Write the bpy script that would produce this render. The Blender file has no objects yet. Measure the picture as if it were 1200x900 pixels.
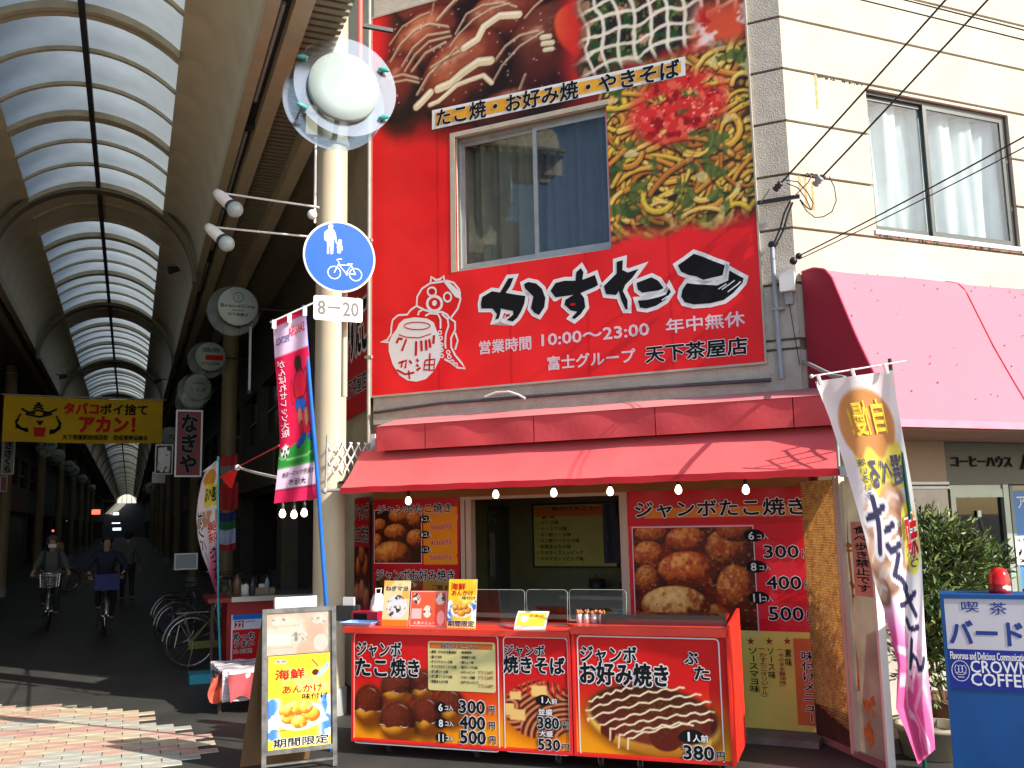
import bpy, math, random
import numpy as np
from mathutils import Vector
R_ = math.radians
sc = bpy.context.scene
C = sc.collection
random.seed(7)

# ------------------------------------------------------------------ camera, world, sun, exposure
FPX, YAW, PITCH, ROLL, FA, EYE = 1101.2, 0.38504, 0.143128, -0.019847, 0.825556, 1.85
FW = Vector((math.sin(YAW)*math.cos(PITCH), math.cos(YAW)*math.cos(PITCH), math.sin(PITCH)))
_r = Vector((math.cos(YAW), -math.sin(YAW), 0)); _u = _r.cross(FW)
RT = _r*math.cos(ROLL)+_u*math.sin(ROLL); UP = -_r*math.sin(ROLL)+_u*math.cos(ROLL)
CAM = Vector((0, 0, EYE))
cd = bpy.data.cameras.new('camera'); cam = bpy.data.objects.new('camera', cd); C.objects.link(cam)
cd.sensor_width = 36; cd.lens = 36*FPX/1200; cd.clip_end = 2000; cd.clip_start = .05
from mathutils import Matrix
cam.matrix_world = Matrix(((RT.x, UP.x, -FW.x, 0), (RT.y, UP.y, -FW.y, 0), (RT.z, UP.z, -FW.z, EYE), (0, 0, 0, 1)))
sc.camera = cam

SUN_EL = R_(33)
SH = Vector((.603, -.797, 0)).normalized()           # horizontal direction towards the sun
SUNV = Vector((SH.x*math.cos(SUN_EL), SH.y*math.cos(SUN_EL), math.sin(SUN_EL)))
w = bpy.data.worlds.new('World'); sc.world = w; w.use_nodes = True
nt = w.node_tree; bg = nt.nodes['Background']; sk = nt.nodes.new('ShaderNodeTexSky')
sk.sky_type = 'NISHITA'; sk.sun_disc = False; sk.sun_elevation = SUN_EL
sk.sun_rotation = math.atan2(SH.x, SH.y)
sk.dust_density = 1.5
nt.links.new(sk.outputs[0], bg.inputs[0]); bg.inputs[1].default_value = .15
sl = bpy.data.lights.new('sun', 'SUN'); sl.energy = 4.6; sl.angle = R_(.5); sl.color = (1, .93, .82)
so = bpy.data.objects.new('sun', sl); C.objects.link(so); so.rotation_euler = SUNV.to_track_quat('Z', 'Y').to_euler()
so.location = (0, 0, 12)
sc.view_settings.view_transform = 'Standard'; sc.view_settings.look = 'None'
sc.view_settings.exposure = .75; sc.view_settings.gamma = 1
sc.cycles.max_bounces = 6; sc.cycles.transparent_max_bounces = 12

# ------------------------------------------------------------------ helpers
def s3(r, g, b):
    f = lambda c: (c/255/12.92) if c/255 <= .04045 else ((c/255+.055)/1.055)**2.4
    return (f(r), f(g), f(b))
MATS = {}
def mat(name, col, rough=.6, metal=0, var=.12, scale=6, bump=0, bscale=80, emit=0, spec=.5, streak=0):
    if name in MATS: return MATS[name]
    m = bpy.data.materials.new(name); m.use_nodes = True; t = m.node_tree; b = t.nodes['Principled BSDF']
    b.inputs['Roughness'].default_value = rough; b.inputs['Metallic'].default_value = metal
    b.inputs['Specular IOR Level'].default_value = spec
    co = t.nodes.new('ShaderNodeTexCoord')
    if var:
        n = t.nodes.new('ShaderNodeTexNoise'); n.inputs['Scale'].default_value = scale; n.inputs['Detail'].default_value = 6
        src = co.outputs['Object']
        if streak:
            mp = t.nodes.new('ShaderNodeMapping'); mp.inputs['Scale'].default_value = (1, 1, streak)
            t.links.new(src, mp.inputs[0]); src = mp.outputs[0]
        t.links.new(src, n.inputs['Vector'])
        r = t.nodes.new('ShaderNodeValToRGB'); r.color_ramp.elements[0].position = .3; r.color_ramp.elements[1].position = .7
        r.color_ramp.elements[0].color = tuple(c*(1-var) for c in col)+(1,)
        r.color_ramp.elements[1].color = tuple(min(.92, c*(1+var)) for c in col)+(1,)
        t.links.new(n.outputs['Fac'], r.inputs[0]); t.links.new(r.outputs[0], b.inputs['Base Color'])
        rr = t.nodes.new('ShaderNodeMapRange'); rr.inputs['To Min'].default_value = max(0, rough-.08); rr.inputs['To Max'].default_value = min(1, rough+.1)
        t.links.new(n.outputs['Fac'], rr.inputs[0]); t.links.new(rr.outputs[0], b.inputs['Roughness'])
    else:
        b.inputs['Base Color'].default_value = tuple(col)+(1,)
    if bump:
        n2 = t.nodes.new('ShaderNodeTexNoise'); n2.inputs['Scale'].default_value = bscale; n2.inputs['Detail'].default_value = 4
        bp = t.nodes.new('ShaderNodeBump'); bp.inputs['Strength'].default_value = bump; bp.inputs['Distance'].default_value = .01
        t.links.new(co.outputs['Object'], n2.inputs['Vector'])
        t.links.new(n2.outputs['Fac'], bp.inputs['Height']); t.links.new(bp.outputs[0], b.inputs['Normal'])
    if emit:
        b.inputs['Emission Color'].default_value = tuple(col)+(1,); b.inputs['Emission Strength'].default_value = emit
    MATS[name] = m; return m
def glassmat(name, tint=(.9, .95, .93), alpha=.12, rough=.03):
    if name in MATS: return MATS[name]
    m = bpy.data.materials.new(name); m.use_nodes = True; t = m.node_tree
    for n in list(t.nodes): t.nodes.remove(n)
    o = t.nodes.new('ShaderNodeOutputMaterial'); mx = t.nodes.new('ShaderNodeMixShader')
    tr = t.nodes.new('ShaderNodeBsdfTransparent'); gl = t.nodes.new('ShaderNodeBsdfGlossy'); lw = t.nodes.new('ShaderNodeLayerWeight'); fr = t.nodes.new('ShaderNodeMath'); fr.operation = 'POWER'; fr.inputs[1].default_value = 4; t.links.new(lw.outputs['Facing'], fr.inputs[0])
    ad = t.nodes.new('ShaderNodeMath'); ad.operation = 'ADD'; ad.inputs[1].default_value = alpha; ad.use_clamp = True
    gl.inputs['Roughness'].default_value = rough; tr.inputs[0].default_value = tuple(tint)+(1,)
    t.links.new(fr.outputs[0], ad.inputs[0]); t.links.new(ad.outputs[0], mx.inputs[0])
    t.links.new(tr.outputs[0], mx.inputs[1]); t.links.new(gl.outputs[0], mx.inputs[2]); t.links.new(mx.outputs[0], o.inputs[0])
    MATS[name] = m; return m
def translucent(name, col, mixt=.5, clear=0, rough=.5, var=0, scale=3):
    if name in MATS: return MATS[name]
    m = bpy.data.materials.new(name); m.use_nodes = True; t = m.node_tree
    for n in list(t.nodes): t.nodes.remove(n)
    o = t.nodes.new('ShaderNodeOutputMaterial'); mx = t.nodes.new('ShaderNodeMixShader'); mx.inputs[0].default_value = mixt
    d = t.nodes.new('ShaderNodeBsdfDiffuse'); l = t.nodes.new('ShaderNodeBsdfTranslucent')
    for n in (d, l): n.inputs[0].default_value = tuple(col)+(1,)
    if var:
        co = t.nodes.new('ShaderNodeTexCoord'); n = t.nodes.new('ShaderNodeTexNoise'); n.inputs['Scale'].default_value = scale; n.inputs['Detail'].default_value = 5
        r = t.nodes.new('ShaderNodeValToRGB'); r.color_ramp.elements[0].color = tuple(c*(1-var) for c in col)+(1,); r.color_ramp.elements[1].color = tuple(min(.9, c*(1+var)) for c in col)+(1,)
        r.color_ramp.elements[0].position = .3; r.color_ramp.elements[1].position = .7
        t.links.new(co.outputs['Object'], n.inputs['Vector']); t.links.new(n.outputs['Fac'], r.inputs[0])
        for k in (d, l): t.links.new(r.outputs[0], k.inputs[0])
    t.links.new(d.outputs[0], mx.inputs[1]); t.links.new(l.outputs[0], mx.inputs[2]); last = mx
    if clear:
        m2 = t.nodes.new('ShaderNodeMixShader'); m2.inputs[0].default_value = clear; tr = t.nodes.new('ShaderNodeBsdfTransparent')
        t.links.new(last.outputs[0], m2.inputs[1]); t.links.new(tr.outputs[0], m2.inputs[2]); last = m2
    t.links.new(last.outputs[0], o.inputs[0]); MATS[name] = m; return m

class Fr:
    """a plane in the place: origin, right, up; n points out of it"""
    def __init__(s, o, r, u=(0, 0, 1)):
        s.o = Vector(o); s.r = Vector(r).normalized(); s.u = Vector(u).normalized(); s.n = s.r.cross(s.u)
    def P(s, u, v, n=0): return s.o+s.r*u+s.u*v+s.n*n
    def shift(s, n): return Fr(s.o+s.n*n, s.r, s.u)
    def on(s, x, y, off=0):                          # measured picture point -> metres on this plane
        d = ray(x, y); p0 = s.o+s.n*off
        t = (p0-CAM).dot(s.n)/d.dot(s.n); q = CAM+d*t-s.o
        return q.dot(s.r), q.dot(s.u)
def ray(x, y): return (FW*FPX+RT*(x-600)-UP*(y-450)).normalized()
def gnd(x, y, z=0):
    d = ray(x, y); return CAM+d*((z-EYE)/d.z)
def far(x, y, D):
    d = ray(x, y); return CAM+d*(D/d.dot(FW))
WORLD = Fr((0, 0, 0), (1, 0, 0), (0, 1, 0))          # u=x v=y n=z

class MB:
    def __init__(s): s.v = []; s.f = []; s.smooth = []
    def add(s, vs, fs, sm=False):
        k = len(s.v); s.v += [tuple(p) for p in vs]; s.f += [tuple(i+k for i in f) for f in fs]; s.smooth += [sm]*len(fs)
        return s
    def box(s, fr, a, b):
        P = [fr.P(u, v, n) for n in (a[2], b[2]) for v in (a[1], b[1]) for u in (a[0], b[0])]
        return s.add(P, [(0, 2, 3, 1), (4, 5, 7, 6), (0, 1, 5, 4), (2, 6, 7, 3), (0, 4, 6, 2), (1, 3, 7, 5)])
    def quad(s, pts): return s.add(pts, [tuple(range(len(pts)))])
    def tube(s, pts, r, seg=8, caps=True, radii=None):
        pts = [Vector(p) for p in pts]; n = len(pts); rings = []; prev = None
        for i, p in enumerate(pts):
            d = (pts[min(i+1, n-1)]-pts[max(i-1, 0)]).normalized()
            if prev is None:
                a = d.cross(Vector((0, 0, 1)));  a = a if a.length > .1 else d.cross(Vector((1, 0, 0)))
            else: a = prev-d*prev.dot(d)
            a.normalize(); prev = a; b = d.cross(a); rr = radii[i] if radii else r
            rings.append([p+(a*math.cos(2*math.pi*k/seg)+b*math.sin(2*math.pi*k/seg))*rr for k in range(seg)])
        vs = [q for g in rings for q in g]
        fs = [(i*seg+k, i*seg+(k+1) % seg, (i+1)*seg+(k+1) % seg, (i+1)*seg+k) for i in range(n-1) for k in range(seg)]
        s.add(vs, fs, seg > 5)
        if caps: s.add(rings[0], [tuple(range(seg))[::-1]]); s.add(rings[-1], [tuple(range(seg))])
        return s
    def lathe(s, o, ax, prof, seg=24, sm=True):      # prof: (radius, distance along ax)
        ax = Vector(ax).normalized(); o = Vector(o); a = ax.orthogonal().normalized(); b = ax.cross(a); vs = []
        for r, h in prof:
            for k in range(seg):
                t = 2*math.pi*k/seg; vs.append(o+ax*h+(a*math.cos(t)+b*math.sin(t))*r)
        return s.add(vs, [(i*seg+k, i*seg+(k+1) % seg, (i+1)*seg+(k+1) % seg, (i+1)*seg+k) for i in range(len(prof)-1) for k in range(seg)], sm)
    def sphere(s, c, r, seg=14, rings=9, sc3=(1, 1, 1)):
        c = Vector(c); vs = []
        for i in range(rings+1):
            p = math.pi*i/rings
            for k in range(seg):
                t = 2*math.pi*k/seg; vs.append((c.x+r*sc3[0]*math.sin(p)*math.cos(t), c.y+r*sc3[1]*math.sin(p)*math.sin(t), c.z+r*sc3[2]*math.cos(p)))
        return s.add(vs, [(i*seg+k, (i+1)*seg+k, (i+1)*seg+(k+1) % seg, i*seg+(k+1) % seg) for i in range(rings) for k in range(seg)], True)
    def grid(s, fn, nu, nv, sm=True):
        vs = [fn(i/nu, j/nv) for j in range(nv+1) for i in range(nu+1)]
        return s.add(vs, [(j*(nu+1)+i, j*(nu+1)+i+1, (j+1)*(nu+1)+i+1, (j+1)*(nu+1)+i) for j in range(nv) for i in range(nu)], sm)
    def extr(s, fr, poly, n0, n1, sm=False):         # polygon in (u,v) extruded from n0 to n1
        k = len(poly); A = [fr.P(u, v, n0) for u, v in poly]; B = [fr.P(u, v, n1) for u, v in poly]
        s.add(A+B, [tuple(range(k))[::-1], tuple(range(k, 2*k))])
        return s.add(A+B, [(i, (i+1) % k, k+(i+1) % k, k+i) for i in range(k)], sm)
    def strip(s, fr, pts, wd, n, closed=False):      # flat line of given width lying on a plane
        q = [Vector((p[0], p[1])) for p in pts]
        if closed: q = q+[q[0]]
        L = []
        for i, p in enumerate(q):
            a = q[max(i-1, 0)]; b = q[min(i+1, len(q)-1)]
            if closed and i in (0, len(q)-1): a, b = q[-2], q[1]
            d = (b-a).normalized() if (b-a).length > 1e-9 else Vector((1, 0)); pr = Vector((-d.y, d.x))*wd/2
            L += [fr.P(p.x+pr.x, p.y+pr.y, n), fr.P(p.x-pr.x, p.y-pr.y, n)]
        return s.add(L, [(2*i, 2*i+1, 2*i+3, 2*i+2) for i in range(len(q)-1)])
    def disc(s, fr, u, v, ru, rv, n, seg=24):
        return s.quad([fr.P(u+ru*math.cos(2*math.pi*k/seg), v+rv*math.sin(2*math.pi*k/seg), n) for k in range(seg)])
def wpos(o):
    p = Vector((0, 0, 0))
    while o is not None: p += o.location; o = o.parent
    return p
def tag(o, label=None, cat=None, group=None, kind=None):
    for k, v in (('label', label), ('category', cat), ('group', group), ('kind', kind)):
        if v: o[k] = v
    return o
def mesh_of(name, mb, m, org=Vector((0, 0, 0))):
    me = bpy.data.meshes.new(name); me.from_pydata([(v[0]-org.x, v[1]-org.y, v[2]-org.z) for v in mb.v], [], mb.f)
    me.polygons.foreach_set('use_smooth', mb.smooth)
    if m: me.materials.append(m)
    me.update(); return me
def obj(name, mb, m, parent=None, **k):
    org = wpos(parent) if parent else Vector((0, 0, 0))
    o = bpy.data.objects.new(name, mesh_of(name, mb, m, org)); C.objects.link(o)
    if parent: o.parent = parent
    return tag(o, **k)
def thing(name, label, cat, loc, group=None):
    o = bpy.data.objects.new(name, None); C.objects.link(o); o.location = Vector(loc); o.empty_display_size = .1
    return tag(o, label, cat, group)
def struct(name, mb, m, parent=None): return obj(name, mb, m, parent, kind='structure' if parent is None else None)
def copy_tree(o, parent=None):
    c = o.copy(); C.objects.link(c); c.parent = parent
    for ch in list(o.children): copy_tree(ch, c)
    return c

# ------------------------------------------------------------------ lettering
def text_mesh(s, offset=0, res=2):
    c = bpy.data.curves.new('t', 'FONT'); c.body = s; c.resolution_u = res; c.offset = offset
    o = bpy.data.objects.new('t', c); C.objects.link(o); me = bpy.data.meshes.new_from_object(o)
    vs = [v.co.copy() for v in me.vertices]; fs = [tuple(p.vertices) for p in me.polygons]
    bpy.data.objects.remove(o); bpy.data.curves.remove(c); bpy.data.meshes.remove(me); return vs, fs
TC = {}
def glyphs(s, bold, res=2):
    k = (s, bold, res)
    if k not in TC: TC[k] = text_mesh(s, bold, res)
    return TC[k]
RING = [(math.cos(k*math.pi/5), math.sin(k*math.pi/5)) for k in range(10)]
def put_text(parent, s, o, ex, ey, m, bold=.01, outline=None, step=.0012, vertical=False, nrm=None, res=2, mirror=False, warp=None):
    """s fitted into the parallelogram o + a*ex + b*ey ; bold and outline=(material, extra) thicken the strokes by shifted copies"""
    ex, ey, o = Vector(ex), Vector(ey), Vector(o); nn = nrm or ex.cross(ey).normalized(); hx = ex.normalized(); hy = ey.normalized()
    layers = ([(outline[0], bold+outline[1], step)] if outline else [])+[(m, bold, step*2 if outline else step)]
    n = len(s)
    for lm, b, h in layers:
        mb = MB(); ring = RING if b > .05 else RING[::2]; sh = [(0, 0)]+([(x*b*.8, y*b*.8) for x, y in ring] if b > .004 else [])
        if b > .06: sh += [(x*b*.4, y*b*.4) for x, y in RING[::2]]
        if vertical:
            for i, c in enumerate(s):
                if c in ' \u3000': continue
                vs, fs = glyphs(c, 0, res)
                if c in 'ー～〜-()（）': vs = [Vector((.5+(v.y-.35), .35-(v.x-.5), 0)) for v in vs]; fs = [f[::-1] for f in fs] if False else fs
                un = ey.length/n
                for j, (dx, dy) in enumerate(sh):
                    mb.add([o+ex*((1-v.x) if mirror else v.x)+ey*((n-1-i)+(v.y+.12))*(1/n)+hx*dx*un+hy*dy*un+nn*(h+j*2e-5) for v in vs], fs)
        else:
            vs, fs = glyphs(s, 0, res)
            x0 = min(v.x for v in vs); x1 = max(v.x for v in vs); y0 = min(v.y for v in vs); y1 = max(v.y for v in vs); un = ey.length/(y1-y0)*.9
            A = ex/(x1-x0); B = ey/(y1-y0)
            for j, (dx, dy) in enumerate(sh):
                off_ = hx*dx*un+hy*dy*un+nn*(h+j*2e-5)
                mb.add([o+A*((x1-v.x) if mirror else (v.x-x0))+B*(v.y-y0)+off_ for v in vs], fs)
        if warp: mb.v = [tuple(warp(Vector(v))) for v in mb.v]
        obj('lettering', mb, lm, parent)
def T(parent, s, fr, u0, v0, u1, v1, m, bold=.012, outline=None, off=0, **k):
    return put_text(parent, s, fr.P(u0, v0, off), fr.r*(u1-u0), fr.u*(v1-v0), m, bold, outline, **k)
def TP(parent, s, fr, x0, yb, x1, yt, m, bold=.012, outline=None, off=0, **k):   # box from measured picture corners: lower left, upper right
    a = fr.on(x0, yb); b = fr.on(x1, yt); return T(parent, s, fr, a[0], a[1], b[0], b[1], m, bold, outline, off, **k)
def zp(pts, x0, y0, k): return [(x0+x/k, y0+y/k) for x, y in pts]
def poly_shape(parent, fr, pts, m, n, grow=0, name='lettering'):
    c = bpy.data.curves.new('t', 'CURVE'); c.dimensions = '2D'; c.fill_mode = 'BOTH'; c.offset = grow
    sp = c.splines.new('POLY'); sp.points.add(len(pts)-1); sp.use_cyclic_u = True
    area = sum(pts[i][0]*pts[(i+1) % len(pts)][1]-pts[(i+1) % len(pts)][0]*pts[i][1] for i in range(len(pts)))
    if area > 0: pts = pts[::-1]
    for p, q in zip(sp.points, pts): p.co = (q[0], q[1], 0, 1)
    o = bpy.data.objects.new('t', c); C.objects.link(o); me = bpy.data.meshes.new_from_object(o)
    mb = MB(); mb.add([fr.P(v.co.x, v.co.y, n) for v in me.vertices], [tuple(p.vertices) for p in me.polygons])
    bpy.data.objects.remove(o); bpy.data.curves.remove(c); bpy.data.meshes.remove(me)
    return mb if parent is None else obj(name, mb, m, parent)

# ------------------------------------------------------------------ printed pictures: a fine grid of coloured points on the sheet
def _h(ix, iy, seed):
    x = (ix*374761393+iy*668265263+seed*1442695041) & 0xffffffff; x = ((x ^ (x >> 13))*1274126177) & 0xffffffff
    return ((x ^ (x >> 16)) & 0xffff)/65535.
def vnoise(U, V, sc_, seed=0):
    x = U*sc_; y = V*sc_; xi = np.floor(x).astype(np.int64); yi = np.floor(y).astype(np.int64); fx = x-xi; fy = y-yi
    fx = fx*fx*(3-2*fx); fy = fy*fy*(3-2*fy)
    a, b, c, d = _h(xi, yi, seed), _h(xi+1, yi, seed), _h(xi, yi+1, seed), _h(xi+1, yi+1, seed)
    return (a*(1-fx)+b*fx)*(1-fy)+(c*(1-fx)+d*fx)*fy
def fbm(U, V, sc_, seed=0, o=4): return sum(vnoise(U, V, sc_*2**k, seed+k)*.5**k for k in range(o))/sum(.5**k for k in range(o))
def sm(x, a, b): t = np.clip((x-a)/(b-a), 0, 1); return t*t*(3-2*t)
class Cv:
    def __init__(s, u0, v0, u1, v1, res):
        s.nx = max(2, int((u1-u0)/res)+1); s.ny = max(2, int((v1-v0)/res)+1); s.res = res
        s.U, s.V = np.meshgrid(np.linspace(u0, u1, s.nx), np.linspace(v0, v1, s.ny)); s.c = np.zeros((s.ny, s.nx, 3))
    def mix(s, col, a):
        col = np.asarray(col, float); col = col/255. if col.max() > 1.5 else col
        a = np.clip(a, 0, 1)[..., None]; s.c = s.c*(1-a)+col*a; return s
    def ell(s, cu, cv, ru, rv, rot=0, soft=.06):
        du = s.U-cu; dv = s.V-cv; c, q = math.cos(rot), math.sin(rot)
        d = np.sqrt(((du*c+dv*q)/ru)**2+((-du*q+dv*c)/rv)**2); return d, 1-sm(d, 1-soft, 1+soft)
    def ball(s, cu, cv, ru, rv, hi, mid, lo, rot=0, seed=0, tex=.3, ns=10, soft=.04, drop=.0):
        d, a = s.ell(cu, cv, ru, rv, rot, soft)
        if drop: _, sh = s.ell(cu+ru*.1, cv-rv*.15, ru*1.12, rv*1.12, rot, .25); s.mix((40, 15, 8), sh*drop)
        nx = (s.U-cu)/ru; ny = (s.V-cv)/rv; nz = np.sqrt(np.clip(1-d*d, 0, 1)); L = np.clip(-.35*nx+.55*ny+.7*nz, 0, 1)
        L = L+(fbm(s.U, s.V, ns/ru*.3, seed)-.5)*tex*2
        hi, mid, lo = [np.array(k)/255. for k in (hi, mid, lo)]
        t1 = sm(L, .1, .62)[..., None]; t2 = sm(L, .62, 1.05)[..., None]; col = lo*(1-t1)+mid*t1; col = col*(1-t2)+hi*t2
        s.c = s.c*(1-a[..., None])+col*a[..., None]; return d, a
    def line(s, pts, wd, col, a=1, soft=None, wav=0, wl=1):
        D = np.full(s.U.shape, 9.)
        for (x0, y0), (x1, y1) in zip(pts[:-1], pts[1:]):
            L2 = (x1-x0)**2+(y1-y0)**2+1e-12; t = np.clip(((s.U-x0)*(x1-x0)+(s.V-y0)*(y1-y0))/L2, 0, 1)
            D = np.minimum(D, np.hypot(s.U-x0-t*(x1-x0), s.V-y0-t*(y1-y0)))
        s.mix(col, (1-sm(D, wd/2-(soft or s.res*.6), wd/2+(soft or s.res*.6)))*a); return s
    def obj(s, name, fr, m, parent, n=0, skip=None, warp=None):
        P = np.array(fr.o)[None, None]+s.U[..., None]*np.array(fr.r)+s.V[..., None]*np.array(fr.u)+n*np.array(fr.n)
        if warp is not None: P = warp(s.U, s.V)
        P = P.reshape(-1, 3)-np.array(wpos(parent)); idx = np.arange(s.nx*s.ny).reshape(s.ny, s.nx)
        F = np.stack([idx[:-1, :-1], idx[:-1, 1:], idx[1:, 1:], idx[1:, :-1]], -1).reshape(-1, 4)
        if skip is not None:
            k = skip(s.U, s.V).reshape(-1); F = F[~k[F].all(1)]
        me = bpy.data.meshes.new(name); me.vertices.add(len(P)); me.vertices.foreach_set('co', P.astype(np.float32).ravel())
        me.loops.add(F.size); me.loops.foreach_set('vertex_index', F.astype(np.int32).ravel())
        me.polygons.add(len(F)); me.polygons.foreach_set('loop_start', np.arange(0, F.size, 4, dtype=np.int32))
        me.update(calc_edges=True)
        c = np.clip(s.c, 0, 1).reshape(-1, 3); lin = np.where(c <= .04045, c/12.92, ((c+.055)/1.055)**2.4)
        at = me.color_attributes.new('print', 'FLOAT_COLOR', 'POINT')
        at.data.foreach_set('color', np.concatenate([lin, np.ones((len(lin), 1))], 1).astype(np.float32).ravel())
        me.materials.append(m); o = bpy.data.objects.new(name, me); C.objects.link(o); o.parent = parent
        if warp is not None: me.polygons.foreach_set('use_smooth', [True]*len(F))
        return o
def printmat(name, rough=.45, gain=1., cloth=0, spec=.22):
    m = bpy.data.materials.new(name); m.use_nodes = True; t = m.node_tree; b = t.nodes['Principled BSDF']
    a = t.nodes.new('ShaderNodeAttribute'); a.attribute_name = 'print'
    mu = t.nodes.new('ShaderNodeMix'); mu.data_type = 'RGBA'; mu.blend_type = 'MULTIPLY'; mu.inputs[0].default_value = 1
    n = t.nodes.new('ShaderNodeTexNoise'); n.inputs['Scale'].default_value = 1.7; n.inputs['Detail'].default_value = 7
    r = t.nodes.new('ShaderNodeValToRGB'); r.color_ramp.elements[0].color = (.8*gain, .8*gain, .8*gain, 1); r.color_ramp.elements[1].color = (gain, gain, gain, 1)
    r.color_ramp.elements[0].position = .3; r.color_ramp.elements[1].position = .65
    co = t.nodes.new('ShaderNodeTexCoord'); t.links.new(co.outputs['Object'], n.inputs['Vector']); t.links.new(n.outputs['Fac'], r.inputs[0])
    t.links.new(a.outputs['Color'], mu.inputs[6]); t.links.new(r.outputs[0], mu.inputs[7]); t.links.new(mu.outputs[2], b.inputs['Base Color'])
    b.inputs['Roughness'].default_value = rough; b.inputs['Specular IOR Level'].default_value = spec
    if cloth:
        o = [x for x in t.nodes if x.type == 'OUTPUT_MATERIAL'][0]; l = t.nodes.new('ShaderNodeBsdfTranslucent'); mx = t.nodes.new('ShaderNodeMixShader'); mx.inputs[0].default_value = cloth
        t.links.new(mu.outputs[2], l.inputs[0]); t.links.new(b.outputs[0], mx.inputs[1]); t.links.new(l.outputs[0], mx.inputs[2]); t.links.new(mx.outputs[0], o.inputs[0])
    return m
PRN = printmat('printed_vinyl', .42, 1.08); PCL = printmat('printed_cloth', .8, 1, .35); PAP = printmat('printed_paper', .3, 1.25)

# common materials
M_BLACK = mat('black_ink', (.010, .010, .012), .6, var=0, spec=.12); M_WHITE = mat('white_ink', (.8, .79, .78), .5, var=0)
M_REDINK = mat('red_ink', s3(200, 25, 30), .6, var=0, spec=.15); M_DRED = mat('dark_red_ink', s3(140, 30, 25), .5, var=0)
M_PALEPINK = mat('pale_pink_ink', s3(225, 200, 210), .5, var=0); M_BLUEINK = mat('navy_ink', s3(25, 50, 130), .5, var=0)
M_ORNINK = mat('orange_ink', s3(228, 120, 35), .5, var=0); M_YELINK = mat('yellow_ink', s3(245, 205, 60), .5, var=0)
M_GREY = mat('grey_paint', (.3, .31, .31), .5); M_DARK = mat('dark_metal', (.03, .03, .032), .5); M_STEEL = mat('brushed_steel', (.5, .5, .5), .3, .9)
M_ALU = mat('aluminium_frame', (.42, .43, .43), .4, .5); M_WPAINT = mat('white_paint', (.75, .73, .7), .5, var=.06)
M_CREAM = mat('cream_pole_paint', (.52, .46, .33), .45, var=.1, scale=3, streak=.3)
M_RUBBER = mat('black_rubber', (.02, .02, .02), .8); M_CHROME = mat('chrome', (.6, .6, .6), .2, 1, var=0)

# ================================================================== THE SETTING
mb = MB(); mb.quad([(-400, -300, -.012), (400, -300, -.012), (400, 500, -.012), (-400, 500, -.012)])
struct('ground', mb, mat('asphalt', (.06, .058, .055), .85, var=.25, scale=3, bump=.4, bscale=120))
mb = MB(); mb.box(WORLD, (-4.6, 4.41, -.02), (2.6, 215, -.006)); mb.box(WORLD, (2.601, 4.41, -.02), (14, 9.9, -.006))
arc_floor = struct('arcade_floor', mb, mat('arcade_floor_shade', (.040, .040, .036), .65, var=.3, scale=1.2, bump=.2, bscale=60))  # near-black base colour stands in for the shade on this floor
mb = MB(); mb.box(WORLD, (-9, -3, -.02), (14, 4.4, -.006))
pave = struct('pavement', mb, mat('pavement_base', (.16, .15, .14), .85, var=.2, scale=2, bump=.3))
# pavers in wavy bands of terracotta, grey and cream, laid only where the sunlit patch should show
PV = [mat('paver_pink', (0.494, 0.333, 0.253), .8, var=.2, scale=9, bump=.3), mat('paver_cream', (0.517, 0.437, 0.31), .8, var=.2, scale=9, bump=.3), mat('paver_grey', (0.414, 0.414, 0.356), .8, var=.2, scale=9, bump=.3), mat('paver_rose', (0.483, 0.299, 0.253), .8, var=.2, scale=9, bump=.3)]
PW, PL = .15, .3
pm = []
for m_ in PV:
    b_ = MB(); g = .003; h_ = .006
    b_.add([(g, g, 0), (PL-g, g, 0), (PL-g, PW-g, 0), (g, PW-g, 0), (g+.003, g+.003, h_), (PL-g-.003, g+.003, h_), (PL-g-.003, PW-g-.003, h_), (g+.003, PW-g-.003, h_)],
           [(4, 5, 6, 7), (0, 1, 5, 4), (1, 2, 6, 5), (2, 3, 7, 6), (3, 0, 4, 7)]); pm.append(mesh_of('paver', b_, m_))
cells = []
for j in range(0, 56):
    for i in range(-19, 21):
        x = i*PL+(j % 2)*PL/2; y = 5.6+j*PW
        if x > .32+.25*math.sin(y*2.3) or y > 10.55-.85*x: continue  # outline drawn as the edge between sunlit patch and shade
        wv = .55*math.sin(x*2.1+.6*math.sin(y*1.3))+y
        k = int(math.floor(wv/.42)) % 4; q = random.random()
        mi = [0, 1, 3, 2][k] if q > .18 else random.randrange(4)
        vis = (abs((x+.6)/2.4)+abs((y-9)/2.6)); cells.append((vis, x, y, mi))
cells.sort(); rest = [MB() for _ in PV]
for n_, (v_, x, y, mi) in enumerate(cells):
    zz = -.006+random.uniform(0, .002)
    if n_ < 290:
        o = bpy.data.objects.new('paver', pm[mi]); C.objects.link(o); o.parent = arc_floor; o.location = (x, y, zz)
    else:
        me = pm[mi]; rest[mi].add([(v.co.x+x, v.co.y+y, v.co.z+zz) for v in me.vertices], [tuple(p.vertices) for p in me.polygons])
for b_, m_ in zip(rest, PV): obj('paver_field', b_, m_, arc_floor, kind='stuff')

XC = -.717
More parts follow.
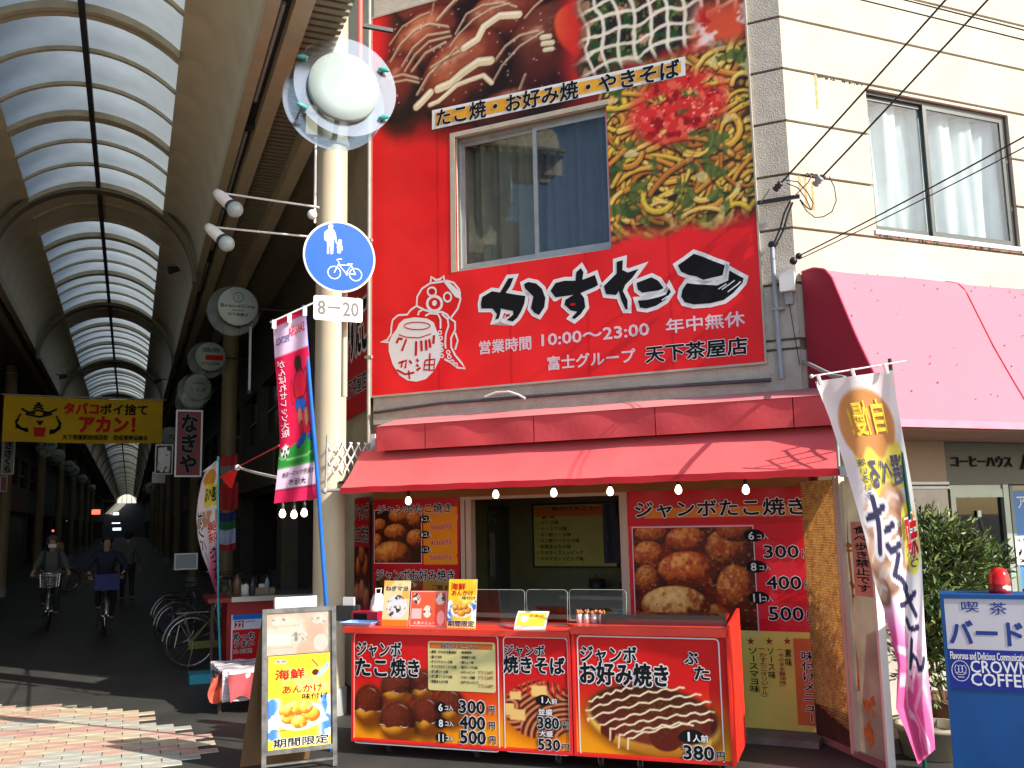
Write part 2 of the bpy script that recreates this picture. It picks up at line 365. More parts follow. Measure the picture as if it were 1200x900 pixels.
# ------------------------------------------------------------------ arcade roof
def arc(xc, half, ze, zr, t):                         # t 0..1 left to right; circular arc through both edges and the ridge
    rise = zr-ze; R = (half*half+rise*rise)/(2*rise); a = math.asin(half/R); th = -a+2*a*t
    return xc+R*math.sin(th), zr-R+R*math.cos(th)
GH, ZE, ZR = 1.065, 7.39, 7.79
CH, ZC = 1.655, 6.5
Y0, Y1 = 7.35, 188.
roof = thing('arcade_roof', 'translucent barrel vaulted arcade roof with curved ribs and cream coves', 'arcade roof', (XC, Y0, 0))
M_PANE = translucent('roof_pane_sheet', (.205, .235, .25), .8, 0, var=.22, scale=1.1)
M_RIB = mat('rib_paint', (.46, .41, .28), .5, var=.15); M_COVE = mat('cove_sheet', (.60, .54, .38), .55, var=.12, scale=1.5)
M_BEAM = mat('beam_paint', (.45, .39, .25), .5, var=.1); M_SLAT = mat('soffit_slat', (.21, .19, .12), .6)
def cove_pt(side, t):                                  # from glazing edge down to the side beam, slightly bellied
    x = XC+side*(GH+(CH-GH)*math.sin(t*math.pi/2)); z = ZE-(ZE-ZC)*(1-math.cos(t*math.pi/2)); return x, z
def bay_mesh(kind, L):
    m = MB()
    if kind in ('paneL', 'paneR'):
        a, b = (0, .5) if kind == 'paneL' else (.5, 1)
        def f(u, v): x, z = arc(XC, GH, ZE, ZR, a+(b-a)*u); return (x-XC, v*L, z)
        m.grid(f, 8, 1); 
    if kind in ('coveL', 'coveR'):
        sd = -1 if kind == 'coveL' else 1
        def f(u, v): x, z = cove_pt(sd, u); return (x-XC, .003+v*(L-.006), z+.0)
        m.grid(f, 8, 1)
    if kind == 'rib':
        for p in ((0, .045),):
            pts = [arc(XC, GH, ZE-.0, ZR, k/16) for k in range(17)]
            for (xa, za), (xb, zb) in zip(pts[:-1], pts[1:]):
                xa -= XC; xb -= XC
                m.add([(xa, -.03, za-.05), (xb, -.03, zb-.05), (xb, .03, zb-.05), (xa, .03, za-.05), (xa, -.03, za+.01), (xb, -.03, zb+.01), (xb, .03, zb+.01), (xa, .03, za+.01)],
                      [(0, 1, 2, 3), (0, 4, 5, 1), (3, 2, 6, 7)])
    if kind == 'ring':                                  # wide double ring
        pts = [arc(XC, GH, ZE, ZR, k/16) for k in range(17)]
        for (xa, za), (xb, zb) in zip(pts[:-1], pts[1:]):
            xa -= XC; xb -= XC
            for ya, yb, dz in ((-.10, -.02, .09), (.02, .10, .09), (-.02, .02, .06)):
                m.add([(xa, ya, za-dz), (xb, ya, zb-dz), (xb, yb, zb-dz), (xa, yb, za-dz), (xa, ya, za), (xb, ya, zb), (xb, yb, zb), (xa, yb, za)], [(0, 1, 2, 3), (0, 4, 5, 1), (3, 2, 6, 7)])
    if kind == 'portal':                                # deep semicircular frame down to the beams
        inner = [(XC+1.60*math.cos(math.pi-math.pi*k/28), 6.15+1.50*math.sin(math.pi*k/28)) for k in range(29)]
        outer = [(XC+1.66*math.cos(math.pi-math.pi*k/28), 6.15+1.66*math.sin(math.pi*k/28)) for k in range(29)]
        for k in range(28):
            a, b, c, d = inner[k], inner[k+1], outer[k+1], outer[k]
            for y in (-.12, .12): m.add([(p[0]-XC, y, p[1]) for p in (a, b, c, d)], [(0, 1, 2, 3)])
            m.add([(a[0]-XC, -.12, a[1]), (b[0]-XC, -.12, b[1]), (b[0]-XC, .12, b[1]), (a[0]-XC, .12, a[1])], [(0, 1, 2, 3)])
    return m
def bays(name, kind, m_, ys, L=1.0, near=40):
    me = mesh_of(name, bay_mesh(kind, L), m_); far_ = MB()
    for i, y in enumerate(ys):
        if i < near:
            o = bpy.data.objects.new(name, me); C.objects.link(o); o.parent = roof; o.location = (0, y-Y0, 0)
        else: far_.add([(v.co.x+XC, v.co.y+y, v.co.z) for v in me.vertices], [tuple(p.vertices) for p in me.polygons])
    if far_.v: obj(name, far_, m_, roof, kind='stuff')
RP = 1.015
RB = [10.15+RP*k-3*RP for k in range(0, 174)]
PORT = [8.1+9.2*k for k in range(1, 20)]
def opaque(y): return any(-.35 < y-p < 1.15 for p in PORT)
for kd in ('paneL', 'paneR'): bays('roof_pane', kd, M_PANE, [y for y in RB if not opaque(y)], RP, 30)
for kd in ('paneL', 'paneR'): bays('crown_panel', kd, M_COVE, [y for y in RB if opaque(y)], RP, 8)
for kd in ('coveL', 'coveR'): bays('cove_panel', kd, M_COVE, RB, RP, 24)
PORT = [8.1+9.2*k for k in range(1, 20)]
bays('rib', 'rib', M_RIB, [y for i, y in enumerate(RB) if (i-1) % 3], near=40)
bays('ring', 'ring', M_RIB, [y for i, y in enumerate(RB) if not (i-1) % 3], near=16)
bays('portal_frame', 'portal', mat('portal_paint', (.17, .155, .10), .55), PORT, near=8)
for sd in (-1, 1):
    mb = MB()
    def bf(u, v, sd=sd): x, z = cove_pt(sd, u); return (x+sd*.03, Y0+(Y1-Y0)*v, z+.03)
    mb.grid(bf, 8, 1); obj('cove_backing', mb, M_COVE, roof)
mb = MB(); mb.box(WORLD, (XC-.035, Y0, ZR-.10), (XC+.035, Y1, ZR-.01)); obj('ridge_bar', mb, M_DARK, roof)
for sd in (-1, 1):
    mb = MB(); x0 = XC+sd*CH; x1 = XC+sd*(CH+.12); mb.box(WORLD, (min(x0, x1), Y0, ZC-.16), (max(x0, x1), Y1, ZC+.02))
    x2 = XC+sd*(CH+.24); x3 = XC+sd*(CH+.4); mb.box(WORLD, (min(x2, x3), Y0, ZC-.16), (max(x2, x3), Y1, ZC+.02)); obj('side_beam', mb, M_BEAM, roof)
    mb = MB(); mb.box(WORLD, (min(x1, x2), Y0, ZC-.02), (max(x1, x2), Y1, ZC+.04))
    for k in range(60): y = Y0+.3+3.0*k; mb.box(WORLD, (min(x1, x2), y, ZC-.1), (max(x1, x2), y+.12, ZC-.02))
    obj('light_trough', mb, M_DARK, roof)
    mb = MB(); xs = XC+sd*(CH+.17); 
    for k in range(18): y = Y0+.6+3*k; mb.tube([(xs, y, ZC-.06), (xs, y+2.1, ZC-.06)], .022, 6)
    obj('fluorescent_tube', mb, mat('tube_glass', (.45, .47, .46), .3, var=0), roof)
    xo = XC+sd*(CH+.4); xe = 1.70 if sd > 0 else -4.4
    for k in range(120):                               # corrugated soffit, one slat after the other
        y = Y0+.02+k*.12
        if k == 0: sb = MB(); sb.box(WORLD, (min(xo, xe)-XC, 0, ZC-.03), (max(xo, xe)-XC, .075, ZC+.0)); sme = mesh_of('soffit_slat', sb, M_SLAT)
        o = bpy.data.objects.new('soffit_slat', sme); C.objects.link(o); o.parent = roof; o.location = (0, y-Y0, 0)
    mb = MB(); mb.box(WORLD, (min(xo, xe), Y0, ZC+.02), (max(xo, xe), Y1, ZC+.06)); obj('soffit_board', mb, M_SLAT, roof)
    mb = MB(); mb.box(WORLD, (xe if sd > 0 else xe-.16, 10.3 if sd > 0 else Y0, ZC-.25), (xe+.16 if sd > 0 else xe, Y1, ZC+.1)); obj('gutter', mb, M_BEAM, roof)
    # outer weather wall between vault and buildings
    xw = 2.62 if sd > 0 else -4.75
    mb = MB(); mb.box(WORLD, (min(xo, xw), 10.3 if sd > 0 else Y0, ZC+.3), (max(xo, xw), Y1, ZC+.36)); obj('roof_deck', mb, M_SLAT, roof)
    mb = MB(); mb.box(WORLD, (min(xe, xw), 10.3 if sd > 0 else Y0, ZC-.02), (max(xe, xw), Y1, ZC+.02)) if sd > 0 else mb.box(WORLD, (xw, Y0, ZC-.02), (xe-.17, Y1, ZC+.02)); obj('soffit_board', mb, M_SLAT, roof)
# ------------------------------------------------------------------ arcade columns
COLX, COLY = 1.87, 9.6
M_COLSH = mat('shaded_column_paint', (.27, .21, .11), .5, var=.15, scale=3, streak=.3)  # darker copy of the cream paint, arcade shade put into the colour
def column(x, y, r, label):
    t = thing('arcade_column', label, 'column', (x, y, 0), 'round cream columns carrying the arcade roof')
    b_ = MB(); b_.lathe((x, y, 0), (0, 0, 1), [(r, .25), (r, 8.8 if (y == COLY and x > 0) else 6.49)], 28); obj('shaft', b_, M_CREAM if y < 10 else M_COLSH, t)
    b_ = MB(); b_.lathe((x, y, 0), (0, 0, 1), [(r*1.12, -.01), (r*1.12, .24), (r, .26)], 28); obj('base_collar', b_, M_GREY, t)
    b_ = MB(); b_.lathe((x, y, 0), (0, 0, 1), [(r+.004, 6.25), (r+.004, 6.29)], 28); obj('weld_band', b_, M_CREAM, t); return t
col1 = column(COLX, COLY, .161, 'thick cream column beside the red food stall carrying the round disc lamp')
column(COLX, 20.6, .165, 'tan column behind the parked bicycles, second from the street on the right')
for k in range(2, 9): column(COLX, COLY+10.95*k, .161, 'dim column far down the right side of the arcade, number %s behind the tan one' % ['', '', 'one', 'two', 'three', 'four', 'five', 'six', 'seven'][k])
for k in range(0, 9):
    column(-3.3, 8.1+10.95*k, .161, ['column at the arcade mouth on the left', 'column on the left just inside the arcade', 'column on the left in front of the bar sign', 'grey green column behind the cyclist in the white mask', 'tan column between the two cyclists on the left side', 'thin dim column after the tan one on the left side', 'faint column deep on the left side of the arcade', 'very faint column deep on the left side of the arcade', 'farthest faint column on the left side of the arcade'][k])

# ------------------------------------------------------------------ the corner building
def holes_wall(mb, fr, u0, v0, u1, v1, n0, n1, holes=()):
    us = sorted({u0, u1, *[h[i] for h in holes for i in (0, 2) if u0 < h[i] < u1]}); vs = sorted({v0, v1, *[h[i] for h in holes for i in (1, 3) if v0 < h[i] < v1]})
    for a, b in zip(us[:-1], us[1:]):
        for c, d in zip(vs[:-1], vs[1:]):
            if any(h[0] <= (a+b)/2 <= h[2] and h[1] <= (c+d)/2 <= h[3] for h in holes): continue
            mb.box(fr, (a, c, n0), (b, d, n1))
    return mb
PL_ = Vector((2.38, 9.85, 0)); FDIR = Vector((math.cos(FA), -math.sin(FA), 0))
FAC = Fr(PL_, FDIR); CORN = PL_+FDIR*4.455; RW = Fr(CORN, (1, 0, 0)); SW = Fr((2.38, 9.85, 0), (0, -1, 0)); UC = 4.455
bld = thing('corner_building', 'pale rendered two storey corner building with grooved courses behind the red food stall', 'building', CORN)
M_STUC = mat('rough_stucco', (.52, .46, .385), .9, var=.1, scale=9, bump=1.0, bscale=75)
M_CREAMW = mat('cream_render', (.50, .45, .365), .85, var=.12, scale=1.6, bump=.3, bscale=60)
M_JOINT = mat('joint_mortar', (.25, .20, .12), .9, var=.3, scale=14)
def course(fr, u0, v0, u1, v1, H_, m_):
    if v1 <= H_[1] or v0 >= H_[3]: parts_ = [(u0, v0, u1, v1)]
    else:
        parts_ = [(u0, v0, H_[0], v1), (H_[2], v0, u1, v1)]
        if v0 < H_[1]: parts_.append((H_[0]+.001, v0, H_[2]-.001, H_[1]))
        if v1 > H_[3]: parts_.append((H_[0]+.001, H_[3], H_[2]-.001, v1))
    for p in parts_:
        if p[3]-p[1] > .01: obj('wall_panel', MB().box(fr, (p[0], p[1], -.031), (p[2], p[3], 0)), m_, bld)
JZ = [2.87, 3.29, 3.375, 3.88, 4.385, 4.89, 5.395, 5.90, 6.405, 6.91, 7.415, 7.92, 8.425, 8.93, 9.4]
WIN = (1.02, 4.44, 2.79, 5.90)
KIO = (FAC.on(552, 590)[0], .2, FAC.on(729, 585)[0], FAC.on(640, 584)[1])
mb = MB(); holes_wall(mb, FAC, 0, 2.25, UC-.0, 9.4, -.24, -.032, [WIN])
obj('facade_backing', mb, M_JOINT, bld)
g = .013
for a, b in zip(JZ[:-1], JZ[1:]):
    hs = [(WIN[0], WIN[1]-.001, WIN[2], WIN[3]+.001)]
    course(FAC, 0, a+g, UC-.003, b-g, WIN, M_STUC)
RWIN = (6.365-CORN.x, 4.445, 8.22-CORN.x, 5.86)
mb = MB(); holes_wall(mb, RW, .002, 2.5, 12, 9.4, -.24, -.032, [RWIN]); obj('street_wall_backing', mb, M_JOINT, bld)
for a, b in zip(JZ[:-1], JZ[1:]):
    if a > 2.9 and a < 3.3: continue
    b2 = b
    course(RW, .003, a+g, 12, b2-g, RWIN, M_CREAMW)
# wall towards the arcade
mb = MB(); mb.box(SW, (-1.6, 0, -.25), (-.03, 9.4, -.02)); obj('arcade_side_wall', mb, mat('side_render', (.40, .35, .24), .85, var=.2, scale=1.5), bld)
mb = MB(); mb.box(WORLD, (2.6, 9.9, 9.3), (17, 30, 9.45)); mb.box(WORLD, (5.6, 6.9, 9.3), (17, 9.9, 9.45)); obj('roof', mb, M_GREY, bld)
# aluminium conduit down the corner of facade and arcade wall
a = FAC.P(-.035, 2.2, .04)
mb = MB(); mb.tube([a, FAC.P(-.035, 9, .04)], .022, 8); 
for z in (2.6, 3.6, 4.9, 6.3): mb.box(FAC, (-.075, z, 0), (.01, z+.03, .06))
tag(obj('drain_pipe', mb, mat('pipe_grey', (.33, .32, .28), .5)), 'thin grey vertical pipe on the left edge of the red billboard', 'pipe')

# windows
M_GLASS = glassmat('window_glass', (.84, .88, .88), .05, .01); M_GLASSD = glassmat('dirty_glass', (.8, .85, .82), .07, .08)
def sliding_window(fr, W, mull, m_out, m_in, depth, sill=None, curt=()):
    u0, v0, u1, v1 = W
    f = MB(); e = .035
    for a, b in (((u0, v0), (u1, v0+e)), ((u0, v1-e), (u1, v1)), ((u0, v0+e), (u0+e, v1-e)), ((u1-e, v0+e), (u1, v1-e))): f.box(fr, (a[0], a[1], -depth), (b[0], b[1], -depth+.06))
    w = obj('window', f, m_out, bld)
    s_ = MB(); e2 = .045
    for (a, b, nn) in ((u0+e, mull+.02, -depth+.005), (mull-.02, u1-e, -depth+.034)):
        s = MB()
        for p, q in (((a, v0+e), (b, v0+e+.05)), ((a, v1-e-.04), (b, v1-e)), ((a, v0+e+.05), (a+e2, v1-e-.04)), ((b-e2, v0+e+.05), (b, v1-e-.04))): s.box(fr, (p[0], p[1], nn), (q[0], q[1], nn+.022))
        obj('sash', s, m_in, w); gq = MB(); gq.box(fr, (a+e2, v0+e+.05, nn+.008), (b-e2, v1-e-.04, nn+.013)); obj('pane', gq, M_GLASS, w)
    for (a, b, m_, amp, nf) in curt:
        def cf(u, v): U = a+(b-a)*u; return fr.P(U, v0+.02+(v1-v0-.06)*v, -depth-.09+amp*math.sin(U*nf+.6*math.sin(v*3+U*4))+amp*.5*math.sin(U*nf*2.3+1))
        cm = MB(); cm.grid(cf, 60, 8); obj('curtain', cm, m_, w)
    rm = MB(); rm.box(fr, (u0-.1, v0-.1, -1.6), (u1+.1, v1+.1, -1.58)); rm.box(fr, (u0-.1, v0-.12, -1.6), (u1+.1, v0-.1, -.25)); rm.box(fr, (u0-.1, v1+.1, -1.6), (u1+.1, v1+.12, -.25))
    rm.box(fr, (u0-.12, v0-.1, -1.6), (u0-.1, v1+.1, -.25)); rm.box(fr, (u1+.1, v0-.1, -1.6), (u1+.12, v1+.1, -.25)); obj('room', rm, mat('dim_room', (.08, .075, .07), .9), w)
    if sill: sm_ = MB(); sm_.box(fr, (u0-.02, v0-.03, -depth), (u1+.02, v0+.01, sill)); obj('sill', sm_, M_WPAINT, w)
    return w
M_CUR1 = mat('grey_curtain', (.30, .27, .21), .9, var=.1); M_CUR2 = mat('blue_grey_curtain', (.13, .14, .17), .9, var=.1); M_CUR3 = mat('white_lace_curtain', (.72, .75, .76), .9, var=.08)
w1 = sliding_window(FAC, WIN, FAC.on(629, 220, -.1)[0], M_ALU, M_ALU, .12, None, [(1.03, 1.86, M_CUR1, .035, 26), (1.9, 2.8, M_CUR2, .035, 22)])
mb = MB(); mb.box(FAC, (WIN[0]-.03, WIN[1]-.02, -.02), (WIN[0]+.03, WIN[3]+.05, .036)); mb.box(FAC, (WIN[0]+.03, WIN[3]-.0, -.02), (WIN[2], WIN[3]+.05, .036)); obj('casing', mb, mat('casing_paint', (.5, .45, .35), .7), w1)
w2 = sliding_window(RW, RWIN, 7.13-CORN.x, mat('dark_green_frame', (.045, .055, .05), .4), mat('dark_green_sash', (.05, .06, .055), .4), .10, .02, [(.95, 2.85, M_CUR3, .05, 19)])
# things peeling from the grooves of the street wall: rust runs and a patch
mb = MB()
for (u, v, h) in ((.16, 4.88, .33), (.36, 5.9, .34), (.24, 4.85, .28), (.1, 4.88, .14)):
    mb.box(RW, (u, v-h, .0005), (u+.025, v, .0015))
obj('rust_run', mb, mat('rust_stain', (.50, .30, .12), .9, var=.3, scale=20), bld)
mb = MB()
for k in range(26): u = .18+random.random()*.22; mb.sphere(RW.P(u, 4.895+random.uniform(-.015, .015), .004), random.uniform(.006, .016), 6, 4)
for k in range(40): u = .35+random.random()*.6; mb.sphere(RW.P(u, 5.888+random.uniform(-.012, .006), .001), random.uniform(.004, .011), 6, 4)
for k in range(60): u = 1.0+random.random()*2; mb.sphere(RW.P(u, 4.40+random.uniform(-.012, .012), .001), random.uniform(.004, .012), 6, 4)
obj('moss_clump', mb, mat('dark_moss', (.10, .085, .07), .95), bld, kind='stuff')

# ================================================================== the big red billboard
SG = FAC.shift(.032)
S0, S1, SV0, SV1 = .0, 4.15, 3.19, 7.52
sign = thing('billboard', 'huge red billboard with noodle and dumpling pictures and black brush lettering over the stall', 'billboard', FAC.P(0, SV0, 0))
mb = MB(); holes_wall(mb, FAC, S0, SV0, S1, SV1, .001, .029, [(WIN[0]+.03, WIN[1]-.02, 2.76, WIN[3]+.05)])
obj('board', mb, mat('sign_edge_red', s3(150, 18, 24), .5), sign)
mb = MB()
for a, b in (((S0-.02, SV0-.02), (S1+.02, SV0)), ((S0-.02, SV0), (S0, SV1)), ((S1, SV0), (S1+.015, SV1)), ((S0-.02, SV1), (S1+.015, SV1+.02))): mb.box(FAC, (a[0], a[1], .001), (b[0], b[1], .036))
obj('frame', mb, mat('sign_rim', (.42, .38, .32), .6), sign)
cv = Cv(S0, SV0, S1, SV1, .0115); U, V = cv.U, cv.V
def Q(pts, x0=0, y0=0, k=1): return [SG.on(*p) for p in zp(pts, x0, y0, k)]
cv.mix((240, 40, 42), np.ones_like(U)); cv.mix((228, 30, 36), .8*sm(fbm(U, V, 1.3, 3), .4, .7))
for su in (.83, 1.66, 2.49, 3.32): cv.mix((160, 10, 22), .35*np.exp(-((U-su)/.012)**2))
# grilled dumplings under glossy brown sauce
top = 1-sm(V*1., 0, 1)*0
m_d = sm(V+.12*np.sin(U*3)+.15*(fbm(U, V, 3, 9)-.5), 5.95, 6.45)*(1-sm(U+.2*(fbm(U, V, 4, 5)-.5), 2.05, 2.6))*sm(U, .05, .35)
cv.mix((80, 22, 14), m_d*.9); cv.mix((34, 12, 10), m_d*sm(fbm(U, V, 2.2, 15), .42, .65)*.8)
def qball(x, y, rx, ry, rot, seed, hi=(196, 112, 78), mid=(118, 46, 28), lo=(30, 10, 9), tex=.16):
    c = SG.on(x, y); e = SG.on(x+rx, y); f = SG.on(x, y-ry); return cv.ball(c[0], c[1], abs(e[0]-c[0]), abs(f[1]-c[1]), hi, mid, lo, rot, seed, tex, 14, .05, .75)
_q0 = qball
def qball(x, y, rx, ry, rot, seed, *a):
    _q0(x, y, rx, ry, rot, seed, *a); c = SG.on(x-rx*.25, y-ry*.45); e = abs(SG.on(x+rx, y)[0]-SG.on(x, y)[0]); d, h_ = cv.ell(c[0], c[1], e*.42, e*.12, .35, .6); cv.mix((236, 180, 150), h_*.5*sm(fbm(U, V, 16, seed), .35, .6))
qball(520, -5, 60, 34, 0, 1); qball(640, -4, 55, 45, 0, 2); qball(590, 28, 60, 45, .5, 3); qball(500, 52, 46, 40, .5, 4); qball(466, 105, 32, 40, .2, 5, (150, 60, 45), (110, 34, 26))
qball(650, 62, 62, 62, .8, 6, (130, 66, 46), (84, 30, 22)); qball(545, 90, 58, 52, .6, 7); qball(700, 40, 34, 60, .9, 8, (240, 90, 50), (205, 50, 32), (120, 24, 18)); qball(600, 128, 50, 26, 0, 9, (120, 50, 36), (70, 26, 18))
K1 = (430, 0, 4.8)
MAYO = (222, 196, 160)
for pts, wd in (([(135, 345), (190, 250), (270, 170), (350, 135), (450, 150)], .035), ([(200, 370), (260, 270), (340, 200), (460, 180)], .035), ([(215, 400), (270, 310), (350, 235), (470, 205)], .035), ([(255, 400), (330, 300), (440, 240)], .04),
                ([(500, 190), (560, 80), (650, 30), (760, 15), (840, 40)], .03), ([(470, 260), (520, 190), (600, 110), (700, 50), (800, 20)], .03), ([(285, 530), (350, 420), (440, 330), (520, 290)], .04), ([(360, 380), (460, 320), (500, 270)], .03),
                ([(710, 460), (760, 370), (860, 260), (990, 180)], .03), ([(720, 345), (780, 260), (860, 200), (960, 175)], .035), ([(890, 100), (940, 40), (985, 0)], .03), ([(400, 110), (460, 40), (500, 0)], .05), ([(360, 100), (372, 40), (380, 0)], .02),
                ([(130, 440), (200, 420), (280, 440)], .035), ([(150, 465), (220, 450), (290, 465)], .03), ([(860, 500), (890, 420)], .03), ([(130, 250), (200, 150), (300, 90), (350, 70)], .025)):
    q = Q(pts, *K1); cv.line(q, wd, MAYO, .85); cv.line([(a, b-wd*.4) for a, b in q], wd*.5, (60, 20, 14), .5)
for pts, wd in (([(545, 270), (620, 220), (660, 150), (740, 90), (860, 80)], .085), ([(400, 500), (470, 470), (540, 410), (620, 350), (700, 340)], .10), ([(280, 600), (300, 580), (360, 520)], .09), ([(355, 590), (400, 570), (440, 540), (500, 480), (580, 450), (650, 425), (705, 465)], .055), ([(985, 210), (1025, 205)], .06), ([(990, 245), (1040, 240)], .06), ([(1000, 280), (1040, 275)], .05)):
    q = Q(pts, *K1); q2 = [(a+.012*math.sin(i*9), b) for i, (a, b) in enumerate(q)]; cv.line(q2, wd*1.25, (70, 26, 16), .6); cv.line(q2, wd, (232, 212, 172), .95); cv.line([(a, b+wd*.2) for a, b in q2], wd*.3, (250, 240, 215), .7)
rs = np.random.RandomState(3)
for _ in range(90):
    x, y = rs.uniform(450, 660), rs.uniform(5, 125); c = SG.on(x, y); d, a_ = cv.ell(c[0], c[1], .012, .009); cv.mix((225, 190, 175), a_*.7*m_d)
# savoury pancake with a lattice of mayonnaise, upper right
c0 = SG.on(668, 120)[0]
m_o = sm(U+.25*(fbm(U, V, 5, 21)-.5), 2.42, 2.62)*sm(V-.10*(U-3.0)+.12*(fbm(U, V, 4, 22)-.5), 6.17, 6.35)
cv.mix((214, 44, 36), sm(U, 2.2, 2.5)*sm(V, 5.9, 6.3)*(1-m_o))
n1 = fbm(U, V, 9, 31); n2 = fbm(U, V, 22, 32)
cv.mix((38, 30, 26), m_o); cv.mix((44, 74, 34), m_o*sm(n1, .42, .6)); cv.mix((120, 130, 66), m_o*sm(n2, .58, .7)*.7); cv.mix((204, 150, 120), m_o*sm(fbm(U, V, 7, 33), .56, .68)); cv.mix((120, 46, 30), m_o*sm(fbm(U, V, 11, 34), .6, .72)*.8)
W1 = .035*np.sin(U*9+5*fbm(U, V, 3, 40)); W2 = .03*np.sin(V*11+5*fbm(U, V, 3, 41))
for k in range(10):
    d = np.abs(V-(6.37+.165*k+.13*(U-3.3))-W1); cv.mix((244, 228, 204), m_o*(1-sm(d, .012, .028))*.95)
for k in range(11):
    d = np.abs(U-(2.58+.165*k-.12*(V-6.6))-W2); cv.mix((246, 232, 210), m_o*(1-sm(d, .010, .026))*.95)
m_e = sm(U+.1*(n1-.5), 3.55, 3.8)*(1-sm(V+.1*(n1-.5), 6.5, 6.85))*sm(V, 6.1, 6.25); cv.mix((222, 84, 52), m_e); cv.mix((246, 214, 206), m_e*sm(fbm(U, V, 6, 44), .5, .6)); cv.mix((190, 30, 28), m_e*sm(fbm(U, V, 8, 45), .58, .66))
# fried noodles: many crossing strands with greens, red ginger on top
bx = WIN[2]-.03
m_y = sm(U-bx, -.0, .004)*(1-sm(V+.2*(fbm(U, V, 3, 50)-.5)-.0*U, 6.12, 6.3))*sm(V+.14*(fbm(U, V, 4, 51)-.5), 4.42, 4.72)
m_y = np.maximum(m_y, (sm(U-2.55, 0, .25)*(1-sm(np.abs(V-6.02-.12*(U-2.8)), .08, .22)))*(U < bx)*.8)
cv.mix((52, 38, 26), m_y); cv.mix((60, 84, 40), m_y*sm(fbm(U, V, 5, 52), .45, .62)*.8); cv.mix((206, 150, 70), m_y*sm(fbm(U, V, 6, 53), .5, .66)*.75)
my_only = m_y.copy()
L_ = Cv(S0, SV0, S1, SV1, .0115)
def strand(x, y, ang, ln, wd, col, bend):
    global cv
    pts = [(x, y)]
    for k in range(7): ang2 = ang+bend*(k/6.-.5)*2; pts.append((pts[-1][0]+math.cos(ang2)*ln/7, pts[-1][1]+math.sin(ang2)*ln/7))
    us = [p[0] for p in pts]; vs = [p[1] for p in pts]; i0 = max(0, int((min(us)-.1-S0)/(S1-S0)*cv.nx)); i1 = min(cv.nx, int((max(us)+.1-S0)/(S1-S0)*cv.nx)+1); j0 = max(0, int((min(vs)-.1-SV0)/(SV1-SV0)*cv.ny)); j1 = min(cv.ny, int((max(vs)+.1-SV0)/(SV1-SV0)*cv.ny)+1)
    if i1-i0 < 2 or j1-j0 < 2: return
    t = Cv.__new__(Cv); t.U = U[j0:j1, i0:i1]; t.V = V[j0:j1, i0:i1]; t.c = cv.c[j0:j1, i0:i1].copy(); t.res = .0115
    t.line([(a, b-.012) for a, b in pts], wd*1.5, (46, 26, 14), .7); t.line(pts, wd, col, 1); t.line([(a, b+wd*.18) for a, b in pts], wd*.3, tuple(min(255, c*1.18+12) for c in col), .8)
    k = my_only[j0:j1, i0:i1][..., None]; cv.c[j0:j1, i0:i1] = cv.c[j0:j1, i0:i1]*(1-k)+t.c*k
for _ in range(260):
    strand(rs.uniform(2.6, 4.2), rs.uniform(4.45, 6.25), rs.uniform(-.9, 1.4), rs.uniform(.25, .8), rs.uniform(.03, .062), [(214, 160, 62), (196, 132, 52), (226, 182, 92), (170, 104, 44), (208, 172, 60)][rs.randint(5)], rs.uniform(-1.4, 1.4))
cv.mix((70, 96, 44), my_only*sm(fbm(U, V, 9, 57), .58, .66)*.8); cv.mix((226, 206, 140), my_only*sm(fbm(U, V, 6, 58), .66, .74)*.8)
gc = SG.on(795, 125)
dg, ag = cv.ell(gc[0], gc[1], .47, .34, .1, .25); ag = ag*sm(fbm(U, V, 6, 59), .25, .4)
cv.mix((218, 46, 42), ag); cv.mix((240, 96, 76), ag*sm(fbm(U, V, 14, 60), .52, .64)); cv.mix((150, 18, 22), ag*sm(fbm(U, V, 11, 61), .58, .68)); cv.mix((252, 170, 140), ag*sm(fbm(U, V, 24, 62), .68, .76))
mb_skip = lambda a, b: (a > WIN[0]+.03) & (a < bx) & (b > WIN[1]-.02) & (b < WIN[3]+.05)
cv.obj('printed_picture', SG, PRN, sign, 0, skip=mb_skip)
# ribbon with the three dishes
a0 = Vector(SG.on(512, 140)); a1 = Vector(SG.on(796, 81)); dd = (a1-a0); ln = dd.length; dn = dd.normalized(); dp = Vector((-dn.y, dn.x))
def rib_pts(h0, h1, e): return [tuple(a0-dn*e+dp*h0), tuple(a1+dn*e+dp*(h0+.03)), tuple(a1+dn*e+dp*h1), tuple(a0-dn*e+dp*h1)]
obj('ribbon', MB().quad([SG.P(a, b, .001) for a, b in rib_pts(-.105, .115, .06)]), M_WHITE, sign)
obj('ribbon', MB().quad([SG.P(a, b, .0022) for a, b in rib_pts(-.07, .08, .02)]), mat('ribbon_orange', s3(240, 165, 25), .5, var=.2, scale=4), sign)
ta = a0-dp*.085; WOUT = (M_WHITE, .05)
put_text(sign, 'たこ焼・お好み焼・やきそば', SG.P(ta.x, ta.y, .003), (SG.r*dn.x+SG.u*dn.y)*ln, (SG.r*dp.x+SG.u*dp.y)*.19, M_BLACK, .04, (M_WHITE, .025))
